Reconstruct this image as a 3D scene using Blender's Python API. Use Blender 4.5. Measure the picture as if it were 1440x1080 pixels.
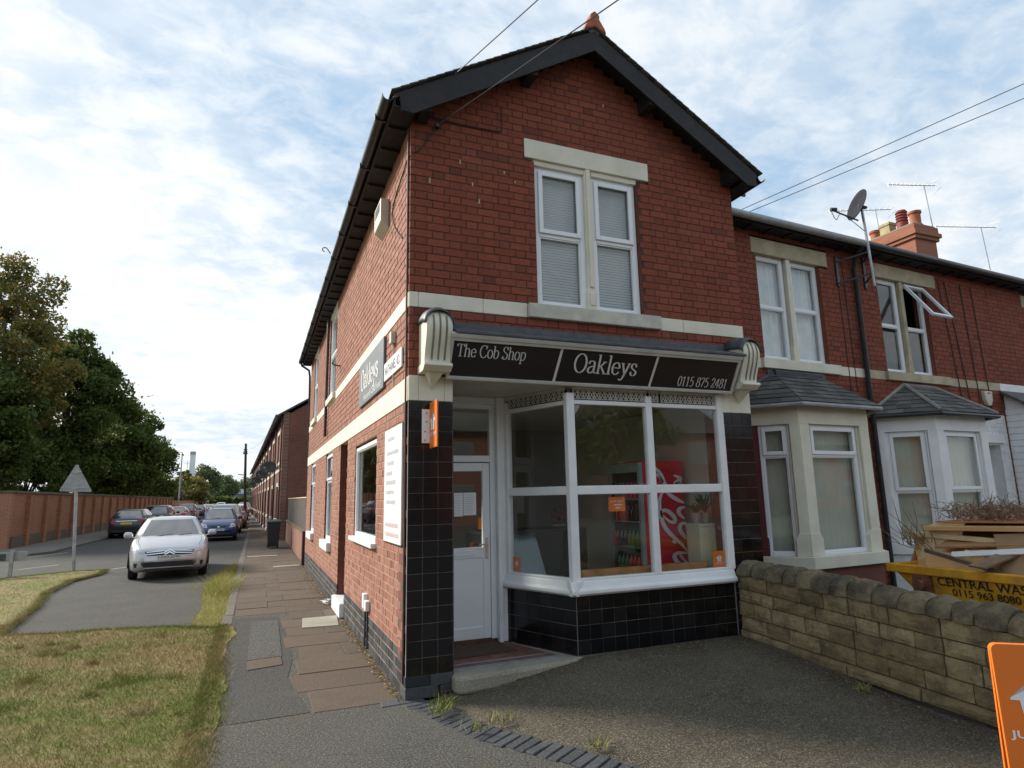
import bpy, bmesh, math, random
import numpy as np
from mathutils import Vector, Matrix
from mathutils.bvhtree import BVHTree

for o in list(bpy.data.objects): bpy.data.objects.remove(o)
scene = bpy.context.scene
col = scene.collection
rnd = random.Random(7)
nrng = np.random.default_rng(11)
R = math.radians

# ------------------------------------------------------------------ camera
YAW, PITCH, ROLL = 0.3902, 0.1783, -0.0204
CAM = Vector((-1.247, -5.530, 1.680))
fw = Vector((math.sin(YAW)*math.cos(PITCH), math.cos(YAW)*math.cos(PITCH), math.sin(PITCH)))
rt = Vector((math.cos(YAW), -math.sin(YAW), 0)); up = rt.cross(fw)
r2 = rt*math.cos(ROLL)+up*math.sin(ROLL); u2 = -rt*math.sin(ROLL)+up*math.cos(ROLL)
cd = bpy.data.cameras.new('camera'); cam = bpy.data.objects.new('camera', cd); col.objects.link(cam)
cam.matrix_world = Matrix(((r2.x, u2.x, -fw.x, CAM.x), (r2.y, u2.y, -fw.y, CAM.y), (r2.z, u2.z, -fw.z, CAM.z), (0, 0, 0, 1)))
cd.sensor_width = 36; cd.lens = 36*870.2/1440; cd.clip_end = 3000; cd.clip_start = 0.05
scene.camera = cam

# ------------------------------------------------------------------ world and sun
SUN_EL, SUN_AZ = R(31), R(-45)          # azimuth measured from +Y towards +X
world = bpy.data.worlds.new('World'); scene.world = world; world.use_nodes = True
nt = world.node_tree; nt.nodes.clear()
def wn(t, **k):
    n = nt.nodes.new(t)
    for a, b in k.items(): setattr(n, a, b)
    return n
out = wn('ShaderNodeOutputWorld'); bg = wn('ShaderNodeBackground'); bg.inputs[1].default_value = 0.085
sky = wn('ShaderNodeTexSky', sky_type='NISHITA'); sky.sun_disc = False
sky.sun_elevation = SUN_EL; sky.sun_rotation = SUN_AZ; sky.air_density = 1.0; sky.dust_density = 1.4; sky.ozone_density = 1.0
tc = wn('ShaderNodeTexCoord'); sep = wn('ShaderNodeSeparateXYZ'); nt.links.new(tc.outputs['Generated'], sep.inputs[0])
# clouds lie on a flat layer: divide the direction by its height
mx = wn('ShaderNodeMath', operation='MAXIMUM'); nt.links.new(sep.outputs[2], mx.inputs[0]); mx.inputs[1].default_value = 0.0
ad = wn('ShaderNodeMath', operation='ADD'); nt.links.new(mx.outputs[0], ad.inputs[0]); ad.inputs[1].default_value = 0.22
dx = wn('ShaderNodeMath', operation='DIVIDE'); dy = wn('ShaderNodeMath', operation='DIVIDE')
nt.links.new(sep.outputs[0], dx.inputs[0]); nt.links.new(ad.outputs[0], dx.inputs[1])
nt.links.new(sep.outputs[1], dy.inputs[0]); nt.links.new(ad.outputs[0], dy.inputs[1])
cmb = wn('ShaderNodeCombineXYZ'); nt.links.new(dx.outputs[0], cmb.inputs[0]); nt.links.new(dy.outputs[0], cmb.inputs[1])
def noise(scale, detail, rough, dist, off):
    mp = wn('ShaderNodeMapping'); mp.inputs['Location'].default_value = off; mp.inputs['Rotation'].default_value = (0, 0, 0.5)
    mp.inputs['Scale'].default_value = (1.0, 1.25, 1)
    nt.links.new(cmb.outputs[0], mp.inputs[0])
    n = wn('ShaderNodeTexNoise'); n.inputs['Scale'].default_value = scale; n.inputs['Detail'].default_value = detail
    n.inputs['Roughness'].default_value = rough; n.inputs['Distortion'].default_value = dist
    nt.links.new(mp.outputs[0], n.inputs['Vector']); return n
def ramp(a, b, src):
    m = wn('ShaderNodeMapRange'); m.interpolation_type = 'SMOOTHSTEP'
    m.inputs[1].default_value = a; m.inputs[2].default_value = b; nt.links.new(src, m.inputs[0]); return m
n1 = noise(0.75, 7, 0.58, 0.15, (3.1, 1.7, 0)); n2 = noise(9.0, 7, 0.6, 0.3, (0.4, 5.2, 0))
r1 = ramp(0.38, 0.62, n1.outputs[0]); rr2 = ramp(0.36, 0.66, n2.outputs[0])
mul = wn('ShaderNodeMath', operation='MULTIPLY_ADD'); nt.links.new(rr2.outputs[0], mul.inputs[0]); mul.inputs[1].default_value = 0.34; 
mul2 = wn('ShaderNodeMath', operation='MULTIPLY'); nt.links.new(r1.outputs[0], mul2.inputs[0]); mul2.inputs[1].default_value = 0.62
nt.links.new(mul2.outputs[0], mul.inputs[2])
# thicker, whiter air towards the horizon
hz = wn('ShaderNodeMapRange'); hz.interpolation_type = 'SMOOTHSTEP'
hz.inputs[1].default_value = 0.55; hz.inputs[2].default_value = -0.05; nt.links.new(sep.outputs[2], hz.inputs[0])
hm = wn('ShaderNodeMath', operation='MULTIPLY_ADD'); nt.links.new(hz.outputs[0], hm.inputs[0]); hm.inputs[1].default_value = 0.55
nt.links.new(mul.outputs[0], hm.inputs[2]); hm.use_clamp = True
# what the gaps between the clouds show is lifted a little, like thin high cloud
base = wn('ShaderNodeMix', data_type='RGBA'); base.inputs[0].default_value = 0.78
nt.links.new(sky.outputs[0], base.inputs[6]); base.inputs[7].default_value = (4.0, 6.4, 9.1, 1)
mixc = wn('ShaderNodeMix', data_type='RGBA'); nt.links.new(hm.outputs[0], mixc.inputs[0])
# thin cloud glows round the sun that stands behind it
sdir = wn('ShaderNodeCombineXYZ')
for i_, v_ in enumerate((math.sin(SUN_AZ)*math.cos(SUN_EL), math.cos(SUN_AZ)*math.cos(SUN_EL), math.sin(SUN_EL))): sdir.inputs[i_].default_value = v_
dot = wn('ShaderNodeVectorMath', operation='DOT_PRODUCT'); nt.links.new(tc.outputs['Generated'], dot.inputs[0]); nt.links.new(sdir.outputs[0], dot.inputs[1])
glow = wn('ShaderNodeMapRange'); glow.interpolation_type = 'SMOOTHSTEP'; nt.links.new(dot.outputs['Value'], glow.inputs[0])
for i_, v_ in enumerate((0.1, 1.0, 0.0, 1.0)): glow.inputs[i_+1].default_value = v_
cl = wn('ShaderNodeMix', data_type='RGBA'); nt.links.new(glow.outputs[0], cl.inputs[0]); cl.inputs[6].default_value = (9.4, 9.8, 10.1, 1); cl.inputs[7].default_value = (11.5, 11.5, 11.3, 1)
nt.links.new(base.outputs[2], mixc.inputs[6]); nt.links.new(cl.outputs[2], mixc.inputs[7])
nt.links.new(mixc.outputs[2], bg.inputs[0]); nt.links.new(bg.outputs[0], out.inputs[0])

sl = bpy.data.lights.new('sun', 'SUN'); sl.energy = 5.0; sl.angle = R(13); sl.color = (1.0, 0.93, 0.82)
sun = bpy.data.objects.new('sun', sl); col.objects.link(sun)
to_sun = Vector((math.sin(SUN_AZ)*math.cos(SUN_EL), math.cos(SUN_AZ)*math.cos(SUN_EL), math.sin(SUN_EL)))
sun.rotation_euler = to_sun.to_track_quat('Z', 'Y').to_euler(); sun.location = (-20, 20, 30)
vs = scene.view_settings; vs.view_transform = 'Standard'; vs.look = 'None'; vs.exposure = 0.25; vs.gamma = 1.0; vs.use_curve_mapping = False
scene.render.engine = 'CYCLES'
scene.cycles.max_bounces = 8; scene.cycles.transparent_max_bounces = 12

# ------------------------------------------------------------------ materials
MATS = {}
class NB:
    """small node-graph writer"""
    def __init__(s, name):
        s.m = bpy.data.materials.new(name); s.m.use_nodes = True; s.t = s.m.node_tree; s.t.nodes.clear()
        s.o = s.n('ShaderNodeOutputMaterial'); s.p = s.n('ShaderNodeBsdfPrincipled'); s.l(s.p.outputs[0], s.o.inputs[0])
    def n(s, t, **k):
        x = s.t.nodes.new(t)
        for a, b in k.items(): setattr(x, a, b)
        return x
    def l(s, a, b): s.t.links.new(a, b)
    def pos(s): return s.n('ShaderNodeNewGeometry').outputs['Position']
    def obj(s): return s.n('ShaderNodeTexCoord').outputs['Object']
    def noise(s, scale, detail=4, rough=0.55, vec=None, dist=0.0, sc=None):
        x = s.n('ShaderNodeTexNoise'); x.inputs['Scale'].default_value = scale; x.inputs['Detail'].default_value = detail
        x.inputs['Roughness'].default_value = rough; x.inputs['Distortion'].default_value = dist
        v = vec if vec is not None else s.pos()
        if sc:
            mp = s.n('ShaderNodeMapping'); mp.inputs['Scale'].default_value = sc; s.l(v, mp.inputs[0]); v = mp.outputs[0]
        s.l(v, x.inputs['Vector']); return x.outputs[0]
    def map(s, v, a, b, c=0.0, d=1.0, smooth=True):
        x = s.n('ShaderNodeMapRange'); x.interpolation_type = 'SMOOTHSTEP' if smooth else 'LINEAR'
        for i, q in enumerate((a, b, c, d)): x.inputs[i+1].default_value = q
        s.l(v, x.inputs[0]); return x.outputs[0]
    def mix(s, f, a, b, mode='MIX'):
        x = s.n('ShaderNodeMix', data_type='RGBA', blend_type=mode)
        for i, v in ((0, f), (6, a), (7, b)):
            if isinstance(v, (int, float)): x.inputs[i].default_value = v
            elif isinstance(v, tuple): x.inputs[i].default_value = v if len(v) == 4 else v+(1,)
            else: s.l(v, x.inputs[i])
        return x.outputs[2]
    def math(s, op, a, b=0.0, c=None):
        x = s.n('ShaderNodeMath', operation=op)
        for i, v in enumerate((a, b, c)):
            if v is None: continue
            if isinstance(v, (int, float)): x.inputs[i].default_value = v
            else: s.l(v, x.inputs[i])
        return x.outputs[0]
    def ramp(s, v, stops):
        x = s.n('ShaderNodeValToRGB'); e = x.color_ramp.elements
        while len(e) < len(stops): e.new(0.5)
        for q, (p, c) in zip(e, stops): q.position = p; q.color = c+(1,)
        s.l(v, x.inputs[0]); return x.outputs[0]
    def rand(s):
        """one random number for each brick, tile or leaf, whether a mesh of its own or an island of a bigger one"""
        a = s.n('ShaderNodeObjectInfo').outputs['Random']; b = s.n('ShaderNodeNewGeometry').outputs['Random Per Island']
        return s.math('FRACT', s.math('ADD', a, b))
    def color(s, c):
        if isinstance(c, tuple): s.p.inputs['Base Color'].default_value = c+(1,)
        else: s.l(c, s.p.inputs['Base Color'])
    def set(s, **k):
        for a, v in k.items():
            i = s.p.inputs[a.replace('_', ' ')]
            if isinstance(v, (int, float, tuple)): i.default_value = v
            else: s.l(v, i)
    def bump(s, h, strength=0.4, dist=0.01):
        b = s.n('ShaderNodeBump'); b.inputs['Strength'].default_value = strength; b.inputs['Distance'].default_value = dist
        s.l(h, b.inputs['Height']); s.l(b.outputs[0], s.p.inputs['Normal'])

def M_plain(name, c, rough=0.6, var=0.12, scale=9.0, metal=0.0, bump=0.0, spec=0.5, dirt=0.0):
    if name in MATS: return MATS[name]
    b = NB(name)
    n = b.noise(scale, 5); f = b.map(n, 0.3, 0.7)
    d = tuple(x*(1-var) for x in c); e = tuple(min(1, x*(1+var)) for x in c)
    cc = b.mix(f, d, e)
    if dirt:
        g = b.map(b.noise(2.3, 8, 0.7), 0.5, 0.8); cc = b.mix(b.math('MULTIPLY', g, dirt), cc, (0.09, 0.075, 0.055))
    b.color(cc); b.set(Roughness=rough, Metallic=metal, Specular_IOR_Level=spec)
    if bump: b.bump(b.noise(scale*14, 3), bump, 0.004)
    MATS[name] = b.m; return b.m

def M_brick(name, lo, hi, dark, soot=0.35):
    b = NB(name); r = b.rand()
    c = b.ramp(r, [(0.0, lo), (0.5, tuple((x+y)/2 for x, y in zip(lo, hi))), (0.90, hi), (0.985, dark)])
    g = b.noise(28, 5, 0.65); c = b.mix(b.map(g, 0.35, 0.75, 0.0, 0.45), c, tuple(x*0.55 for x in lo))
    w = b.noise(0.9, 6, 0.65); c = b.mix(b.map(w, 0.45, 0.8, 0.0, soot), c, dark)
    sk_ = b.noise(1.0, 6, 0.7, sc=(4.5, 4.5, 0.5)); c = b.mix(b.map(sk_, 0.52, 0.78, 0.0, 0.55), c, tuple(x*0.55 for x in dark))
    ef = b.noise(2.2, 7, 0.75); c = b.mix(b.map(ef, 0.62, 0.82, 0.0, 0.4), c, tuple(min(1, x*1.25+.05) for x in hi))
    b.color(c); b.set(Roughness=0.86, Specular_IOR_Level=0.3); b.bump(b.noise(160, 3), 0.35, 0.003)
    MATS[name] = b.m; return b.m

def M_brick_tex(name, c1, c2, mortar, bw=0.225, bh=0.078, axis='y', soot=0.3):
    """brick courses for walls too far off to tell the bricks apart"""
    b = NB(name)
    sp = b.n('ShaderNodeSeparateXYZ'); b.l(b.pos(), sp.inputs[0])
    cb = b.n('ShaderNodeCombineXYZ'); b.l(sp.outputs[{'x': 0, 'y': 1}[axis]], cb.inputs[0]); b.l(sp.outputs[2], cb.inputs[1])
    t = b.n('ShaderNodeTexBrick'); b.l(cb.outputs[0], t.inputs['Vector'])
    t.inputs['Scale'].default_value = 1; t.inputs['Brick Width'].default_value = bw; t.inputs['Row Height'].default_value = bh
    t.inputs['Mortar Size'].default_value = 0.009; t.inputs['Color1'].default_value = c1+(1,); t.inputs['Color2'].default_value = c2+(1,)
    t.inputs['Mortar'].default_value = mortar+(1,); t.inputs['Bias'].default_value = 0.0
    w = b.noise(0.55, 6, 0.65); c = b.mix(b.map(w, 0.42, 0.75, 0, soot), t.outputs[0], tuple(x*0.4 for x in c1))
    b.color(c); b.set(Roughness=0.9); b.bump(t.outputs['Fac'], -0.5, 0.01)
    MATS[name] = b.m; return b.m

def M_glass(name, tint=(0.96, 0.975, 0.97), extra=0.0):
    b = NB(name); b.t.nodes.remove(b.p)
    tr = b.n('ShaderNodeBsdfTransparent'); tr.inputs[0].default_value = tint+(1,)
    gl = b.n('ShaderNodeBsdfGlossy'); gl.inputs['Roughness'].default_value = 0.015
    nz = b.n('ShaderNodeBump'); nz.inputs['Strength'].default_value = 0.015; nz.inputs['Distance'].default_value = 0.05
    b.l(b.noise(1.3, 2), nz.inputs['Height']); b.l(nz.outputs[0], gl.inputs['Normal'])
    lw_ = b.n('ShaderNodeLayerWeight'); lw_.inputs[0].default_value = 0.5
    f = b.math('MULTIPLY_ADD', b.math('POWER', lw_.outputs['Facing'], 5.0), 0.9, 0.062+extra); mn = b.math('MINIMUM', f, 1.0)
    ms = b.n('ShaderNodeMixShader'); b.l(mn, ms.inputs[0]); b.l(tr.outputs[0], ms.inputs[1]); b.l(gl.outputs[0], ms.inputs[2])
    b.l(ms.outputs[0], b.o.inputs[0]); MATS[name] = b.m; return b.m

def M_carpaint(name, c, metal=0.0, rough=0.28):
    b = NB(name); d = b.noise(3, 6); cc = b.mix(b.map(d, 0.4, 0.8, 0, 0.12), c, (0.16, 0.15, 0.13))
    b.color(cc); b.set(Roughness=rough, Metallic=metal, Coat_Weight=0.6, Coat_Roughness=0.06); MATS[name] = b.m; return b.m

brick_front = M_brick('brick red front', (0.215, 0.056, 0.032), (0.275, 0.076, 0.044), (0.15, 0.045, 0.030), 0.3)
brick_side = M_brick('brick red sunlit side', (0.30, 0.134, 0.092), (0.40, 0.188, 0.130), (0.235, 0.108, 0.080), 0.22)  # same brick lightened: part of the sunlight is put into its colour
brick_plinth = M_brick('brick blue plinth', (0.030, 0.033, 0.036), (0.075, 0.078, 0.078), (0.10, 0.095, 0.085), 0.3)
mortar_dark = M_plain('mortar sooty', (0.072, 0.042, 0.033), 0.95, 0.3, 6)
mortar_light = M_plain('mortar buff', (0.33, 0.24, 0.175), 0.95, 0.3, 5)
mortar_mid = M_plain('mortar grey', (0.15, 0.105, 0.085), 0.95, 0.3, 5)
core_mat = M_brick_tex('brick reveal', (0.17, 0.05, 0.034), (0.22, 0.065, 0.042), (0.10, 0.07, 0.055))
core_y = M_brick_tex('brick reveal deep', (0.17, 0.05, 0.034), (0.22, 0.065, 0.042), (0.10, 0.07, 0.055), axis='x')
cream = M_plain('cream painted stone', (0.70, 0.67, 0.55), 0.7, 0.07, 3.0, bump=0.15, dirt=0.14)
cream_old = M_plain('buff stone', (0.42, 0.37, 0.25), 0.8, 0.14, 5.0, bump=0.2, dirt=0.35)
white_paint = M_plain('white paint', (0.76, 0.77, 0.77), 0.5, 0.05, 4, dirt=0.12)
upvc = M_plain('white plastic frame', (0.78, 0.80, 0.82), 0.32, 0.02, 4, dirt=0.05)
black_paint = M_plain('black gloss paint', (0.016, 0.017, 0.020), 0.38, 0.3, 8, dirt=0.12)
black_wood = M_plain('black weathered board', (0.011, 0.010, 0.011), 0.7, 0.4, 10, bump=0.2, dirt=0.15)
slate = M_plain('slate', (0.085, 0.085, 0.085), 0.6, 0.3, 12, bump=0.3)
lead = M_plain('lead sheet', (0.065, 0.072, 0.084), 0.5, 0.25, 8, bump=0.2)
terracotta = M_plain('terracotta', (0.33, 0.11, 0.055), 0.85, 0.2, 8, bump=0.2, dirt=0.25)
plastic_grey = M_plain('grey plastic', (0.30, 0.31, 0.31), 0.5, 0.15, 6, dirt=0.2)
metal_grey = M_plain('galvanised steel', (0.36, 0.38, 0.40), 0.42, 0.18, 7, metal=0.6, dirt=0.1)
dark_metal = M_plain('dark metal', (0.06, 0.06, 0.07), 0.45, 0.2, 8, metal=0.5)
rubber = M_plain('black rubber', (0.018, 0.018, 0.019), 0.7, 0.2, 14)
glass = M_glass('window glass')
glass_dark = M_plain('tinted car glass', (0.030, 0.036, 0.038), 0.06, 0.1, 2, spec=1.0)
for n_ in glass_dark.node_tree.nodes:
    if n_.type == 'BSDF_PRINCIPLED': n_.inputs['IOR'].default_value = 1.9

def make_tile():
    b = NB('black glazed tile'); r = b.rand()
    c = b.ramp(r, [(0, (0.004, 0.004, 0.005)), (0.7, (0.007, 0.007, 0.009)), (1, (0.014, 0.013, 0.014))])
    b.color(c); g = b.noise(2.2, 3); b.set(Roughness=b.map(g, 0.3, 0.8, 0.07, 0.22), Specular_IOR_Level=0.5)
    b.bump(b.noise(5.5, 2), 0.06, 0.02); return b.m
tile_black = make_tile()
grout = M_plain('tile grout', (0.20, 0.19, 0.17), 0.9, 0.4, 3)

def make_slates():
    b = NB('roof slate pieces'); r = b.rand()
    c = b.ramp(r, [(0, (0.055, 0.055, 0.053)), (0.6, (0.095, 0.093, 0.088)), (1, (0.14, 0.135, 0.12))])
    l = b.map(b.noise(14, 6, 0.7), 0.52, 0.75, 0, 0.6); c = b.mix(l, c, (0.15, 0.145, 0.085))
    b.color(c); b.set(Roughness=0.75); b.bump(b.noise(60, 4), 0.4, 0.004); return b.m
slate_bits = make_slates()

def make_stone():
    b = NB('weathered sandstone'); r = b.rand()
    c = b.ramp(r, [(0, (0.28, 0.215, 0.110)), (0.5, (0.39, 0.305, 0.165)), (1, (0.48, 0.38, 0.215))])
    c = b.mix(b.map(b.noise(16, 7, 0.75), 0.45, 0.7, 0, 0.55), c, (0.17, 0.125, 0.068))
    s = b.map(b.noise(5.5, 8, 0.7), 0.42, 0.68); c = b.mix(b.math('MULTIPLY', s, 0.62), c, (0.085, 0.070, 0.046))
    g = b.map(b.noise(9, 6, 0.6), 0.56, 0.75); c = b.mix(b.math('MULTIPLY', g, 0.35), c, (0.13, 0.13, 0.05))
    b.color(c); b.set(Roughness=0.93, Specular_IOR_Level=0.2); b.bump(b.math('ADD', b.noise(34, 8, 0.75), b.noise(11, 6, 0.7)), 1.0, 0.028); return b.m
stone = make_stone()
def make_cope():
    b = NB('blackened coping stone'); r = b.rand()
    c = b.ramp(r, [(0, (0.20, 0.165, 0.10)), (0.6, (0.28, 0.225, 0.135)), (1, (0.34, 0.26, 0.15))])
    s = b.map(b.noise(4.2, 8, 0.7), 0.36, 0.62); c = b.mix(b.math('MULTIPLY', s, 0.8), c, (0.060, 0.056, 0.046))
    b.color(c); b.set(Roughness=0.95, Specular_IOR_Level=0.2); b.bump(b.math('ADD', b.noise(26, 8, 0.75), b.noise(9, 6, 0.7)), 1.0, 0.03); return b.m
coping_mat = make_cope()

def make_asphalt(name, c, specks, patch=0.35, cr=0.0):
    b = NB(name); n = b.noise(95, 3, 0.6); big = b.noise(0.9, 7, 0.65)
    k = tuple(x*0.62 for x in c); c0 = b.mix(b.map(big, 0.35, 0.7), tuple(x*(1-patch) for x in c), c)
    c0 = b.mix(b.map(n, 0.35, 0.62), b.mix(0.5, c0, k), c0)
    v = b.n('ShaderNodeTexVoronoi'); v.inputs['Scale'].default_value = 130; b.l(b.pos(), v.inputs['Vector'])
    c0 = b.mix(b.map(v.outputs['Distance'], 0.28, 0.12, 0, specks), c0, (0.34, 0.33, 0.29))
    c0 = b.mix(b.map(b.noise(22, 6, 0.75), 0.42, 0.7, 0, 0.45), c0, tuple(x*1.5 for x in c)); c0 = b.mix(b.map(b.noise(38, 4, 0.7), 0.52, 0.7, 0, 0.5), c0, tuple(x*0.45 for x in c))
    g1 = b.noise(75, 2, 0.5); c0 = b.mix(b.map(g1, 0.50, 0.66, 0, 0.75), c0, tuple(min(1, x*2.1+.02) for x in c)); g2 = b.noise(64, 2, 0.5, sc=(1.0, 1.13, 0.9)); c0 = b.mix(b.map(g2, 0.47, 0.34, 0, 0.7), c0, tuple(x*0.35 for x in c))
    d = b.map(b.noise(2.6, 8, 0.7), 0.5, 0.75, 0, 0.6); c0 = b.mix(d, c0, (0.105, 0.088, 0.055))
    if cr:
        w = b.n('ShaderNodeTexVoronoi'); w.feature = 'DISTANCE_TO_EDGE'; w.inputs['Scale'].default_value = 0.55
        dn = b.n('ShaderNodeMix', data_type='RGBA', blend_type='LINEAR_LIGHT'); dn.inputs[0].default_value = 0.35
        b.l(b.pos(), dn.inputs[6])
        nn = b.n('ShaderNodeTexNoise'); nn.inputs['Scale'].default_value = 1.6; nn.inputs['Detail'].default_value = 6; b.l(b.pos(), nn.inputs['Vector'])
        b.l(nn.outputs['Color'], dn.inputs[7]); b.l(dn.outputs[2], w.inputs['Vector'])
        c0 = b.mix(b.map(w.outputs['Distance'], 0.008, 0.0, 0, cr), c0, (0.03, 0.028, 0.022))
    b.color(c0); b.set(Roughness=0.92, Specular_IOR_Level=0.25); b.bump(b.math('ADD', n, b.noise(45, 4)), 0.55, 0.012)
    MATS[name] = b.m; return b.m
asphalt_road = make_asphalt('road asphalt', (0.072, 0.070, 0.064), 0.35)
asphalt_path = make_asphalt('footway asphalt', (0.082, 0.078, 0.068), 0.4, 0.3, 0.25)
asphalt_dark = make_asphalt('newer asphalt patch', (0.060, 0.059, 0.055), 0.3, 0.2)
asphalt_pale = make_asphalt('worn asphalt patch', (0.080, 0.082, 0.075), 0.3, 0.2)
asphalt_yard = make_asphalt('forecourt asphalt', (0.100, 0.084, 0.060), 0.5, 0.55, 0.25)
def make_slab(name, lo, hi):
    b = NB(name); r = b.rand(); c = b.mix(r, lo, hi)
    c = b.mix(b.map(b.noise(70, 3), 0.35, 0.7, 0, 0.4), c, tuple(x*0.6 for x in lo))
    c = b.mix(b.map(b.noise(1.8, 7, 0.7), 0.45, 0.75, 0, 0.6), c, tuple(x*0.62 for x in lo)); c = b.mix(b.map(b.noise(9, 7, 0.75), 0.55, 0.78, 0, 0.5), c, tuple(min(1, x*1.35) for x in hi)); c = b.mix(b.map(b.noise(66, 2, 0.5), 0.52, 0.68, 0, 0.45), c, tuple(min(1, x*1.6) for x in hi))
    b.color(c); b.set(Roughness=0.92, Specular_IOR_Level=0.25); b.bump(b.noise(120, 3), 0.5, 0.006); MATS[name] = b.m; return b.m
slab_mat = make_slab('brown paving slab', (0.100, 0.076, 0.058), (0.128, 0.097, 0.073))
slab_pale = make_slab('pale concrete slab and sun strip', (0.33, 0.31, 0.26), (0.36, 0.34, 0.29))
kerb_mat = make_slab('worn kerb stone', (0.13, 0.12, 0.10), (0.17, 0.155, 0.13))
sett_mat = make_slab('blue brick sett', (0.048, 0.051, 0.056), (0.088, 0.090, 0.094))
concrete = make_slab('worn concrete step', (0.30, 0.275, 0.215), (0.32, 0.29, 0.23))

def make_grass(name, blade):
    b = NB(name)
    big = b.noise(0.55, 6, 0.6, dist=0.3); mid = b.noise(1.9, 6, 0.65)
    f = b.map(b.math('MULTIPLY_ADD', mid, 0.55, b.math('MULTIPLY', big, 0.6)), 0.49, 0.68)
    dry = b.mix(b.noise(9, 4), (0.20, 0.155, 0.065), (0.40, 0.315, 0.145)); grn = b.mix(b.noise(7, 4), (0.085, 0.120, 0.020), (0.22, 0.25, 0.050))
    c = b.mix(f, dry, grn)
    if blade:
        r = b.n('ShaderNodeNewGeometry').outputs['Random Per Island']
        c = b.mix(b.map(r, 0.0, 0.28, 0.85, 0.0), c, dry); c = b.mix(b.map(r, 0.75, 1.0, 0, 0.8), c, b.mix(0.5, grn, dry))
    else:
        c = b.mix(b.map(b.noise(30, 5, 0.7), 0.4, 0.75, 0, 0.7), c, (0.10, 0.075, 0.042))
    b.color(c); b.set(Roughness=0.85, Specular_IOR_Level=0.2)
    if not blade: b.bump(b.noise(60, 5, 0.7), 0.8, 0.02)
    MATS[name] = b.m; return b.m
turf = make_grass('dry turf', False); blades_mat = make_grass('grass blades', True)

def make_leaf(name, stops, trans=0.35):
    b = NB(name); r = b.n('ShaderNodeNewGeometry').outputs['Random Per Island']
    c = b.ramp(r, stops); c = b.mix(b.map(b.noise(0.8, 4), 0.4, 0.7, 0, 0.5), c, stops[0][1])
    b.color(c); b.set(Roughness=0.6, Specular_IOR_Level=0.3)
    t = b.n('ShaderNodeBsdfTranslucent'); b.l(c, t.inputs[0]); ms = b.n('ShaderNodeMixShader'); ms.inputs[0].default_value = trans
    b.l(b.p.outputs[0], ms.inputs[1]); b.l(t.outputs[0], ms.inputs[2]); b.l(ms.outputs[0], b.o.inputs[0])
    MATS[name] = b.m; return b.m
leaf_dark = make_leaf('sycamore leaves', [(0, (0.055, 0.085, 0.018)), (0.6, (0.095, 0.135, 0.028)), (1, (0.17, 0.19, 0.045))], .42)
leaf_birch = make_leaf('birch leaves turning', [(0, (0.09, 0.120, 0.036)), (0.45, (0.15, 0.160, 0.045)), (0.72, (0.23, 0.185, 0.040)), (1, (0.36, 0.21, 0.040))], .42)
leaf_pale = make_leaf('pale distant leaves', [(0, (0.085, 0.12, 0.050)), (0.6, (0.12, 0.16, 0.065)), (1, (0.17, 0.20, 0.08))])
bark = M_plain('bark', (0.085, 0.068, 0.050), 0.95, 0.35, 9, bump=0.6)

# ------------------------------------------------------------------ mesh helpers
class Fr:
    """a wall frame: s runs along the wall, d outwards from it, z up"""
    def __init__(s, O, U, N):
        s.O = Vector(O); s.U = Vector(U).normalized(); s.N = Vector(N).normalized()
    def __call__(s, a, d, z): p = s.O+s.U*a+s.N*d; return (p.x, p.y, p.z+z)
WORLD = Fr((0, 0, 0), (1, 0, 0), (0, 1, 0))

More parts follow.
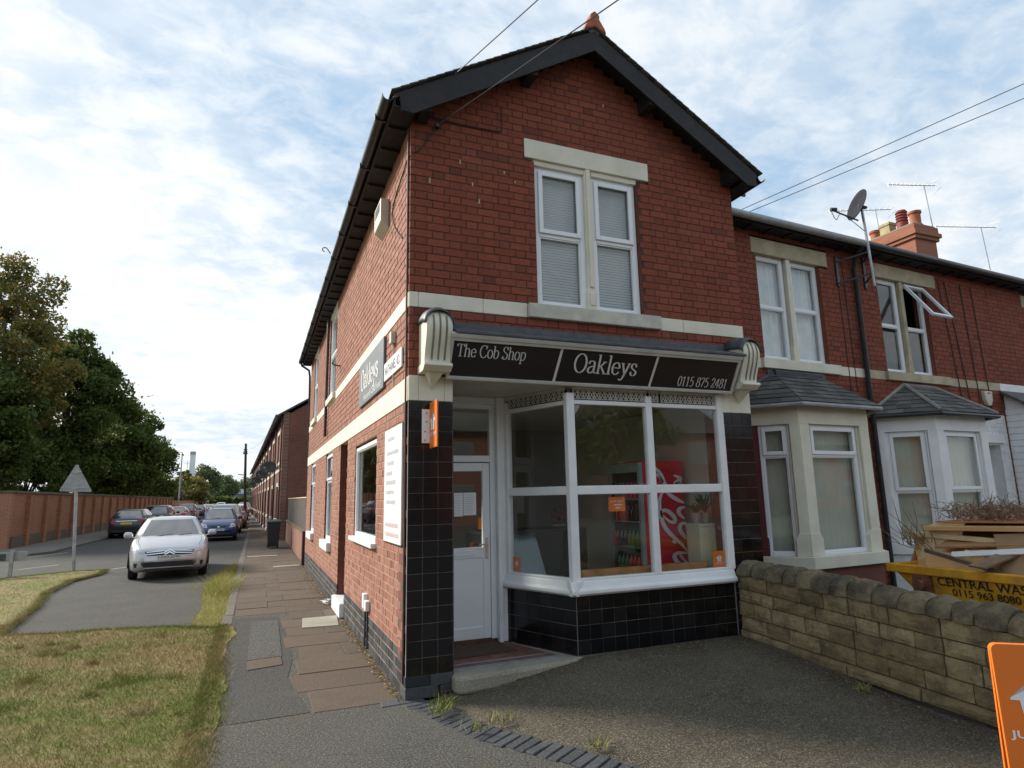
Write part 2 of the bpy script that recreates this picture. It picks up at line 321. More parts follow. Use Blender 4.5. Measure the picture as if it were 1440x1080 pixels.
class MB:
    def __init__(s): s.v = []; s.f = []
    def add(s, vs, fs):
        k = len(s.v); s.v += [tuple(p) for p in vs]; s.f += [tuple(k+i for i in f) for f in fs]; return s
    def box(s, x0, x1, y0, y1, z0, z1, F=WORLD):
        if x0 > x1: x0, x1 = x1, x0
        if y0 > y1: y0, y1 = y1, y0
        if z0 > z1: z0, z1 = z1, z0
        vs = [F(x, y, z) for z in (z0, z1) for y in (y0, y1) for x in (x0, x1)]
        fs = [(0, 2, 3, 1), (4, 5, 7, 6), (0, 1, 5, 4), (2, 6, 7, 3), (0, 4, 6, 2), (1, 3, 7, 5)]
        return s.add(vs, fs)
    def prism(s, poly, d0, d1, F=WORLD):
        """polygon in (s, z) pushed along d"""
        n = len(poly); vs = [F(a, d0, z) for a, z in poly]+[F(a, d1, z) for a, z in poly]
        fs = [tuple(range(n-1, -1, -1)), tuple(range(n, 2*n))]+[(i, (i+1) % n, n+(i+1) % n, n+i) for i in range(n)]
        return s.add(vs, fs)
    def plate(s, poly, z0, z1):
        """polygon in (x, y) pushed along z"""
        n = len(poly); vs = [(x, y, z0) for x, y in poly]+[(x, y, z1) for x, y in poly]
        fs = [tuple(range(n-1, -1, -1)), tuple(range(n, 2*n))]+[(i, (i+1) % n, n+(i+1) % n, n+i) for i in range(n)]
        return s.add(vs, fs)
    def quad(s, *p): return s.add(p, [tuple(range(len(p)))])
    def tube(s, pts, r, n=8, caps=True):
        pts = [Vector(p) for p in pts]; m = len(pts); rs = r if isinstance(r, (list, tuple)) else [r]*m
        rings = []; ref = None
        for i, p in enumerate(pts):
            t = (pts[min(i+1, m-1)]-pts[max(i-1, 0)]).normalized()
            if ref is None: ref = t.orthogonal().normalized()
            ref = (ref-t*ref.dot(t)); ref = ref.normalized() if ref.length > 1e-6 else t.orthogonal().normalized()
            b = t.cross(ref); rings.append([p+(ref*math.cos(2*math.pi*k/n)+b*math.sin(2*math.pi*k/n))*rs[i] for k in range(n)])
        vs = [q for g in rings for q in g]
        fs = [(i*n+k, i*n+(k+1) % n, (i+1)*n+(k+1) % n, (i+1)*n+k) for i in range(m-1) for k in range(n)]
        if caps: fs += [tuple(range(n-1, -1, -1)), tuple(range((m-1)*n, m*n))]
        return s.add(vs, fs)
    def lathe(s, prof, c=(0, 0, 0), n=16, axis='z', caps=True):
        vs = []
        for r, h in prof:
            for k in range(n):
                a = 2*math.pi*k/n; x, y = r*math.cos(a), r*math.sin(a)
                q = {'z': (x, y, h), 'x': (h, x, y), 'y': (y, h, x)}[axis]
                vs.append((c[0]+q[0], c[1]+q[1], c[2]+q[2]))
        m = len(prof); fs = [(i*n+k, i*n+(k+1) % n, (i+1)*n+(k+1) % n, (i+1)*n+k) for i in range(m-1) for k in range(n)]
        if caps: fs += [tuple(range(n-1, -1, -1)), tuple(range((m-1)*n, m*n))]
        return s.add(vs, fs)
    def mesh(s, name):
        me = bpy.data.meshes.new(name); me.from_pydata(s.v, [], s.f); me.update(); return me
    def build(s, name, mat, parent=None, smooth=False, bevel=0.0, seg=2):
        o = link(name, s.mesh(name), mat, parent)
        if smooth: shade_smooth(o)
        if bevel:
            m = o.modifiers.new('bevel', 'BEVEL'); m.width = bevel; m.segments = seg; m.limit_method = 'ANGLE'; m.angle_limit = R(40)
        return o

def shade_smooth(o, ang=40):
    me = o.data
    me.polygons.foreach_set('use_smooth', [True]*len(me.polygons))
    try: me.set_sharp_from_angle(angle=R(ang))
    except Exception: pass
def link(name, me, mat=None, parent=None):
    o = bpy.data.objects.new(name, me); col.objects.link(o)
    if mat is not None and me is not None and not me.materials: me.materials.append(mat)
    if parent is not None: adopt(o, parent)
    return o
def adopt(o, parent):
    o.parent = parent
    if parent.parent is None and parent.type == 'EMPTY': o.matrix_parent_inverse = Matrix.Translation(-parent.location)
def tag(o, label, cat, group=None):
    o['label'] = label; o['category'] = cat
    if group: o['group'] = group
    return o
def thing(name, label, cat, loc=(0, 0, 0), group=None):
    o = bpy.data.objects.new(name, None); col.objects.link(o); o.location = loc; o.empty_display_size = 0.2
    return tag(o, label, cat, group)
def structure(o): o['kind'] = 'structure'; return o
def stuff(o): o['kind'] = 'stuff'; return o
def copy_tree(o, parent=None):
    c = o.copy(); col.objects.link(c)
    if parent is not None: c.parent = parent
    for ch in list(o.children): copy_tree(ch, c)
    return c
def np_mesh(name, verts, faces_n, k):
    """many separate k-gons: verts is (n*k, 3)"""
    me = bpy.data.meshes.new(name); me.vertices.add(len(verts)); me.vertices.foreach_set('co', np.ascontiguousarray(verts, dtype=np.float32).ravel())
    me.loops.add(faces_n*k); me.loops.foreach_set('vertex_index', np.arange(faces_n*k, dtype=np.int32))
    me.polygons.add(faces_n); me.polygons.foreach_set('loop_start', np.arange(0, faces_n*k, k, dtype=np.int32))
    me.polygons.foreach_set('loop_total', np.full(faces_n, k, dtype=np.int32)); me.update(); me.validate(); return me
def smooth_path(pts, per=6, closed=False):
    n = len(pts); out_ = []
    rng = range(n if closed else n-1)
    for i in rng:
        if closed: p = [pts[(i+j) % n] for j in (-1, 0, 1, 2)]
        else: p = [pts[max(i-1, 0)], pts[i], pts[i+1], pts[min(i+2, n-1)]]
        for k in range(per):
            t = k/per
            out_.append(tuple(0.5*(2*p[1][a]+(p[2][a]-p[0][a])*t+(2*p[0][a]-5*p[1][a]+4*p[2][a]-p[3][a])*t*t+(3*p[1][a]-p[0][a]-3*p[2][a]+p[3][a])*t**3) for a in range(len(p[1]))))
    out_.append(tuple(pts[0] if closed else pts[-1])); return out_
# ------------------------------------------------------------------ lettering
def _ell(cx, cy, rx, ry): return [(cx+rx*math.sin(2*math.pi*k/12), cy+ry*math.cos(2*math.pi*k/12)) for k in range(12)]
GLY = {  # advance, then strokes: 's' curve, 'l' straight, 'c' closed curve
 'T': (.56, [('l', [(.28, 0), (.28, .71)]), ('l', [(.02, .71), (.54, .71)]), ('l', [(.15, 0), (.41, 0)]), ('l', [(.03, .71), (.03, .58)]), ('l', [(.53, .71), (.53, .58)])]),
 'h': (.48, [('l', [(.09, 0), (.09, .75)]), ('s', [(.09, .38), (.18, .47), (.28, .48), (.36, .42), (.37, .3), (.37, 0)]), ('l', [(0, 0), (.18, 0)]), ('l', [(.29, 0), (.46, 0)]), ('l', [(.0, .73), (.09, .74)])]),
 'e': (.43, [('s', [(.05, .27), (.2, .27), (.37, .27), (.35, .38), (.28, .47), (.2, .48), (.09, .41), (.05, .25), (.09, .08), (.2, 0), (.31, .03), (.38, .11)])]),
 'C': (.58, [('s', [(.5, .52), (.45, .67), (.31, .73), (.15, .66), (.05, .48), (.05, .26), (.15, .07), (.31, -.01), (.45, .05), (.52, .17)]), ('l', [(.51, .72), (.51, .52)])]),
 'o': (.45, [('c', _ell(.22, .24, .175, .25))]),
 'b': (.47, [('l', [(.08, .75), (.08, .02)]), ('s', [(.08, .36), (.17, .47), (.27, .48), (.38, .38), (.4, .24), (.37, .1), (.26, 0), (.16, 0), (.08, .06)]), ('l', [(0, .73), (.08, .74)])]),
 'S': (.46, [('s', [(.37, .57), (.33, .69), (.22, .73), (.1, .68), (.06, .57), (.11, .46), (.25, .37), (.37, .28), (.39, .15), (.32, .03), (.2, -.01), (.09, .04), (.05, .17)]), ('l', [(.38, .72), (.38, .56)]), ('l', [(.04, .0), (.04, .18)])]),
 'p': (.47, [('l', [(.09, .48), (.09, -.22)]), ('s', [(.09, .38), (.18, .47), (.28, .48), (.38, .38), (.41, .24), (.38, .1), (.28, 0), (.17, .01), (.09, .09)]), ('l', [(0, -.22), (.19, -.22)]), ('l', [(0, .46), (.09, .47)])]),
 'O': (.64, [('c', _ell(.31, .36, .26, .37))]),
 'a': (.44, [('s', [(.06, .36), (.1, .45), (.2, .48), (.3, .43), (.32, .32), (.32, .1), (.36, .02), (.43, .02)]), ('s', [(.32, .28), (.18, .25), (.07, .18), (.06, .07), (.13, 0), (.22, .02), (.32, .1)])]),
 'k': (.49, [('l', [(.09, 0), (.09, .75)]), ('l', [(.09, .2), (.36, .47)]), ('l', [(.19, .29), (.4, 0)]), ('l', [(0, 0), (.18, 0)]), ('l', [(.31, 0), (.49, 0)]), ('l', [(.27, .47), (.44, .47)]), ('l', [(0, .73), (.09, .74)])]),
 'l': (.22, [('l', [(.1, 0), (.1, .75)]), ('l', [(0, 0), (.2, 0)]), ('l', [(0, .73), (.1, .74)])]),
 'y': (.47, [('l', [(.08, .47), (.24, .03)]), ('s', [(.4, .47), (.24, .02), (.15, -.17), (.07, -.22), (0, -.17)]), ('l', [(0, .47), (.17, .47)]), ('l', [(.31, .47), (.47, .47)])]),
 's': (.37, [('s', [(.3, .35), (.25, .45), (.17, .48), (.09, .45), (.06, .36), (.11, .28), (.22, .22), (.31, .14), (.28, .03), (.18, -.005), (.09, .03), (.05, .14)])]),
 '0': (.45, [('c', _ell(.22, .35, .165, .36))]),
 '1': (.40, [('l', [(.2, 0), (.2, .7)]), ('l', [(.07, .59), (.2, .7)]), ('l', [(.08, 0), (.32, 0)])]),
 '5': (.45, [('l', [(.37, .7), (.12, .7)]), ('l', [(.12, .7), (.09, .38)]), ('s', [(.09, .38), (.2, .44), (.32, .38), (.38, .22), (.32, .06), (.19, -.01), (.06, .06)])]),
 '8': (.45, [('c', _ell(.22, .53, .13, .17)), ('c', _ell(.22, .18, .17, .185))]),
 '7': (.43, [('l', [(.04, .69), (.39, .69)]), ('l', [(.38, .69), (.17, 0)]), ('l', [(.05, .7), (.05, .57)])]),
 '2': (.44, [('s', [(.07, .53), (.12, .67), (.22, .71), (.33, .64), (.35, .5), (.27, .32), (.06, .02)]), ('l', [(.06, .02), (.38, .02)]), ('l', [(.38, .02), (.39, .14)])]),
 '4': (.45, [('l', [(.29, 0), (.29, .7)]), ('l', [(.28, .7), (.04, .22)]), ('l', [(.03, .21), (.42, .21)])]),
 ' ': (.24, []),
}
def ribbon(mb, pts, place, wx=0.04, wmin=0.014):
    """broad-nib stroke: thick where it runs upright, thin where it runs level"""
    n = len(pts); L = []; Rr = []
    for i in range(n):
        a = pts[max(i-1, 0)]; b = pts[min(i+1, n-1)]; tx, ty = b[0]-a[0], b[1]-a[1]; q = math.hypot(tx, ty) or 1
        nx, ny = -ty/q, tx/q; w = math.sqrt((wx*nx)**2+(wmin*ny)**2)+wmin*0.3
        L.append(place(pts[i][0]+nx*w, pts[i][1]+ny*w)); Rr.append(place(pts[i][0]-nx*w, pts[i][1]-ny*w))
    vs = L+Rr; mb.add(vs, [(i, i+1, n+i+1, n+i) for i in range(n-1)])
def pen_text(mb, text, place, x0, x1, y0, h, wx=0.042, wmin=0.014):
    """serif words between x0 and x1, capitals 0.72*h high"""
    tot = sum(GLY[c][0] for c in text); k = (x1-x0)/tot; x = x0
    for c in text:
        adv, st = GLY[c]
        for kind, p in st:
            q = smooth_path(p, 5, kind == 'c') if kind != 'l' else p
            ribbon(mb, q, lambda a, b, x=x: place(x+a*k, y0+b*h), wx, wmin)
        x += adv*k
def sans(name, text, place, x0, x1, y0, y1, mat, parent, bold=0.0, keep=False):
    """upright lettering fitted to the box x0..x1, y0..y1"""
    cu = bpy.data.curves.new(name, 'FONT'); cu.body = text; cu.offset = bold; cu.resolution_u = 4
    t = bpy.data.objects.new(name, cu); col.objects.link(t); dg = bpy.context.evaluated_depsgraph_get()
    me = bpy.data.meshes.new_from_object(t.evaluated_get(dg)); bpy.data.objects.remove(t)
    n = len(me.vertices); co = np.zeros(n*3); me.vertices.foreach_get('co', co); co = co.reshape(-1, 3)
    a, b = co.min(0), co.max(0); sx = (x1-x0)/(b[0]-a[0]); sy = (y1-y0)/(b[1]-a[1])
    new = np.array([place(x0+(p[0]-a[0])*sx, y0+(p[1]-a[1])*sy) for p in co]); me.vertices.foreach_set('co', new.ravel()); me.update()
    me.materials.clear(); return link(name, me, mat, parent)

# ------------------------------------------------------------------ brickwork
class Bricks:
    def __init__(s): s.b = []; s.jit = random.Random(3)
    def panel(s, F, spans, z0, z1, brick, mortar, core, wall, holes=(), course=0.08025, st=0.2205, hd=0.108, thick=0.24, phase=0, vis=None):
        mo = MB(); co = MB(); n = max(1, round((z1-z0)/course)); ch = (z1-z0)/n; j = 0.010
        for i in range(n):
            a, b = z0+i*ch, z0+(i+1)*ch
            iv = list(spans((a+b)/2))
            for (h0, h1, hz0, hz1) in holes:
                if hz0 < (a+b)/2 < hz1:
                    nv = []
                    for p, q in iv:
                        if h1 <= p or h0 >= q: nv.append((p, q))
                        else:
                            if h0 > p: nv.append((p, h0))
                            if h1 < q: nv.append((h1, q))
                    iv = nv
            for p, q in iv:
                if q-p < 0.02: continue
                mo.quad(F(p, -0.005, a), F(q, -0.005, a), F(q, -0.005, b), F(p, -0.005, b))
                co.box(max(p, .03), q, -thick, -0.012, a, b, F)
                x = -math.fmod(((i+phase) % 2)*(st+hd+2*j)/2+50*(st+hd+2*j), st+hd+2*j)-0.7; k = 0
                while x < q:
                    w = st if k % 2 == 0 else hd
                    u, v = max(x, p), min(x+w, q)
                    if v-u > 0.035: s.b.append((F, u, v, a+j/2, b-j/2, brick, s.jit.uniform(-.0015, .002), vis is None or vis((u+v)/2, (a+b)/2)))
                    x += w+j; k += 1
        mo.build('mortar', mortar, wall); 
        c = co.build('inner_leaf', core, wall); return c
    def finish(s, wall, limit=300):
        sc = []
        for i, (F, u, v, a, b, m, dj, vis) in enumerate(s.b):
            if not vis: sc.append(-1); continue
            p = Vector(F((u+v)/2, 0, (a+b)/2)); d = CAM-p; sc.append((v-u)*(b-a)*d.normalized().dot(F.N)/d.length_squared)
        order = sorted(range(len(s.b)), key=lambda i: -sc[i]); single = set(order[:limit]); rest = {}
        cache = {}
        for i, (F, u, v, a, b, m, dj, vis) in enumerate(s.b):
            e = 0.003
            if i in single and sc[i] > 0:
                key = (round(v-u, 3), round(b-a, 4), m.name)
                if key not in cache:
                    w, h = (v-u)/2, (b-a)/2; mb = MB()
                    vs = [(x*w, 0.022, z*h) for x, z in ((-1, -1), (1, -1), (1, 1), (-1, 1))]+[(x*(w-e), 0, z*(h-e)) for x, z in ((-1, -1), (1, -1), (1, 1), (-1, 1))]
                    vs[4:4] = [(x*w, e, z*h) for x, z in ((-1, -1), (1, -1), (1, 1), (-1, 1))]
                    mb.add(vs, [(8, 9, 10, 11)]+[(k, (k+1) % 4, 4+(k+1) % 4, 4+k) for k in range(4)]+[(4+k, 4+(k+1) % 4, 8+(k+1) % 4, 8+k) for k in range(4)])
                    cache[key] = mb.mesh('brick'); cache[key].materials.append(m)
                o = link('brick', cache[key], None, wall)
                U = F.U; Yv = -F.N
                if U.cross(Yv).z < 0: U = -U
                p = F((u+v)/2, dj, (a+b)/2)
                o.matrix_basis = Matrix(((U.x, Yv.x, 0, p[0]), (U.y, Yv.y, 0, p[1]), (0, 0, 1, p[2]), (0, 0, 0, 1)))
            else:
                mb = rest.setdefault(m.name, (MB(), m))[0]
                q = [(u, a), (v, a), (v, b), (u, b)]
                vs = [F(x, -0.02, z) for x, z in q]+[F(x, -e+dj, z) for x, z in q]+[F(x, dj, z) for x, z in ((u+e, a+e), (v-e, a+e), (v-e, b-e), (u+e, b-e))]
                mb.add(vs, [(8, 9, 10, 11)]+[(k, (k+1) % 4, 4+(k+1) % 4, 4+k) for k in range(4)]+[(4+k, 4+(k+1) % 4, 8+(k+1) % 4, 8+k) for k in range(4)])
        for n_, (mb, m) in rest.items(): stuff(mb.build('brickwork', m, wall))

# ------------------------------------------------------------------ windows
blind_mat = M_plain('sky tinted blind slat', (0.74, 0.82, 0.90), 0.6, 0.05, 3)  # slats tinted bluish: the sky reflected in the panes is in their colour
curtain_mat = M_plain('net curtain', (0.70, 0.74, 0.77), 0.9, 0.08, 6)
screen_mat = M_plain('beige window screen', (0.50, 0.50, 0.42), 0.9, 0.08, 2)
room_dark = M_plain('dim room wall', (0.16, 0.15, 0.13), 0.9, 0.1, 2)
handle_mat = M_plain('chrome handle', (0.6, 0.6, 0.6), 0.25, 0.05, 3, metal=0.9)
def window(parent, F, s0, s1, z0, z1, d, split=(), fr=0.06, dep=0.07, mat=upvc, sash=(), gl=glass, blind=None, curtain=None, label=None, name='window', fold=1.0, cmat=None):
    """frame between s0..s1 and z0..z1, its face at depth d; split: heights of transoms; sash: panes that open (index from the bottom)"""
    m = MB()
    m.box(s0, s0+fr, d-dep, d, z0, z1, F); m.box(s1-fr, s1, d-dep, d, z0, z1, F)
    m.box(s0+fr, s1-fr, d-dep, d-.001, z0, z0+fr, F); m.box(s0+fr, s1-fr, d-dep, d-.001, z1-fr, z1, F)
    for t in split: m.box(s0+fr, s1-fr, d-dep, d-.002, t-fr*.42, t+fr*.42, F)
    w = m.build(name, mat, parent, bevel=0.006)
    if label: w['label'] = label
    zs = [z0+fr]+[q for t in split for q in (t-fr*.42, t+fr*.42)]+[z1-fr]
    for i in range(len(zs)//2):
        a, b = zs[2*i], zs[2*i+1]; x0, x1 = s0+fr, s1-fr; dd = d-dep*.55
        if i in sash:
            q = MB(); g = 0.05; e = 0.012
            X0, X1, A, B = x0-e, x1+e, a-e, b+e
            q.box(X0, X0+g, d, d+.022, A, B, F); q.box(X1-g, X1, d, d+.022, A, B, F); q.box(X0+g, X1-g, d, d+.021, A, A+g, F); q.box(X0+g, X1-g, d, d+.021, B-g, B, F)
            q.build('sash', mat, w, bevel=0.005); x0, x1, a, b = X0+g, X1-g, A+g, B-g; dd = d-.012
        else:
            q = MB(); g = .012
            q.box(x0, x0+g, d-dep*.5, d-.012, a, b, F); q.box(x1-g, x1, d-dep*.5, d-.012, a, b, F); q.box(x0+g, x1-g, d-dep*.5, d-.013, a, a+g, F); q.box(x0+g, x1-g, d-dep*.5, d-.013, b-g, b, F)
            q.build('bead', rubber if i in sash else mat, w)
        p = MB(); p.box(x0, x1, dd-.006, dd, a, b, F); p.build('pane', gl, w)
    if blind is not None:
        q = MB(); z = z0+.07
        while z < z1-.05:
            q.add([F(s0+.01, d-dep-.048, z), F(s1-.01, d-dep-.048, z), F(s1-.01, d-dep-.032, z+.020), F(s0+.01, d-dep-.032, z+.020)], [(0, 1, 2, 3)]); z += .031
        q.box(s0+.03, s1-.03, d-dep-.07, d-dep-.03, z1-.07, z1-.03, F); q.build('blind', blind_mat, w)
    if curtain is not None:
        for (a, b) in curtain:
            q = MB(); n = max(6, int((b-a)/.02)); vs = []
            for k in range(n+1):
                x = a+(b-a)*k/n; y = d-dep-.045-fold*(.022*math.sin(k*1.1)+.008*math.sin(k*2.7))
                vs += [F(x, y, z0+.02), F(x, y*1.0-.01, z1-.02)]
            q.add(vs, [(2*k, 2*k+2, 2*k+3, 2*k+1) for k in range(n)]); q.build('curtain', cmat or curtain_mat, w, smooth=True)
    return w

# ================================================================== ground
def gz(x, y):
    """height of the shop forecourt, which ramps up from the footway to the step"""
    a = min(1, max(0, (x-0.12)/1.9)); a = a*a*(3-2*a)
    b = min(1, max(0, (y+2.3)/2.2)); b = b*b*(3-2*b)
    return 0.165*a*b
grd = MB(); grd.quad((-900, -900, -.20), (900, -900, -.20), (900, 1500, -.20), (-900, 1500, -.20))
structure(grd.build('ground', M_plain('distant ground', (0.10, 0.105, 0.06), 0.95, 0.3, 0.2)))
rd = MB()
rd.plate([(-1.60, 240), (-8.0, 240), (-8.05, 23.5), (-7.9, 22.3), (-8.4, 21.6), (-9.4, 21.0), (-60, 19.2), (-60, 10.5), (-7.2, 12.4), (-5.5, 13.9), (-5.3, 13.9), (-5.3, 3.9), (-1.60, 3.9)], -.19, -.055)
structure(rd.build('road', asphalt_road))
# worn line beside the kerb and faded white paint
mk = MB()
def strip(mb, a, b, w, z):
    a = Vector((a[0], a[1], 0)); b = Vector((b[0], b[1], 0)); n = (b-a).normalized(); s = Vector((-n.y, n.x, 0))*w/2
    mb.quad(*[(p.x, p.y, z) for p in (a-s, b-s, b+s, a+s)])
line_mat = make_slab('faded road paint', (0.30, 0.29, 0.26), (0.36, 0.35, 0.31))
strip(mk, (-8.95, 19.2), (-7.55, 22.4), .13, -.050)
strip(mk, (-60, 15.4), (-9.2, 17.2), .1, -.050)
for y in range(0, 30): strip(mk, (-4.9, 19+y*6.0), (-4.9, 21+y*6.0), .10, -.050)
strip(mk, (-4.75, 14.5), (-4.15, 15.3), .10, -.050); strip(mk, (-7.2, 15.9), (-6.5, 16.9), .10, -.050)
structure(mk.build('road_marking', line_mat))
# left-hand pavement with its kerb
lp = MB(); lp.plate([(-8.25, 240), (-10.6, 240), (-10.6, 25.8), (-60, 25.8), (-60, 19.5), (-9.5, 21.25), (-8.6, 21.85), (-8.22, 22.5), (-8.25, 23.6)], -.19, 0.0)
structure(lp.build('pavement', make_slab('far pavement', (0.16, 0.15, 0.125), (0.17, 0.16, 0.135))))
lk = structure(bpy.data.objects.new('kerb', None)); col.objects.link(lk)
kp = [(-60, 19.35), (-30, 20.3), (-9.45, 21.12), (-8.5, 21.72), (-8.1, 22.4), (-8.12, 23.6), (-8.12, 60), (-8.12, 240)]
for i in range(len(kp)-1):
    a, b = Vector(kp[i]+(0,)), Vector(kp[i+1]+(0,)); n = (b-a).normalized(); s = Vector((n.y, -n.x, 0))*.065
    q = MB(); q.plate([(p.x, p.y) for p in (a-s, b-s, b+s, a+s)], -.15, .012); q.build('kerb_stone', kerb_mat, lk)

# right-hand pavement: slabs laid by the wall, patched with asphalt
pv = MB(); pv.plate([(-1.62, .02), (.02, -.02), (.02, 12.0), (-.0, 240), (-1.47, 240), (-1.47, 2.4), (-1.62, 2.36)], -.19, -.005)
pav = structure(pv.build('pavement', asphalt_path))
ft = MB()
ft.plate([(-1.62, .03), (-1.62, -30), (60, -30), (60, -3.4), (3.6, -3.3), (1.15, -2.55), (.80, -1.9), (.52, -1.37), (.22, -.80), (.08, -.36), (.0, .0)], -.19, 0.0)
structure(ft.build('footway', asphalt_path))
def slab_obj(poly, mat, z=0.0, name='slab'):
    g = 0.006; cx = sum(p[0] for p in poly)/len(poly); cy = sum(p[1] for p in poly)/len(poly)
    pp = [(x+(g if x < cx else -g), y+(g if y < cy else -g)) for x, y in poly]
    q = MB(); q.plate(pp, -.05, z); q.build(name, mat, pav, bevel=0.004, seg=1)
# rows of slabs from the corner backwards; the first column is cut back where asphalt replaced it
y = .03; row = 0; edges = [-.74, -.86, -.78, -.72, -.86, -.80, -.95, -.70]
while y < 40:
    h = [.62, .60, .61, .63][row % 4]
    if y < 4.7:
        e = edges[row % 8]; x0 = e
        cuts = [x0, -.02] if row % 2 == 0 else [x0, x0+.48, -.02]
        if row in (0,): cuts = [-.74, -.04]
        if row == 1: cuts = [-.86, -.02]
    else: cuts = [-1.45, -.98, -.30, -.02] if row % 2 else [-1.45, -.72, -.02]
    for a, b in zip(cuts, cuts[1:]):
        slab_obj([(a, y), (b, y), (b, y+h), (a, y+h)], slab_mat, rnd.uniform(-.003, .004))
    y += h; row += 1
slab_obj([(-.60, 3.55), (-.12, 3.50), (-.06, 4.26), (-.55, 4.27)], slab_pale, .010, 'pale_slab_or_sun_strip')
q = MB(); q.plate([(-1.455, .04), (-.76, .06), (-.88, 1.2), (-.80, 1.9), (-.80, 2.8), (-.86, 4.65), (-1.455, 4.75)], -.05, -.001); q.build('asphalt_patch', asphalt_dark, pav)
q = MB(); q.plate([(-1.25, 2.05), (-.90, 2.1), (-.87, 4.3), (-1.22, 4.35)], -.05, .005); q.build('asphalt_patch', asphalt_pale, pav)
slab_obj([(-1.25, 1.62), (-.90, 1.7), (-.90, 2.08), (-1.25, 2.03)], slab_mat, .007)
slab_obj([(-.22, -.10), (-.06, -.09), (-.05, .05), (-.21, .05)], sett_mat, .006, 'sett')
for yy, x0, x1 in ((11.9, -.75, -.1), (15.4, -1.4, -.55)):
    q = MB(); q.plate([(x0, yy), (x1, yy+.05), (x1, yy+.32), (x0, yy+.27)], -.04, .009); q.build('pale_slab_or_sun_strip', slab_pale, pav)  # strips of sunlight across the pavement, painted as pale patches
kb = structure(bpy.data.objects.new('kerb', None)); col.objects.link(kb)
y = 2.35
while y < 60:
    l = .91; q = MB(); q.box(-1.60+rnd.uniform(-.012, .012), -1.465, y+.006, y+l-.006, -.16, .0+rnd.uniform(-.004, .008)); q.build('kerb_stone', kerb_mat, kb, bevel=.015); y += l
q = MB(); q.box(-1.60, -1.465, 60, 240, -.16, .004); q.build('kerb_run', kerb_mat, kb)

# forecourt in front of the shop
fc = MB(); nx, ny = 40, 34; vs = []
def setx(t):   # inner edge of the sett line
    P = [(0.10, .0), (.28, -.42), (.44, -.80), (.59, -1.18), (.80, -1.50), (.96, -1.80), (1.38, -2.5), (3.75, -3.2)]
    for (xa, ya), (xb, yb) in zip(P, P[1:]):
        if ya >= t >= yb: return xa+(xb-xa)*(ya-t)/(ya-yb)
    return P[0][0]
for j in range(ny+1):
    yy = 1.0-4.2*j/ny
    xl = setx(yy) if yy < 0 else .42
    for i in range(nx+1):
        xx = xl+(3.75-xl)*i/nx; vs.append((xx-.12 if i == 0 and yy < 0 else xx, yy, gz(xx, yy)+.004-(.03 if i == 0 and yy < 0 else 0)))
fc.add(vs, [(j*(nx+1)+i, (j+1)*(nx+1)+i, (j+1)*(nx+1)+i+1, j*(nx+1)+i+1) for j in range(ny) for i in range(nx)])
fo = structure(fc.build('forecourt', asphalt_yard, smooth=True))
# blue-brick setts between footway and forecourt
se = structure(bpy.data.objects.new('sett_edging', None)); col.objects.link(se)
path = [(.03, -.04), (.12, -.26), (.19, -.49), (.29, -.83), (.43, -1.12), (.62, -1.42), (.80, -1.72), (1.2, -2.45), (1.9, -2.72)]
P = [Vector(p+(0,)) for p in path]; acc = 0.0; kk = 0
while True:
    dist = acc; i = 0
    while i < len(P)-1 and dist > (P[i+1]-P[i]).length: dist -= (P[i+1]-P[i]).length; i += 1
    if i >= len(P)-1: break
    d = (P[i+1]-P[i]).normalized(); c = P[i]+d*dist; ang = R(min(30, 6+kk*3.2)+rnd.uniform(-2.5, 2.5))
    u = Vector((math.cos(ang), math.sin(ang), 0)); n = Vector((-u.y, u.x, 0)); hw, hl = .039+rnd.uniform(-.003, .002), .113+rnd.uniform(-.008, .006); c = c+u*rnd.uniform(-.012, .012)
    if True:
        zt_ = gz(c.x, c.y)+.003; tl = rnd.uniform(-.004, .004)
        q = MB(); cs = [c-u*hl-n*hw, c+u*hl-n*hw, c+u*hl+n*hw, c-u*hl+n*hw]; tz = [zt_+tl, gz(cs[1].x, cs[1].y)+.005-tl, gz(cs[2].x, cs[2].y)+.005-tl, zt_+tl]
        q.add([(p.x, p.y, -.06) for p in cs]+[(p.x, p.y, z) for p, z in zip(cs, tz)], [(3, 2, 1, 0), (4, 5, 6, 7)]+[(k, (k+1) % 4, 4+(k+1) % 4, 4+k) for k in range(4)]); q.build('sett', sett_mat, se, bevel=.006, seg=1)
    acc += .087; kk += 1

# grass verge and its blades
from mathutils.geometry import tessellate_polygon
NEAR = [(-1.44, -3.2), (-1.47, -.6), (-1.45, .6), (-1.49, 1.6), (-1.52, 2.3), (-1.60, 2.4), (-1.60, 4.15), (-1.95, 4.42), (-2.3, 4.62), (-3.05, 4.80), (-3.66, 4.84), (-4.3, 5.05), (-4.5, 6.6), (-4.62, 7.8), (-4.95, 9.6), (-5.02, 11.7), (-4.72, 13.0), (-4.75, 13.9), (-5.5, 13.95), (-6.4, 13.3), (-7.4, 12.3), (-60, 10.4), (-60, -3.2)]
STRIP = [(-1.6, 4.2), (-1.61, 14), (-1.9, 13), (-2.05, 9.5), (-2.1, 8.2), (-1.98, 6.2), (-2.03, 4.45)]
def inside(px, py, poly):
    c = np.zeros(len(px), bool); n = len(poly)
    for i in range(n):
        x1, y1 = poly[i]; x2, y2 = poly[(i+1) % n]
        if y1 == y2: continue
        k = ((y1 > py) != (y2 > py)) & (px < (x2-x1)*(py-y1)/(y2-y1)+x1); c ^= k
    return c
gr = MB(); gr.plate(NEAR, -.19, -.006); gv = structure(gr.build('grass_verge', turf))
st_ = MB(); st_.plate(STRIP, -.19, -.045); structure(st_.build('grass_verge', turf))
pale_blades = make_leaf('pale long grass', [(0, (.20, .21, .05)), (.5, (.34, .33, .09)), (1, (.48, .42, .16))], .3)
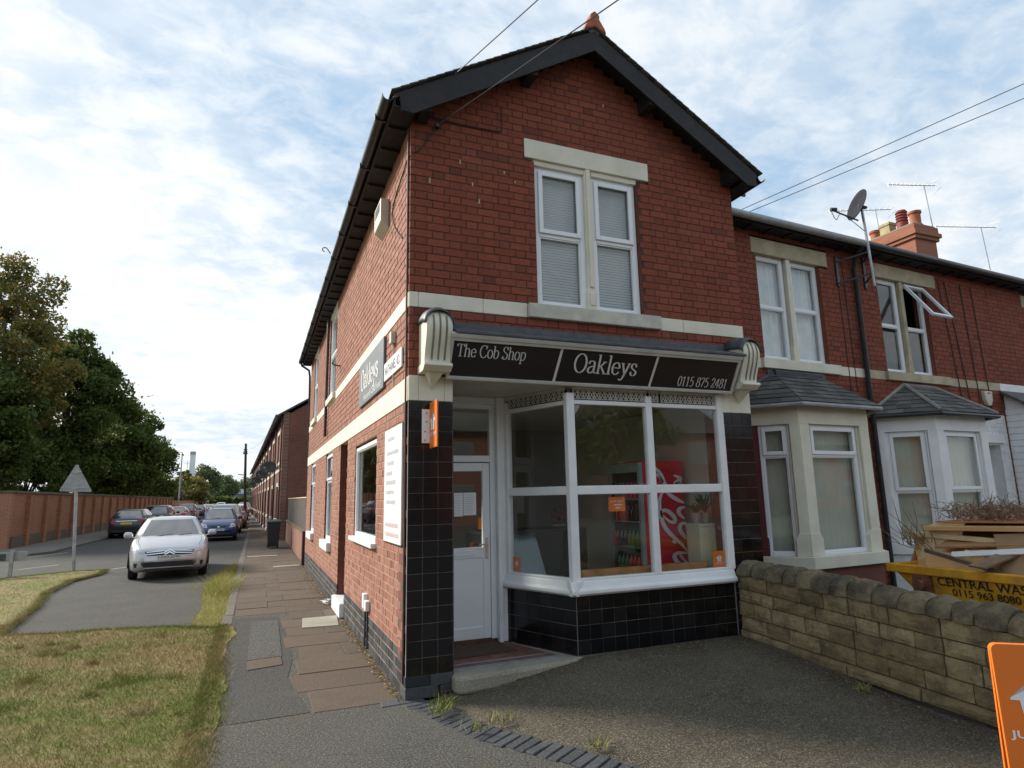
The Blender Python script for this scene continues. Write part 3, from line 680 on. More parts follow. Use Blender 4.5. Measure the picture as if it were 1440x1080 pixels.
def blades(name, pts, hmin, hmax, w, z, label, cat, mat=None):
    n = len(pts); a = nrng.uniform(0, 2*np.pi, n); h = nrng.uniform(hmin, hmax, n); ww = nrng.uniform(.6, 1.2, n)*w
    lean = nrng.normal(0, .75, (n, 2))*h[:, None]
    v = np.zeros((n, 3, 3)); dxy = np.stack([np.cos(a), np.sin(a)], 1)*ww[:, None]/2
    v[:, 0, :2] = pts-dxy; v[:, 1, :2] = pts+dxy; v[:, 2, :2] = pts+lean; v[:, :2, 2] = z-.004; v[:, 2, 2] = z+h
    o = link(name, np_mesh(name, v.reshape(-1, 3), n, 3), mat or blades_mat); stuff(o); tag(o, label, cat); return o
def scatter(poly, n, x0, x1, y0, y1, power=1.0):
    p = np.stack([nrng.uniform(x0, x1, n), y0+(y1-y0)*nrng.uniform(0, 1, n)**power], 1); return p[inside(p[:, 0], p[:, 1], poly)]
ed = []
for (xa, ya), (xb, yb) in zip(NEAR[:-2], NEAR[1:-1]):
    L_ = math.hypot(xb-xa, yb-ya); n_ = int(min(L_, 8)*900); t_ = nrng.uniform(0, min(1, 8/L_), n_); ed.append(np.stack([xa+(xb-xa)*t_, ya+(yb-ya)*t_], 1)+nrng.normal(0, .045, (n_, 2)))
blades('grass', np.concatenate(ed), .015, .055, .006, -.012, 'ragged fringe of grass creeping over the edges of the verge', 'grass')
dm_ = MB(); yy_ = -3.2; L1 = []; L2 = []
while yy_ < 4.3: L1.append((-1.64, yy_)); L2.append((-1.47+.05*math.sin(yy_*2.1)+.03*math.sin(yy_*5.3+1)+rnd.uniform(-.02, .02), yy_)); yy_ += .12
k_ = len(L1); dm_.add([(x, y, .0045) for x, y in L1]+[(x, y, .0045) for x, y in L2], [(i, k_+i, k_+i+1, i+1) for i in range(k_-1)]); structure(dm_.build('soil_edge', turf))
fr_e = np.stack([-1.64+abs(nrng.normal(0, .085, 11000)), nrng.uniform(-2.5, 4.3, 11000)], 1)
blades('grass', fr_e[fr_e[:, 0] < -1.38], .012, .045, .006, .005, 'thin dry grass spilling onto the edge of the pavement', 'grass')
blades('grass', np.concatenate([scatter(NEAR, 260000, -7.5, -1.40, -1.8, 6, 1.25), scatter(NEAR, 60000, -12, -4.2, 5, 14)]), .010, .048, .0048, -.006, 'short patchy lawn of dry and green grass on the verge', 'grass')
pt = scatter(STRIP, 8500, -2.2, -1.6, 4.2, 14); tuft = nrng.normal(0, 1, (1500, 2))*np.array([.14, .5])+np.array([-1.78, 8.6])
blades('grass', pt, .03, .10, .008, -.045, 'ragged grass strip growing along the pavement kerb', 'grass', pale_blades)
blades('long_grass', tuft, .10, .34, .010, -.045, 'long pale grass tuft beside the pavement kerb', 'grass', pale_blades)
tf = []
for k in range(90):
    c_ = np.array([nrng.uniform(-6.5, -1.7), nrng.uniform(-1.5, 4.6)]); tf.append(nrng.normal(0, nrng.uniform(.03, .09), (int(nrng.uniform(40, 130)), 2))+c_)
tf = np.concatenate(tf); tf = tf[inside(tf[:, 0], tf[:, 1], NEAR)]
blades('grass_tufts', tf, .03, .085, .007, -.006, 'taller green tufts standing up from the short verge lawn', 'grass')
w = []
for cx, cy, n, sd in ((.23, -.40, 120, .06), (.52, -.9, 50, .05), (.15, -.55, 60, .04), (.92, -1.62, 45, .04), (.30, -1.0, 40, .04), (3.42, -.35, 120, .05), (3.42, -.95, 70, .05), (3.46, -1.55, 60, .04), (3.3, -.2, 30, .1)):
    w.append(nrng.normal(0, sd, (n, 2))+np.array([cx, cy]))
wp = np.concatenate(w); n = len(wp)
blades('weeds', wp, .02, .075, .012, .05, 'small green weeds sprouting between setts and wall foot', 'weeds')
# dry litter along the foot of the side wall and the step
lit = np.concatenate([np.stack([-.03-abs(nrng.normal(0, .035, 700)), nrng.uniform(.1, 3.9, 700)], 1), np.stack([-.05-abs(nrng.normal(0, .10, 900)), nrng.uniform(5, 12, 900)], 1)])
n = len(lit); a = nrng.uniform(0, 6.28, n); L = nrng.uniform(.01, .03, n); v = np.zeros((n, 3, 3)); d2 = np.stack([np.cos(a), np.sin(a)], 1)*L[:, None]
v[:, 0, :2] = lit-d2; v[:, 1, :2] = lit+d2; v[:, 2, :2] = lit+d2[:, ::-1]*.5; v[:, :, 2] = .012+nrng.uniform(0, .012, (n, 3))
litter_mat = make_leaf('dry litter', [(0, (0.20, 0.13, 0.05)), (0.6, (0.33, 0.24, 0.11)), (1, (0.25, 0.13, 0.05))], .1)
o = stuff(link('leaf_litter', np_mesh('leaf_litter', v.reshape(-1, 3), n, 3), litter_mat)); tag(o, 'dry straw and leaf litter along the foot of the side wall', 'litter')
n = 1500; xs = nrng.uniform(.5, 3.6, n); ys = -.02-abs(nrng.normal(0, .17, n)); xs[900:] = 3.55-abs(nrng.normal(0, .16, 600)); ys[900:] = nrng.uniform(-2.6, -.1, 600)
a = nrng.uniform(0, 6.28, n); L = nrng.uniform(.006, .018, n); v = np.zeros((n, 3, 3)); zz = np.array([gz(x, y) for x, y in zip(xs, ys)])
pp = np.stack([xs, ys], 1); d2 = np.stack([np.cos(a), np.sin(a)], 1)*L[:, None]
v[:, 0, :2] = pp-d2; v[:, 1, :2] = pp+d2; v[:, 2, :2] = pp+d2[:, ::-1]*np.array([1, -1])*.8; v[:, :, 2] = zz[:, None]+.008+nrng.uniform(0, .008, (n, 3))
o = stuff(link('leaf_litter', np_mesh('leaf_litter', v.reshape(-1, 3), n, 3), make_leaf('brown fallen leaves', [(0, (0.10, 0.05, 0.025)), (0.7, (0.19, 0.09, 0.04)), (1, (0.4, 0.36, 0.28))], .1)))
tag(o, 'brown fallen leaf fragments on the forecourt by the black tiles', 'litter')
# ================================================================== the corner shop
FRONT = Fr((0, 0, 0), (1, 0, 0), (0, -1, 0)); SIDE = Fr((0, 0, 0), (0, 1, 0), (-1, 0, 0))
W, LEN = 3.995, 11.97
def roof_z(x): return 6.80-.60*abs(x-2.0)
shop = thing('shop_building', 'red brick corner shop with gable front, black tiled shopfront and cream stone bands', 'building', (2, 6, 0))
wall = MB(); wall.box(W-.24, W, .02, LEN, 0, 5.4); wall.box(.24, W-.24, LEN-.24, LEN, 0, 5.4); wall.box(.24, W-.24, 5.2, 5.3, .0, 5.4)
swall = wall.build('wall', core_mat, shop)
BS = Bricks()
def gable(z):
    t = (6.80-.14-z)/.60
    if t <= .1: return []
    return [(max(0, 2.0-t), min(W, 2.0+t))]
fh = [(0, W, 3.449, 3.601), (1.335, 2.625, 3.601, 5.21), (1.222, 2.783, 5.21, 5.443)]
zb = 2.70
for a, b in ((2.786, 3.449), (3.601, 6.62)):
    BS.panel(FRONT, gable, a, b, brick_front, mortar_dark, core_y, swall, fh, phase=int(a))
sh = [(5.98, 7.08, 3.601, 5.25), (9.72, 10.75, 3.601, 5.25), (6.10, 7.20, .90, 2.552), (9.60, 10.70, .90, 2.552), (4.08, 4.93, 0, 2.552), (1.60, 3.25, 1.19, 2.36)]
full = lambda z: [(0.021, LEN)]
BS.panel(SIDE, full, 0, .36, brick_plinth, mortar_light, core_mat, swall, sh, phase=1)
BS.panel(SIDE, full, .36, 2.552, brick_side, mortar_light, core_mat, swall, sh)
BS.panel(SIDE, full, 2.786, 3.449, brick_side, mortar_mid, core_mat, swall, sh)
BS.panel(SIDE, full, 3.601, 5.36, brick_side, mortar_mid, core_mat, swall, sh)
# far end gable wall is plain shell; stone bands
band = MB()
def bandrun(mb, F, a, b, z0, z1, joints, d=.006):
    e = [a]+[j for j in joints if a < j < b]+[b]
    for p, q in zip(e, e[1:]): mb.box(p+.0015, q-.0015, -.2, d, z0, z1, F)
def stone_run(F, a, b, z0, z1, joints, mat, parent, d=.006, name='stone_band'):
    e = [a]+[j for j in joints if a < j < b]+[b]
    for p, q in zip(e, e[1:]):
        m = MB(); m.box(p+.002, q-.002, -.2, d, z0+.002, z1-.002, F); m.build(name, mat, parent, bevel=.004, seg=1)
stone_run(FRONT, .0, 1.213, 3.449, 3.601, (.085, .735), cream, shop)
stone_run(FRONT, 2.806, W, 3.449, 3.601, (3.135,), cream, shop)
stone_run(SIDE, .006, LEN, 3.449, 3.601, [.16+1.05*i for i in range(12)], cream, shop)
stone_run(SIDE, .006, LEN, 2.552, 2.786, [.17+.9*i for i in range(14)], cream, shop, d=.008)
# front bedroom window: lintel, mullion, sill, two lights
m = MB(); m.box(1.222, 2.783, -.2, .008, 5.225, 5.443, FRONT); m.box(1.33, 1.945, -.2, -.02, 5.165, 5.225, FRONT); m.box(2.04, 2.63, -.2, -.02, 5.165, 5.225, FRONT); m.build('lintel', cream, shop, bevel=.006)
m = MB(); m.box(1.215, 2.808, -.2, .055, 3.449, 3.597, FRONT); m.build('window_sill', M_plain('weathered sill stone', (.52, .51, .43), .8, .12, 6, bump=.3, dirt=.4), shop, bevel=.008)
m = MB(); m.prism([(1.945, 5.225), (1.945, 3.86), (1.93, 3.80), (1.93, 3.597), (2.045, 3.597), (2.045, 3.80), (2.03, 3.86), (2.03, 5.225)], -.18, -.015, FRONT); m.box(1.962, 2.013, -.015, .002, 3.86, 5.225, FRONT); m.prism([(1.955, 3.80), (2.02, 3.80), (2.02, 3.66), (1.955, 3.66)], -.015, -.001, FRONT); m.build('mullion', cream, shop, bevel=.006)
window(shop, FRONT, 1.345, 1.945, 3.597, 5.17, -.055, (4.40,), sash=(1,), blind=1)
window(shop, FRONT, 2.03, 2.615, 3.597, 5.17, -.055, (4.42,), sash=(1,), blind=1)
# side windows
window(shop, SIDE, 5.98, 7.08, 3.605, 5.25, -.02, (4.45,), curtain=[(6.0, 7.06)])
window(shop, SIDE, 9.72, 10.75, 3.605, 5.25, -.02, (4.45,), curtain=[(9.74, 10.73)])
window(shop, SIDE, 6.10, 7.20, .93, 2.55, -.035, (2.02,), sash=(1,), curtain=[(6.1, 6.5)])
window(shop, SIDE, 9.60, 10.70, .93, 2.55, -.035, (2.02,), sash=(1,), curtain=[(9.6, 10.7)])
window(shop, SIDE, 1.60, 3.25, 1.19, 2.36, -.015, (), fr=.05)
for a, b, z in ((5.90, 7.16, 3.60), (9.64, 10.83, 3.60)):
    m = MB(); m.box(a, b, -.1, .06, z-.11, z+.004, SIDE); m.build('window_sill', cream, shop, bevel=.006)
for a, b in ((5.98, 7.30), (9.50, 10.80)):
    m = MB(); m.box(a, b, -.1, .075, .78, .93, SIDE); m.build('window_sill', white_paint, shop, bevel=.008)
m = MB(); m.box(1.53, 3.32, -.05, .06, 1.135, 1.19, SIDE); m.build('window_sill', white_paint, shop, bevel=.008)
for a, b in ((5.9, 7.16), (9.65, 10.82)):
    m = MB(); m.box(a, b, -.1, .006, 5.25, 5.40, SIDE); m.build('lintel', cream, shop)
# side entrance: recessed dark door behind a white step
m = MB(); m.box(4.08, 4.93, -.30, -.24, .16, 2.552, SIDE); sd = m.build('side_door', M_plain('dark red door', (.05, .014, .014), .5, .2, 5), shop)
m = MB(); m.box(4.20, 4.46, -.24, -.225, .45, 1.2, SIDE); m.box(4.55, 4.81, -.24, -.225, .45, 1.2, SIDE); m.box(4.20, 4.81, -.24, -.225, 1.4, 2.3, SIDE); m.build('door_panel', MATS['dark red door'], sd, bevel=.01)
m = MB(); m.box(4.02, 4.99, -.28, .07, 0, .20, SIDE); m.build('door_step', white_paint, shop, bevel=.015)
# flue terminal high on the side wall
m = MB()
vs = [SIDE(s, d, z) for s, d, z in ((1.06, 0, 4.68), (1.46, 0, 4.68), (1.46, 0, 5.04), (1.06, 0, 5.04), (1.06, .10, 4.76), (1.46, .10, 4.76), (1.46, .10, 5.04), (1.06, .10, 5.04))]
m.add(vs, [(0, 1, 2, 3), (4, 7, 6, 5), (0, 4, 5, 1), (3, 2, 6, 7), (0, 3, 7, 4), (1, 5, 6, 2)]); fl = m.build('vent_cowl', M_plain('cream plastic', (.55, .51, .42), .5, .08, 5, dirt=.2), shop, bevel=.01)
m = MB()
for k in range(4): m.box(1.12, 1.40, .10, .105, 4.90+.03*k, 4.914+.03*k, SIDE)
m.build('vent_slot', dark_metal, fl)
# small fittings on the side wall: pipe boxes, screw plate, cable
for a, b, z0, z1 in ((1.98, 2.10, .44, .60), (1.84, 1.95, .43, .54)):
    m = MB(); m.box(a, b, 0, .05, z0, z1, SIDE); m.build('cable_box', white_paint, shop, bevel=.006)
m = MB()
for s in (2.06, 1.90): m.tube([SIDE(s, .015, .43), SIDE(s, .015, .02)], .011, 6)
m.build('conduit', dark_metal, shop)
m = MB(); m.tube([SIDE(.055, .012, 5.30), SIDE(.06, .012, 3.0), SIDE(.055, .012, .5), SIDE(.07, .012, .12)], .011, 6); m.build('cable', M_plain('brick coloured cable', (.12, .055, .04), .7, .2, 8), shop)
m = MB(); m.box(.60, .70, 0, .05, 3.24, 3.36, SIDE); m.tube([SIDE(.65, .012, 3.24), SIDE(.65, .012, 2.8)], .008, 5); m.build('junction_box', MATS['cream plastic'], shop, bevel=.004)
m = MB(); m.tube(smooth_path([SIDE(5.3, .0, 3.95), SIDE(5.3, .10, 3.96), SIDE(5.3, .14, 4.0), SIDE(5.3, .12, 4.03)], 4), .012, 6); m.build('hook', dark_metal, shop)
# ---------------- roof
for sgn in (-1, 1):
    m = MB(); e = 2.0+sgn*2.22
    m.prism([(2.0, 6.80), (e, roof_z(e)), (e, roof_z(e)-.05), (2.0, 6.75)], .22, -12.2, FRONT)
    ro = m.build('roof', slate, shop)
    # verge slates, visible along the gable edge
    for k in range(26):
        a = 2.0+sgn*(2.24*k/26); b = 2.0+sgn*(2.24*(k+1.15)/26); q = MB(); zz = roof_z(a)+.012; z2 = roof_z(b)+.02
        q.prism([(a, zz), (b, z2), (b, z2-.012), (a, zz-.012)], .285, -.25, FRONT); q.build('verge_slate', slate_bits, ro)
    # barge board
    bb = MB(); e2 = 2.0+sgn*2.17
    bb.prism([(2.0, 6.765), (e2, roof_z(e2)-.045), (e2-sgn*.02, roof_z(e2)-.21), (e2-sgn*.14, roof_z(e2)-.215), (2.0, 6.765-.24)], .235, .262, FRONT)
    bb.build('barge_board', black_wood, shop)
    m = MB(); m.prism([(2.0, 6.70), (e2, roof_z(e2)-.09), (e2, roof_z(e2)-.11), (2.0, 6.68)], .234, .0, FRONT); m.build('verge_soffit', black_wood, shop)
    for x in (.75, 1.9):
        xx = 2.0+sgn*x; m = MB(); m.box(xx-.05, xx+.05, .0, .233, roof_z(xx)-.30, roof_z(xx)-.12, FRONT); m.build('purlin_end', black_wood, shop)
    # eaves soffit, fascia and rafter feet
    xe = 0 if sgn < 0 else W
    m = MB(); m.box(xe+sgn*.003, xe+sgn*.20, .22, -12.1, 5.335, 5.355, FRONT); m.build('eaves_soffit', black_wood, shop)
    m = MB(); m.box(xe+sgn*.20, xe+sgn*.222, .22, -12.15, 5.33, roof_z(xe+sgn*.2)-.05, FRONT); m.build('eaves_board', black_wood, shop)
    if sgn < 0:
        for k in range(30):
            m = MB(); y = .1+.41*k; m.box(-.20, -.004, y, y+.05, 5.305, 5.334); m.build('rafter_foot', black_wood, shop)
    m = MB(); n = 10; xc = xe+sgn*.275; zc = 5.43; vs = []
    for y in (-.24, 12.2):
        for r in (.058, .050):
            for k in range(n+1): a = math.pi+math.pi*k/n; vs.append((xc+r*math.cos(a), y, zc+r*math.sin(a)))
    h = n+1; fs = []
    for k in range(n): fs += [(k, k+1, 2*h+k+1, 2*h+k), (h+k+1, h+k, 3*h+k, 3*h+k+1), (k+1, k, h+k, h+k+1), (2*h+k, 2*h+k+1, 3*h+k+1, 3*h+k)]
    fs += [(0, 2*h, 3*h, h), (n, h+n, 3*h+n, 2*h+n)]; m.add(vs, fs); gu = m.build('gutter', black_paint, shop, smooth=True)
    for k in range(13):
        m = MB(); y = .1+.98*k; m.box(xc-.064, xc+.064, y, y+.025, zc-.066, zc+.004); m.build('gutter_bracket', black_paint, gu)
m = MB(); m.tube([(2.0, -.26, 6.80), (2.0, 12.2, 6.80)], .085, 10); m.build('ridge_tile', slate, shop, smooth=True)
m = MB(); m.prism([(1.86, 6.74), (2.0, 6.80), (2.14, 6.74), (2.12, 6.80), (2.055, 6.90), (2.06, 6.95), (2.0, 7.0), (1.945, 6.95), (1.94, 6.90), (1.88, 6.80)], .30, .16, FRONT); m.build('finial', terracotta, shop, bevel=.015)
m = MB(); m.tube([SIDE(12.02, .27, 5.38), SIDE(12.02, .25, 5.3), SIDE(12.02, .06, 5.18), SIDE(12.04, .03, 5.0), SIDE(12.04, -.05, .2)], .03, 8); m.build('downpipe', black_paint, shop, smooth=True)
m = MB(); m.tube([SIDE(7.16, .045, 5.3), SIDE(7.16, .045, 2.9)], .03, 8); m.build('downpipe', M_plain('oxblood pipe', (.05, .014, .016), .5, .2, 5), shop, smooth=True)
m = MB(); m.tube(smooth_path([(-.36, 3.9, 5.42), (-.42, 3.9, 5.50), (-.47, 3.9, 5.50), (-.48, 3.9, 5.46), (-.45, 3.9, 5.44)], 4), .008, 5); m.build('gutter_hook', dark_metal, shop)

# ---------------- black tiled piers and stall riser
def tile_field(parent, F, s0, s1, z0, z1, ns, nz, zcut=None):
    g = .005; w = (s1-s0)/ns; h = (z1-z0)/nz
    b = MB(); b.box(s0, s1, -.09, .004, z0, z1, F); base_ = b.build('grout', grout, parent)
    q = MB(); q.box(-w/2+g/2, w/2-g/2, -.008, .008, -h/2+g/2, h/2-g/2); me = q.mesh('tile'); me.materials.append(tile_black)
    U = F.U; Yv = -F.N
    if U.cross(Yv).z < 0: U = -U
    for i in range(ns):
        for j in range(nz):
            p = F(s0+(i+.5)*w, .0005, z0+(j+.5)*h); o = link('tile', me, None, base_)
            rt_ = Matrix.Rotation(rnd.uniform(-.004, .004), 4, 'X') @ Matrix.Rotation(rnd.uniform(-.005, .005), 4, 'Z')
            o.matrix_basis = Matrix(((U.x, Yv.x, 0, p[0]), (U.y, Yv.y, 0, p[1]), (0, 0, 1, p[2]), (0, 0, 0, 1))) @ rt_
pier = MB(); pier.box(.0, .41, -.02, -.34, .0, 2.79, FRONT); pier.build('pier', core_y, shop)
tile_field(shop, FRONT, .0, .418, .185, 2.553, 3, 17)
LOB = Fr((.418, 0, 0), (0, 1, 0), (1, 0, 0)); tile_field(shop, LOB, .0, .34, .185, 2.553, 2, 17)
m = MB(); m.box(3.585, W, -.02, -.3, 0, 2.79, FRONT); m.build('pier', core_y, shop)
tile_field(shop, FRONT, 3.575, W, .185, 2.553, 3, 17)
for a, b, z0, z1 in ((-.006, .21, .1, .183), (.214, .422, .09, .183), (-.006, .28, .0, .097), (.30, .42, .02, .088)):
    m = MB(); m.box(a, b, -.2, .012, z0, z1, FRONT); m.build('plinth_block', brick_plinth, shop, bevel=.006)
m = MB(); m.box(3.57, W+.004, -.2, .012, 0, .183, FRONT); m.build('plinth_block', brick_plinth, shop, bevel=.006)
for a, b in ((0, .092), (.094, .335), (.337, .418)):
    m = MB(); m.box(a, b, -.2, .014, 2.556, 2.79, FRONT); m.build('capital_block', cream, shop, bevel=.003, seg=1)
for a, b in ((3.575, 3.70), (3.702, W)):
    m = MB(); m.box(a, b, -.2, .014, 2.556, 2.79, FRONT); m.build('capital_block', cream, shop, bevel=.003, seg=1)
# stall riser under the window: front run and the run that slants back to the door
A0 = Vector((1.66, .02, 0)); A1 = Vector((1.30, .93, 0)); dv = (A1-A0); CL = dv.length; dv.normalize()
CANT = Fr(A0, dv, (-dv.y*1.0, dv.x, 0) if (-dv.y) < 0 else (dv.y, -dv.x, 0))
FW = Fr((0, .02, 0), (1, 0, 0), (0, -1, 0))
tile_field(shop, FW, 1.66, 3.575, .17, .71, 14, 4)
tile_field(shop, CANT, .0, CL, .17, .71, 6, 4)
m = MB(); m.box(1.655, 3.58, -.1, .016, .05, .172, FW); m.build('plinth_block', M_plain('grubby cement', (.10, .095, .085), .95, .35, 14, bump=.5, dirt=.3), shop, bevel=.02)
# sill board, posts, transoms
m = MB(); m.prism([(.05, .715), (-.05, .715), (-.075, .735), (-.075, .765), (-.05, .79), (-.03, .85), (.05, .86)], 1.585, 3.575, Fr((0, .02, 0), (0, 1, 0), (1, 0, 0)))
m.prism([(-.05, .715), (.05, .715), (.075, .735), (.075, .765), (.05, .79), (.03, .85), (-.05, .86)], -.06, CL+.02, Fr(A0, CANT.N, CANT.U)); m.build('window_sill', white_paint, shop, bevel=.006)
fr_ = MB()
fr_.box(1.615, 1.705, -.05, .03, .85, 2.70, FW); fr_.box(2.565, 2.645, -.05, .028, .85, 2.70, FW); fr_.box(3.51, 3.60, -.05, .03, .85, 2.76, FW)
fr_.box(1.705, 3.51, -.05, .02, 1.675, 1.762, FW); fr_.box(1.705, 3.51, -.05, .022, 2.585, 2.63, FW); fr_.box(1.705, 3.51, -.05, .022, .85, .875, FW)
fr_.box(CL-.075, CL, -.05, .025, .85, 2.70, CANT); fr_.box(.05, CL-.075, -.05, .018, 1.675, 1.762, CANT); fr_.box(.05, CL-.075, -.05, .02, 2.585, 2.63, CANT); fr_.box(.05, CL-.075, -.05, .02, .85, .875, CANT)
sw = fr_.build('shop_window', white_paint, shop, bevel=.008)
for F, a, b in ((FW, 1.705, 2.565), (FW, 2.645, 3.51), (CANT, .05, CL-.075)):
    for z0, z1 in ((.875, 1.675), (1.762, 2.585)):
        m = MB(); m.box(a, b, -.016, -.010, z0, z1, F); m.build('pane', glass, sw)
# pierced frieze above the window
def frieze(F, a, b, n):
    q = MB(); q.box(a, b, -.04, -.03, 2.63, 2.75, F); q.build('frieze_back', dark_metal, sw)
    q = MB(); w_ = (b-a)/n
    for k in range(n):
        c = a+(k+.5)*w_
        q.tube([F(c+w_*.46*math.cos(t), .0, 2.69+.046*math.sin(t)) for t in [i*math.pi/5 for i in range(11)]], .006, 4, False)
        q.tube([F(c-w_*.5, .0, 2.64), F(c+w_*.5, .0, 2.74)], .005, 4); q.tube([F(c-w_*.5, .0, 2.74), F(c+w_*.5, .0, 2.64)], .005, 4)
    q.box(a, b, -.02, .012, 2.742, 2.762, F); q.build('frieze_lattice', M_plain('grey lattice', (.55, .53, .48), .7, .15, 6), sw)
frieze(FW, 1.70, 2.60, 14); frieze(FW, 2.78, 3.50, 11); frieze(CANT, .06, CL-.02, 12); frieze(FW, 2.63, 2.75, 2)
# lobby: ceiling, jambs, door with toplight
m = MB(); m.box(.418, 3.585, .05, -1.05, 2.765, 2.80, FRONT); m.box(.30, 3.70, .08, -.24, 2.80, 3.10, FRONT); m.build('shopfront_soffit', M_plain('soffit paint', (.50, .47, .38), .75, .1, 3, dirt=.15), shop)
m = MB(); m.box(.405, .47, -.95, -.34, .17, 2.765, FRONT); m.box(1.19, 1.235, -.98, -.86, .17, 2.765, FRONT); m.box(1.24, 1.30, -.99, -.90, .17, 2.765, FRONT); m.box(.47, 1.19, -.99, -.91, 2.69, 2.765, FRONT); m.build('door_surround', white_paint, shop, bevel=.006)
DF = Fr((0, .95, 0), (1, 0, 0), (0, -1, 0))
m = MB(); m.box(.47, .535, -.06, .01, .17, 2.69, DF); m.box(1.13, 1.19, -.06, .01, .17, 2.69, DF); m.box(.535, 1.13, -.06, .009, 2.05, 2.12, DF); m.box(.535, 1.13, -.06, .009, 2.64, 2.69, DF); m.build('door_frame', upvc, shop, bevel=.005)
m = MB(); m.box(.535, 1.13, -.03, -.024, 2.12, 2.64, DF); m.build('toplight_pane', glass, shop)
m = MB(); m.box(.54, .62, -.05, .0, .21, 2.04, DF); m.box(1.045, 1.125, -.05, .0, .21, 2.04, DF)
for a, b in ((.21, .33), (1.03, 1.14), (1.95, 2.04)): m.box(.62, 1.045, -.05, -.001, a, b, DF)
door = m.build('shop_door', upvc, shop, bevel=.006)
m = MB(); m.box(.62, 1.045, -.03, -.012, .33, 1.03, DF); m.build('door_panel', upvc, door)
m = MB(); m.box(.62, 1.045, -.028, -.022, 1.14, 1.95, DF); m.build('pane', glass, door)
m = MB(); m.box(.70, .95, -.001, .008, 1.055, 1.115, DF); m.build('letter_box', upvc, door, bevel=.004)
m = MB(); m.box(1.068, 1.098, -.002, .012, 1.02, 1.24, DF); m.tube([DF(1.083, .01, 1.17), DF(1.083, .045, 1.17), DF(.98, .048, 1.17)], .009, 8); m.build('handle', handle_mat, door)
m = MB(); m.box(.47, 1.19, -.06, .02, .165, .205, DF); m.build('threshold', M_plain('brown threshold', (.10, .05, .03), .8, .3, 9), shop)
# step
m = MB(); m.plate([(.40, -.10), (.46, -.16), (1.60, -.07), (1.74, .02), (1.66, .1), (1.3, .94), (.42, .94)], .02, .165); m.build('door_step', concrete, shop, bevel=.03)
m = MB(); m.plate([(.43, .08), (1.52, .10), (1.25, .92), (.43, .92)], .14, .169); m.build('lobby_floor', M_plain('red quarry tile', (.16, .075, .055), .7, .35, 12, dirt=.3), shop)
m = MB(); m.plate([(.43, .06), (1.53, .08), (1.50, .14), (.43, .12)], .14, .172); m.plate([(.43, .22), (1.46, .24), (1.45, .27), (.43, .25)], .14, .171); m.build('tile_border', M_plain('grey floor tile', (.22, .23, .25), .6, .2, 10), shop)
# ---------------- fascia roof and brackets
m = MB(); m.prism([(.0, 3.285), (.0, 3.24), (-.34, 3.135), (-.345, 3.165)], .36, 3.70, Fr((0, 0, 0), (0, 1, 0), (1, 0, 0))); m.build('lead_flashing', lead, shop, bevel=.008)
m = MB(); m.prism([(.0, 3.335), (.0, 3.18), (-.012, 3.18), (-.012, 3.335)], .10, 3.98, Fr((0, 0, 0), (0, 1, 0), (1, 0, 0))); m.build('lead_apron', lead, shop)
def corbel(x0, x1, flip):
    prof = smooth_path([(2.85, .235), (2.92, .235), (3.0, .262), (3.10, .30), (3.20, .318), (3.28, .300), (3.34, .262), (3.385, .20)], 4)
    cx = (x0+x1)/2; hw = (x1-x0)/2; zc = 3.27; ra = .118
    def half(z): return hw if z < zc else hw*math.sqrt(max(.02, 1-((z-zc)/ra)**2))
    m = MB(); n = 8; vs = []
    for z, d in prof:
        h = half(z); vs += [(cx-h, .0, z)]+[(cx+h*(-1+2*k/n), -d+.022*abs(-1+2*k/n)**4, z) for k in range(n+1)]+[(cx+h, .0, z)]
    w_ = n+3; r_ = len(prof); m.add(vs, [(i*w_+k, i*w_+k+1, (i+1)*w_+k+1, (i+1)*w_+k) for i in range(r_-1) for k in range(w_-1)]+[tuple(range(w_-1, -1, -1)), tuple((r_-1)*w_+k for k in range(w_))]); c = m.build('corbel', cream, shop, smooth=True)
    m = MB()
    for k in (-.5, 0, .5): m.tube([(cx+k*hw*1.0, -d-.001, z) for z, d in prof if 2.88 < z < (3.33 if k == 0 else 3.30)], .009, 6)
    m.build('flute', M_plain('dark cream', (.20, .18, .12), .8, .2, 8), c)  # flutes drawn as ribs in a darker cream
    SD = Fr((0, 0, 0), (0, 1, 0), (1, 0, 0))
    m = MB(); m.prism([(.0, 2.872), (-.252, 2.872), (-.262, 2.845), (-.20, 2.80), (.0, 2.80)], x0-.012, x1+.012, SD); m.build('corbel_foot', cream, c, bevel=.006)
    m = MB(); m.add([(cx-.07, -.02, 2.80), (cx+.07, -.02, 2.80), (cx+.07, -.17, 2.80), (cx-.07, -.17, 2.80), (cx, -.02, 2.66)], [(0, 1, 2, 3), (0, 4, 1), (1, 4, 2), (2, 4, 3), (3, 4, 0)]); m.build('corbel_drop', cream, c)
    m = MB(); vs = []; nn = 14
    for y in (.0, -.12, -.24, -.305):
        dz = -.06*(max(0, -y-.2)/.105)
        for k in range(nn+1): t = math.pi*k/nn; vs.append((cx-(hw+.014)*math.cos(t), y, zc+(ra+.016)*math.sin(t)+dz))
    m.add(vs, [(j*(nn+1)+k, j*(nn+1)+k+1, (j+1)*(nn+1)+k+1, (j+1)*(nn+1)+k) for j in range(3) for k in range(nn)]); o = m.build('lead_cap', lead, c, smooth=True); md = o.modifiers.new('thick', 'SOLIDIFY'); md.thickness = .008
corbel(.095, .335, 0); corbel(3.70, 3.93, 1)
BS.finish(swall, 300)

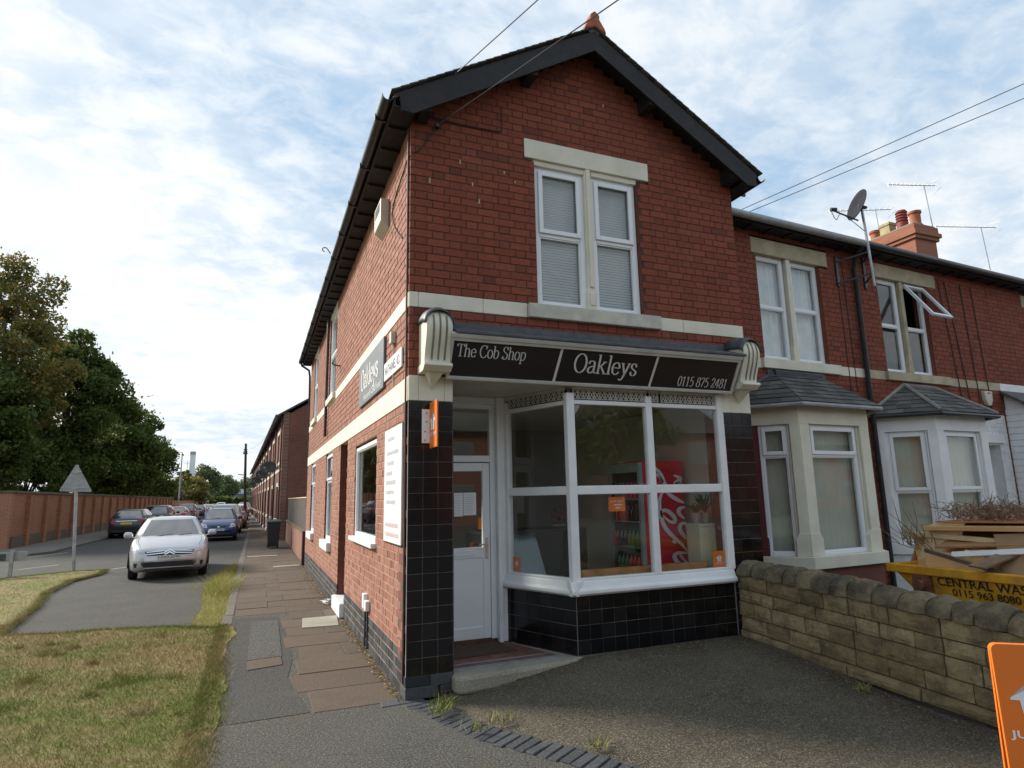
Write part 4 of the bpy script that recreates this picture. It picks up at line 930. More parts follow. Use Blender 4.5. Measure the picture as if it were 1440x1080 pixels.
# ---------------- rooms behind the glass
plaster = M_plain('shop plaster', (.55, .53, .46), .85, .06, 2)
iw = MB()
iw.box(.262, .272, .36, 1.56, .17, 2.76); iw.box(.262, .272, 3.28, 4.2, .17, 2.76); iw.box(.262, .272, 1.56, 3.28, .17, 1.15); iw.box(.262, .272, 1.56, 3.28, 2.4, 2.76)
iw.box(.272, 3.715, 4.15, 4.17, .17, 2.76); iw.build('room_wall', M_plain('dim shop plaster', (.26, .24, .20), .85, .08, 2), shop)  # back and left walls: the room's dimness is put into darker plaster
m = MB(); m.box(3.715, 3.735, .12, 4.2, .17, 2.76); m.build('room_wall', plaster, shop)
m = MB(); m.box(.27, 3.72, .97, 4.15, .10, .166); m.plate([(1.70, .10), (3.72, .10), (3.72, .97), (1.36, .97)], .10, .166); m.build('room_floor', M_plain('shop floor', (.20, .19, .17), .6, .2, 4), shop)
m = MB(); m.box(.25, 3.74, 1.05, 4.17, 2.765, 2.79); m.build('room_ceiling', plaster, shop)
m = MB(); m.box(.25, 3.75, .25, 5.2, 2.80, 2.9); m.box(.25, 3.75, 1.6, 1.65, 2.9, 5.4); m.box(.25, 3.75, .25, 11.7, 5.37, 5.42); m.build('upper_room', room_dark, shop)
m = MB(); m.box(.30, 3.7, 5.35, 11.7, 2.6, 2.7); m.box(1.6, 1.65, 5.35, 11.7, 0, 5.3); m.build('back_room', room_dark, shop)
# ================================================================== signs on the shop
sign_dark = M_plain('black sign panel', (.016, .013, .014), .35, .15, 3)
sign_grey = M_plain('grey sign panel', (.16, .18, .20), .5, .08, 4)
sign_white = M_plain('white sign panel', (.80, .80, .80), .5, .03, 4)
ink_silver = M_plain('silver grey lettering', (.62, .61, .59), .5, .03, 4)
ink_white = M_plain('white lettering', (.80, .80, .80), .5, .02, 4)
ink_black = M_plain('black lettering', (.02, .02, .02), .5, .05, 4)
orange = M_plain('orange sign', (.80, .19, .022), .45, .03, 4)
ink_pale = M_plain('faded grey print', (.60, .62, .65), .6, .05, 4)
ink_pink = M_plain('faded pink print', (.76, .60, .58), .6, .05, 4)
fs = thing('shop_sign', 'long black fascia sign lettered Oakleys The Cob Shop above the window', 'sign', (2, -.1, 2.77))
nv = Vector((0, -.33, -.18)).normalized()
def FP(x, t, off=0.0):
    """a point on the tilted fascia: t metres up its slope from the bottom edge"""
    k = t/.376; return (x, -.10-.18*k+nv.y*off, 2.77+.33*k+nv.z*off)
def fbox(mb, x0, x1, t0, t1, o0, o1):
    vs = [FP(x, t, o) for o in (o0, o1) for t in (t0, t1) for x in (x0, x1)]
    mb.add(vs, [(0, 2, 3, 1), (4, 5, 7, 6), (0, 1, 5, 4), (2, 6, 7, 3), (0, 4, 6, 2), (1, 3, 7, 5)])
m = MB(); fbox(m, .335, 3.645, 0, .376, -.03, 0); m.build('panel', sign_dark, fs)
m = MB(); fbox(m, .325, 3.655, -.012, .018, -.03, .022); fbox(m, .325, 3.655, .358, .39, -.03, .022); fbox(m, .325, .352, .018, .358, -.03, .021); fbox(m, 3.628, 3.655, .018, .358, -.03, .021); fbox(m, .325, 3.66, .39, .43, -.05, .03)
m.build('border', M_plain('grey sign frame', (.50, .49, .46), .55, .08, 5, dirt=.2), fs, bevel=.004)
m = MB()
for x in (1.425, 2.545): m.add([FP(x-.014, .018, .006), FP(x+.014, .018, .006), FP(x+.014+.03, .358, .006), FP(x-.014+.03, .358, .006)], [(0, 1, 2, 3)])
m.build('divider', ink_silver, fs)
pl = lambda a, b: FP(a, b, .007)
m = MB(); pen_text(m, 'The Cob Shop', pl, .392, 1.085, .212, .162, .040, .013); m.build('lettering', ink_silver, fs)
m = MB(); pen_text(m, 'Oakleys', pl, 1.61, 2.355, .130, .262, .042, .013); m.build('lettering', ink_silver, fs)
m = MB(); pen_text(m, '0115 875 2481', pl, 2.89, 3.555, .050, .150, .040, .013); m.build('lettering', ink_silver, fs)
# side wall signs (lettering runs towards the corner)
def SP(d): return lambda a, b: (-d, -a, b)
ws = thing('wall_sign', 'grey square sign lettered Oakleys on the sunlit side wall', 'sign', (-.02, 2, 2.87))
m = MB(); m.box(1.11, 2.84, .004, .03, 2.868, 3.436, SIDE); m.build('panel', sign_grey, ws, bevel=.003)
m = MB(); pen_text(m, 'Oakleys', SP(.033), -2.66, -1.42, 3.06, .36, .045, .016); m.build('lettering', ink_white, ws)
sans('lettering', 'Hot and Cold Food', SP(.033), -2.42, -1.25, 2.91, 2.985, ink_white, ws)
ns = thing('street_nameplate', 'white street nameplate reading Nathaniel Rd high on the side wall', 'sign', (-.02, .66, 2.92))
m = MB(); m.box(.225, 1.10, .004, .022, 2.92, 3.112, SIDE); m.build('plate', sign_white, ns, bevel=.003)
sans('lettering', 'NATHANIEL RD.', SP(.0245), -1.04, -.28, 2.965, 3.065, M_plain('worn black print', (.12, .13, .16), .6, .1, 5), ns)
mb_ = thing('menu_board', 'tall white board with faded print on the side wall by the corner', 'sign', (-.02, .6, 1.25))
m = MB(); m.box(.165, .985, .004, .022, 1.256, 2.366, SIDE); m.build('panel', sign_white, mb_, bevel=.003)
m = MB(); m.box(.160, .990, .002, .016, 1.245, 1.258, SIDE); m.box(.16, .99, .002, .016, 2.364, 2.372, SIDE); m.build('edge', dark_metal, mb_)
def scrawl(mb, a0, a1, z0, z1, dd):
    a = a0
    while a < a1:
        wd = rnd.uniform(.025, .05)
        mb.quad((-dd, a, z0+rnd.uniform(0, .012)), (-dd, a+wd*.7, z0), (-dd, a+wd*.7, z1-rnd.uniform(0, .018)), (-dd, a, z1)); a += wd
for z, a0, a1, mt in ((2.24, .50, .80, ink_pale), (2.10, .30, .86, ink_pale), (2.00, .50, .86, ink_pale), (1.90, .58, .86, ink_pale), (1.81, .42, .88, ink_pale), (1.715, .50, .88, ink_pale), (1.62, .44, .88, ink_pale), (1.40, .30, .88, ink_pink), (1.31, .26, .9, ink_pink)):
    m = MB(); scrawl(m, a0, a1, z, z+.045, .0245); m.build('print', mt, mb_)
# delivery logo: little house with a fork, and its word
def logo(F_place, cx, cy, s, parent, words=True, mat=None):
    mat = mat or ink_white; m = MB(); q = lambda *p: m.quad(*[F_place(cx+x*s, cy+y*s) for x, y in p])
    q((-.5, .02), (0, .46), (0, .30)); m.f[-1] = m.f[-1]
    q((-.5, .02), (-.5, -.02), (-.36, -.02), (0, .28), (0, .46)); q((.5, .02), (0, .46), (0, .28), (.36, -.02), (.5, -.02))
    q((-.36, -.02), (-.30, -.5), (-.10, -.5), (-.10, .18), (0, .28)); q((.36, -.02), (0, .28), (.10, .18), (.10, -.5), (.30, -.5))
    q((-.10, .18), (-.04, -.05), (-.02, -.5), (-.10, -.5)); q((.10, .18), (.10, -.5), (.02, -.5), (.04, -.05))
    m.build('emblem', mat, parent)
    if words: sans('lettering', 'JUST EAT', F_place, cx-.62*s, cx+.62*s, cy-.85*s, cy-.62*s, mat, parent, .01)
ps = thing('projecting_sign', 'small orange delivery sign projecting from the black tiled corner pier', 'sign', (.2, -.1, 2.12))
m = MB(); m.box(.122, .198, .018, .024, 2.165, 2.475, FRONT); m.build('wall_flange', sign_white, ps)
m = MB(); m.box(.193, .207, -.02, -.27, 2.115, 2.535); m.build('panel', orange, ps, bevel=.004)
m = MB()
for z in (2.19, 2.27, 2.36, 2.44): m.lathe([(.006, 0), (.006, .006)], FRONT(.15 if int(z*100) % 2 else .165, .03, z), 6, 'y')
m.build('bolt', dark_metal, ps)
logo(lambda a, b: (.190, -.145-a, b), 0, 2.36, .17, ps)
# stickers and papers on the glass
def sticker(label, F, a0, a1, z0, z1, d, lg=True):
    o = thing('window_sticker', label, 'sticker', F((a0+a1)/2, d, z0))
    m = MB(); m.box(a0, a1, d, d+.003, z0, z1, F); m.build('film', orange, o)
    P_ = lambda a, b: F(a, d+.0045, b)
    if lg: logo(P_, (a0+a1)/2, z0+(z1-z0)*.58, (a1-a0)*.5, o)
    else:
        w_ = a1-a0; sans('lettering', 'JUST EAT', P_, a0+w_*.1, a1-w_*.1, z0+.085, z0+.11, ink_white, o); m = MB()
        m.quad(P_(a0+w_*.3, z0+.06), P_(a1-w_*.2, z0+.06), P_(a1-w_*.2, z0+.07), P_(a0+w_*.3, z0+.07)); m.quad(P_(a0+w_*.4, z0+.03), P_(a1-w_*.3, z0+.03), P_(a1-w_*.3, z0+.04), P_(a0+w_*.4, z0+.04)); m.build('print', ink_white, o)
sticker('wide orange sticker high on the middle pane of the shop window', FW, 2.08, 2.275, 1.50, 1.645, -.026, False)
sticker('orange sticker in the bottom corner of the pane beside the stone wall', FW, 3.345, 3.505, .878, 1.045, -.026)
sticker('orange sticker in the bottom corner of the slanting pane by the door', CANT, CL-.20, CL-.085, .885, 1.03, -.026)
def paper(name, label, x0, x1, z0, z1, d=-.034, mat=None, lines=8):
    o = thing(name, label, 'notice', DF((x0+x1)/2, d, z0)); m = MB(); m.box(x0, x1, d-.002, d, z0, z1, DF); m.build('sheet', mat or sign_white, o)
    m = MB()
    for k in range(lines):
        z = z1-(z1-z0)*(.1+.85*k/lines); a = x0+(x1-x0)*.1; b = x0+(x1-x0)*rnd.uniform(.6, .9); m.quad(DF(a, d+.001, z-.006), DF(b, d+.001, z-.006), DF(b, d+.001, z+.002), DF(a, d+.001, z+.002))
    m.build('print', ink_pale, o)
pane_d = -.018
paper('notice_sheet', 'white printed notice taped to the door glass nearest the hinge', .725, .825, 1.47, 1.72, pane_d)
paper('notice_sheet', 'white printed notice with more lines beside the first on the door', .832, .975, 1.48, 1.72, pane_d, lines=9)
o = thing('door_tag', 'narrow orange tag hanging inside the door glass', 'tag', DF(1.02, pane_d, 1.34)); m = MB(); m.box(1.0, 1.035, pane_d-.002, pane_d, 1.33, 1.45, DF); m.build('film', orange, o)
dm = MB(); dm.plate([(.50, .42), (1.22, .46), (1.16, .88), (.50, .88)], .17, .182); o = dm.build('door_mat', M_plain('brown coir', (.075, .045, .03), .98, .35, 60, bump=.6)); tag(o, 'worn brown doormat in the shop lobby before the door', 'mat')

# ================================================================== inside the shop
fr = thing('drinks_fridge', 'red drinks fridge with white script on its side behind the shop window', 'fridge', (3.29, 1.15, .17))
red = M_plain('red fridge panel', (.62, .012, .045), .35, .04, 3)
m = MB(); m.box(3.02, 3.60, .80, 1.50, .17, 2.06); m.build('cabinet', red, fr, bevel=.01)
m = MB(); m.box(2.965, 3.018, .80, .84, .22, 2.04); m.box(2.965, 3.018, 1.46, 1.50, .22, 2.04); m.box(2.965, 3.018, .84, 1.46, .22, .30); m.box(2.965, 3.018, .84, 1.46, 1.93, 2.04); m.build('door_frame', M_plain('grey fridge trim', (.30, .34, .34), .35, .05, 3), fr)
m = MB(); m.box(3.0, 3.017, .84, 1.46, .30, 1.93); m.build('door_glass', glass_dark, fr)
bot = [M_plain('cola bottle', (.03, .01, .01), .2, .2, 3), M_plain('red can', (.5, .02, .03), .3, .1, 3), M_plain('green bottle', (.03, .15, .05), .3, .1, 3)]
for k, z in enumerate((.45, .75, 1.05, 1.35, 1.62)):
    m = MB(); m.box(2.985, 3.0, .85, 1.45, z-.02, z); m.build('shelf', MATS['grey fridge trim'], fr)
    for j in range(7): m = MB(); m.lathe([(.028, 0), (.03, .08), (.03, .13), (.012, .17), (.012, .19)], (2.975, .90+.085*j, z), 8); m.build('bottle', bot[(k+j//3) % 3], fr, smooth=True)
def CP(u, v): return (3.02+.58*(u-120)/290*1.0, .7985, 2.06-(v-145)*(2.06-.80)/750)
m = MB()
strokes = [[(205, 190), (245, 235), (270, 300), (300, 335)], [(215, 240), (240, 262), (262, 300)], [(342, 250), (392, 275), (350, 310), (398, 300)], [(285, 330), (238, 400), (226, 480), (250, 600), (310, 680), (370, 740), (415, 800)],
 [(242, 545), (236, 512), (262, 496), (300, 515), (332, 556), (322, 582), (288, 572), (244, 530)], [(268, 352), (310, 392), (360, 425), (408, 448)], [(412, 478), (372, 488), (364, 520), (402, 562)], [(412, 588), (372, 600), (364, 640), (398, 690), (412, 702)], [(306, 708), (318, 722), (330, 724)], [(412, 802), (332, 798), (312, 828), (342, 868), (402, 890)], [(352, 812), (384, 852), (412, 872)]]
for s_ in strokes:
    p = [(a, b) for a, b in smooth_path(s_, 6)]; n = len(p); L = []; Rr = []
    for i in range(n):
        a = p[max(i-1, 0)]; b = p[min(i+1, n-1)]; tx, ty = b[0]-a[0], b[1]-a[1]; qn = math.hypot(tx, ty) or 1; wv = (5+10*abs(math.sin(math.pi*i/(n-1)))) if len(s_) > 3 else 8
        L.append(CP(p[i][0]-ty/qn*wv, p[i][1]+tx/qn*wv)); Rr.append(CP(p[i][0]+ty/qn*wv, p[i][1]-tx/qn*wv))
    m.add(L+Rr, [(i, i+1, n+i+1, n+i) for i in range(n-1)])
m.build('script', ink_white, fr)
cb = thing('cabinet', 'cream cupboard with potted plants on top beside the red fridge', 'cabinet', (3.55, .4, .17))
m = MB(); m.box(3.37, 3.70, .27, .50, .17, 1.30); m.build('carcass', M_plain('cream laminate', (.60, .57, .42), .5, .05, 3), cb, bevel=.006)
m = MB(); m.box(3.36, 3.705, .26, .51, 1.30, 1.325); m.build('top', MATS['cream laminate'], cb); m = MB(); m.box(3.375, 3.53, .262, .27, .22, 1.28); m.box(3.54, 3.69, .262, .27, .22, 1.28); m.build('cupboard_door', MATS['cream laminate'], cb, bevel=.004)
def plant(label, x, y, z, n, h):
    t = thing('potted_plant', label, 'plant', (x, y, z)); m = MB(); m.lathe([(.035, 0), (.055, .11), (.058, .12), (.05, .115)], (x, y, z), 12); m.build('pot', M_plain('stone pot', (.35, .34, .28), .8, .1, 6), t, smooth=True)
    m = MB()
    for k in range(n):
        a = rnd.uniform(0, 6.28); r = rnd.uniform(.05, .16); hh = h*rnd.uniform(.5, 1)
        p = smooth_path([(x, y, z+.11), (x+r*.4*math.cos(a), y+r*.3*math.sin(a), z+.11+hh*.6), (x+r*math.cos(a), y+r*.6*math.sin(a), z+.11+hh)], 4); m.tube(p, [.007]*(len(p)-2)+[.004, .001], 4)
    m.build('foliage', M_plain('dull green leaf', (.07, .10, .04), .6, .3, 6), t)
plant('spiky potted plant on the cream cupboard', 3.56, .38, 1.326, 22, .24); plant('low bushy potted plant on the cream cupboard next to the fridge', 3.42, .38, 1.326, 26, .12)
bm = MB(); bm.box(1.80, 3.36, .13, .21, .862, .93); o = bm.build('timber_beam', M_plain('varnished pine', (.42, .20, .07), .5, .25, 12), bevel=.006); tag(o, 'orange pine timber lying along the inside of the window sill', 'timber')
bm = MB(); bm.plate([(1.72, .07), (3.70, .07), (3.70, .24), (1.66, .24)], .80, .858); o = bm.build('window_board', plaster, shop)
dc = thing('display_counter', 'glass fronted serving counter with pale blue panel inside the shop', 'counter', (2.0, 1.9, .17))
m = MB(); m.box(1.30, 2.75, 1.75, 2.35, .17, .55); m.box(1.30, 2.75, 1.75, 2.35, 1.22, 1.25); m.build('body', M_plain('dark counter', (.05, .05, .05), .4, .1, 3), dc)
m = MB(); m.add([(1.36, 1.76, .56), (2.2, 1.76, .56), (2.1, 1.95, 1.2), (1.4, 1.95, 1.2)], [(0, 1, 2, 3)]); m.build('front_panel', M_plain('pale blue glass', (.30, .42, .46), .2, .05, 3), dc)
m = MB(); m.box(1.30, 1.33, 1.75, 2.35, .55, 1.22); m.box(2.72, 2.75, 1.75, 2.35, .55, 1.22); m.build('side_glass', glass_dark, dc)
po = thing('poster', 'small red and white food poster on the back wall of the shop', 'poster', (3.5, 4.12, 1.15)); m = MB(); m.box(3.42, 3.66, 4.135, 4.145, 1.15, 1.45); m.build('sheet', M_plain('poster print', (.35, .16, .10), .5, .7, 14), po)
m = MB(); m.box(3.42, 3.66, 4.130, 4.134, 1.15, 1.19); m.build('caption', sign_white, po)

# ================================================================== terrace houses beside the shop
ang = R(3.7); HF = Fr((4.0, 1.21, 0), (math.cos(ang), math.sin(ang), 0), (math.sin(ang), -math.cos(ang), 0))
white_brick = M_plain('white painted brick', (.70, .71, .70), .75, .08, 7, bump=.2, dirt=.25)
def house(s0, s1, label, holes, gutter_mat, opening, lintel, stone_mat, low_white=None, singles=300):
    h = thing('terraced_house', label, 'house', HF((s0+s1)/2, -2, 0))
    m = MB(); m.box(s0, s0+.02, -7, -.25, 0, 5.6, HF); m.box(s1-.02, s1, -7, -.25, 0, 5.6, HF); m.box(s0+.02, s1-.02, -7, -6.9, 0, 5.6, HF); m.box(s0+.02, s1-.02, -6.9, -.25, 2.8, 2.9, HF); m.box(s0+.02, s1-.02, -2.5, -2.45, 0, 5.5, HF); m.box(s0+.02, s1-.02, -6.9, -.24, 5.5, 5.56, HF)
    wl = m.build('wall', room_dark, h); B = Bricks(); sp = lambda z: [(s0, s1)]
    hs = list(holes)+[opening, lintel]; vis = lambda s, z: s > 1.35 and z > .9
    if low_white:
        B.panel(HF, sp, 0, 2.98, brick_front, mortar_mid, core_y, wl, hs+[(low_white, s1, 0, 2.98)], vis=vis)
        B.panel(HF, lambda z: [(low_white, s1)], 0, 2.98, white_brick, white_brick, white_brick, wl, hs, vis=vis)
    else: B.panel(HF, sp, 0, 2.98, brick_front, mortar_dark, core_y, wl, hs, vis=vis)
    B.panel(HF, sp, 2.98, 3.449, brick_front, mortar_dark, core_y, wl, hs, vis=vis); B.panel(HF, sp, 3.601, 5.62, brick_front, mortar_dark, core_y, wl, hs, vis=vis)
    B.finish(wl, singles)
    a, b, z0, z1 = opening; la, lb, lz0, lz1 = lintel
    stone_run(HF, s0, la-.0, 3.449, 3.601, (s0+1.1,), stone_mat, h); stone_run(HF, lb, s1, 3.449, 3.601, (lb+.7,), stone_mat, h)
    m = MB(); m.box(la+.003, lb-.003, -.2, .055, 3.449, 3.60, HF); m.build('window_sill', stone_mat, h, bevel=.008)
    m = MB(); m.box(la, lb, -.2, .008, lz0, lz1, HF); m.build('lintel', cream_old, h, bevel=.006)
    c = (a+b)/2; m = MB(); m.prism([(c-.045, z1), (c-.045, 3.86), (c-.062, 3.80), (c-.062, z0), (c+.062, z0), (c+.062, 3.80), (c+.045, 3.86), (c+.045, z1)], -.18, -.012, HF); m.build('mullion', stone_mat if not low_white else cream_old, h, bevel=.005)
    # roof, soffit and gutter
    m = MB(); m.prism([(.26, 5.74), (-4.0, 7.95), (-8.2, 5.74), (-8.2, 5.68), (-4.0, 7.89), (.26, 5.68)], s0, s1, Fr(HF.O, HF.N, HF.U)); m.build('roof', slate, h)
    m = MB(); m.box(s0, s1, .0, .21, 5.60, 5.62, HF); m.box(s0, s1, .21, .232, 5.585, 5.70, HF); m.build('eaves_soffit', black_wood, h)
    for k in range(int((s1-s0)/.42)):
        m = MB(); x = s0+.12+.42*k; m.box(x, x+.05, .0, .205, 5.575, 5.60, HF); m.build('rafter_foot', black_wood, h)
    m = MB(); m.tube([HF(s0, .29, 5.655), HF(s1, .29, 5.655)], .056, 12); m.build('gutter', gutter_mat, h, smooth=True)
    return h
h1 = house(0, 3.85, 'brick terraced house with cream bay window next to the shop', [(.95, 3.4, 0, 2.78)], plastic_grey, (1.625, 3.035, 3.601, 5.25), (1.535, 3.235, 5.25, 5.5), cream)
h2 = house(3.85, 7.80, 'brick terraced house with white painted bay and one top window open', [(4.05, 6.5, 0, 2.78), (6.95, 7.5, 0, 2.45)], black_paint, (4.475, 5.845, 3.601, 5.27), (4.395, 6.17, 5.27, 5.52), cream_old, low_white=6.45)
h3 = house(7.80, 12.2, 'far brick terraced house with white boarded porch beyond the bays', [], black_paint, (9.2, 10.6, 3.601, 5.27), (9.1, 10.7, 5.27, 5.52), white_paint, singles=60)
window(h1, HF, 1.63, 2.26, 3.601, 5.25, -.07, (4.43,), curtain=[(1.60, 2.30)]); window(h1, HF, 2.40, 3.03, 3.601, 5.25, -.07, (4.46,), curtain=[(2.36, 3.10)])
window(h2, HF, 4.48, 5.09, 3.601, 5.27, -.07, (4.44,)); window(h3, HF, 9.2, 10.6, 3.601, 5.27, -.07, (4.44,))
# the open one: frame with a fixed lower light and a top-hung sash swung out
w2 = window(h2, HF, 5.23, 5.84, 3.601, 5.27, -.07, (4.44,)); w2['label'] = 'window with its upper sash swung open'
for ch in list(w2.children):
    if ch.name.startswith('pane') and ch.data.vertices[0].co.z > 4.3: bpy.data.objects.remove(ch)
a_ = R(33); zt = 5.22
def OP(s, q, t):   # on the swung sash: q down from the hinge, t across its thickness
    return HF(s, -.05+q*math.sin(a_)+t*math.cos(a_), zt-q*math.cos(a_)+t*math.sin(a_))
def obox(mb, s0, s1, q0, q1, t0, t1):
    vs = [OP(s, q, t) for t in (t0, t1) for q in (q0, q1) for s in (s0, s1)]; mb.add(vs, [(0, 2, 3, 1), (4, 5, 7, 6), (0, 1, 5, 4), (2, 6, 7, 3), (0, 4, 6, 2), (1, 3, 7, 5)])
m = MB(); obox(m, 5.25, 5.305, 0, .80, 0, .045); obox(m, 5.765, 5.82, 0, .80, 0, .045); obox(m, 5.305, 5.765, 0, .055, .001, .044); obox(m, 5.305, 5.765, .745, .80, .001, .044); m.build('sash', upvc, w2, bevel=.005)
m = MB(); obox(m, 5.305, 5.765, .055, .745, .02, .026); m.build('pane', glass, w2)

def bay(h, a0, b0, b1, a1, off, mat, frame_mat, split_f, slate_ridge, base_mat, hip=None, z_head=2.56, curtain_on=True, red_pier=False):
    M_plain('oxblood paint', (.10, .016, .018), .6, .15, 6)
    P_ = [HF(a0, 0, 0), HF(b0, off, 0), HF(b1, off, 0), HF(a1, 0, 0)]
    faces = []
    for p, q in zip(P_, P_[1:]):
        U = (Vector(q)-Vector(p)); N = Vector((U.y, -U.x, 0)).normalized(); faces.append((Fr(p, U, N), U.length))
    by = MB()
    for F, L in faces: by.box(0, L, -.12, 0, 0, .665, F)
    bay_ = by.build('bay_window', base_mat, h)
    m = MB(); z0, z1 = .665, .82
    def ring(o): return [HF(a0-o, -.02, 0), HF(b0-o*.5, off+o, 0), HF(b1+o*.5, off+o, 0), HF(a1+o, -.02, 0)]
    def plan(o, za, zb_, mb):
        r = ring(o); r2_ = ring(-.14); n = 4
        vs = [(p[0], p[1], za) for p in r]+[(p[0], p[1], zb_) for p in r]+[(p[0], p[1], za) for p in r2_]+[(p[0], p[1], zb_) for p in r2_]
        for k in range(3): mb.f += [tuple(len(mb.v)+i for i in f) for f in ((k, k+1, 5+k, 4+k), (4+k, 5+k, 13+k, 12+k), (8+k+1, 8+k, 12+k, 13+k), (k+1, k, 8+k, 9+k))]
        mb.v += vs
    plan(.07, z0, z1, m); m.build('bay_sill', mat, bay_, bevel=.006)
    m = MB(); plan(.012, z_head, 2.80, m); m.build('bay_head', mat, bay_)
    for i, (F, L) in enumerate(faces):
        j0, j1 = (.10, .12) if i != 1 else (.19, .19)
        if i == 0 and red_pier: j0 = .30
        m = MB(); m.box(0.0, j0, -.12, .012, z1, z_head, F); m.box(j0, j0+.03, -.12, -.025, z1, z_head, F); m.prism([(0, z1), (j0+.05, z1), (j0+.05, z1+.22), (j0, z1+.30), (0, z1+.30)], -.1, .016, F); m.build('bay_pier', MATS['oxblood paint'] if i == 0 and red_pier else mat, bay_, bevel=.008)
        m = MB(); m.box(L-j1, L, -.12, .0125, z1, z_head, F); m.box(L-j1-.03, L-j1, -.12, -.025, z1, z_head, F); m.prism([(L, z1), (L, z1+.30), (L-j1, z1+.30), (L-j1-.05, z1+.22), (L-j1-.05, z1)], -.1, .0165, F); m.build('bay_pier', mat, bay_, bevel=.008)
    for i, (F, L) in enumerate(faces):
        j = .13 if i != 1 else .22
        jl = .33 if i == 0 and red_pier else j; w = window(h, F, jl, L-j, z1, z_head, -.05, (split_f,), fr=.05, sash=(1,), mat=frame_mat, curtain=[(j, L-j)] if curtain_on else None, fold=.12, cmat=screen_mat)
    # slated hipped roof
    ez = 2.83; r = [HF(a0-.16, -.0, 0), HF(b0-.10, off+.17, 0), HF(b1+.10, off+.17, 0), HF(a1+.16, -.0, 0)]; E_ = [Vector((p[0], p[1], ez)) for p in r]
    c0, c1 = slate_ridge; T = [Vector(HF(c0, 0, 3.38)), Vector(HF(c1, 0, 3.38))]
    quads = [(E_[0], E_[1], T[0], T[0]), (E_[1], E_[2], T[1], T[0]), (E_[2], E_[3], T[1], T[1])]
    und = MB(); und.quad(*E_); und.quad(E_[0], E_[1], T[0]); und.quad(E_[1], E_[2], T[1], T[0]); und.quad(E_[2], E_[3], T[1]); br = und.build('bay_roof', slate, bay_)
    rows = 7
    for k, (A, B_, Tb, Ta) in enumerate(quads):
        nrm = (B_-A).cross(Ta-A).normalized()
        if nrm.z < 0: nrm = -nrm
        for i in range(rows):
            t0 = i/rows; t1 = min(1.0, (i+1.25)/rows); l0, r0 = A.lerp(Ta, t0), B_.lerp(Tb, t0); l1, r1_ = A.lerp(Ta, t1), B_.lerp(Tb, t1)
            wd = (r0-l0).length; n = max(1, round(wd/.23)); offs = .5 if i % 2 else 0
            cuts = [0]+[min(1, (q+offs)/n) for q in range(0 if offs else 1, n)]+[1]
            for u, v in zip(cuts, cuts[1:]):
                if v-u < .02: continue
                g = .003/max(wd, .1); lift = nrm*(.016+rnd.uniform(0, .006)); lo = nrm*.004; dr = (l0-l1).normalized()*rnd.uniform(-.008, .012)
                a = l0.lerp(r0, u+g)+lift+dr; b = l0.lerp(r0, v-g)+lift+dr; c = l1.lerp(r1_, v-g)+lo; d = l1.lerp(r1_, u+g)+lo; th = nrm*-.012
                q = MB(); q.add([a, b, c, d, a+th, b+th, c+th, d+th], [(0, 1, 2, 3), (4, 7, 6, 5), (0, 4, 5, 1), (1, 5, 6, 2), (3, 2, 6, 7), (0, 3, 7, 4)])
                s_o = q.build('slate', slate_bits, bay_)
    if hip:
        m = MB()
        for A, B_ in ((E_[1], T[0]), (E_[2], T[1]), (E_[0], T[0]), (E_[3], T[1])): m.tube([A+Vector((0, 0, .02)), B_+Vector((0, 0, .02))], .035, 6)
        m.tube([T[0]+Vector((0, 0, .015)), T[1]+Vector((0, 0, .015))], .03, 6); m.build('hip_tile', hip, bay_)
    else:
        m = MB(); m.tube([T[0]+Vector((0, -.02, .01)), T[1]+Vector((0, -.02, .01))], .05, 6); m.box(c0-.12, c1+.12, .0, .014, 3.30, 3.44, HF); m.tube([E_[0]+Vector((0, 0, .03)), T[0]], .04, 6); m.build('lead_flashing', lead, bay_)
    m = MB(); rr = [E_[0], E_[1], E_[2], E_[3]]; m.tube([p+Vector((0, 0, -.03)) for p in rr], .032, 8); m.build('bay_gutter', plastic_grey if not hip else black_paint, bay_, smooth=True)
    return bay_
bay(h1, .85, 1.42, 2.84, 3.42, .62, cream, upvc, 2.14, (1.75, 2.75), core_y, red_pier=True)
bay(h2, 3.98, 4.52, 5.90, 6.45, .60, white_paint, upvc, 1.62, (4.85, 5.65), white_brick, hip=M_plain('mortar hip', (.26, .25, .23), .9, .15, 6))
m = MB(); m.box(6.95, 7.5, -.25, -.19, .1, 2.1, HF); m.box(6.95, 7.5, -.25, -.2, 2.16, 2.42, HF); d2 = m.build('front_door', upvc, h2); m = MB(); m.box(7.08, 7.36, -.19, -.18, 1.2, 1.95, HF); m.build('pane', M_plain('blue door glass', (.02, .02, .10), .1, .1, 3), d2)
m = MB(); m.box(6.85, 7.6, -.05, .05, 2.45, 2.62, HF); m.build('door_lintel', white_paint, h2, bevel=.006)
# boarded porch of the third house
PF = Fr(HF(7.86, .55, 0), HF.U, HF.N)
m = MB(); m.box(0, 3, -.56, -.02, 0, 2.9, PF); m.prism([(.02, 2.9), (-.54, 3.42), (-.54, 2.9)], .0, 3, Fr(PF.O, PF.N, PF.U)); m.build('porch', white_paint, h3)
for k in range(25):
    z = .15+.118*k; m = MB(); m.box(0, 3, -.018, .006, z, z+.108, PF); m.build('board', white_paint, h3, bevel=.004, seg=1)
PS = Fr(HF(7.86, 0, 0), HF.N, -HF.U)
for k in range(25):
    z = .15+.118*k; m = MB(); m.box(0, .55, .002, .014, z, z+.108, PS); m.build('board', white_paint, h3, bevel=.004, seg=1)
m = MB(); m.prism([(.12, 2.92), (.12, 2.98), (-.60, 3.50), (-.60, 3.44)], -.12, 3.1, Fr(PF.O, PF.N, PF.U)); m.build('porch_roof', slate, h3)
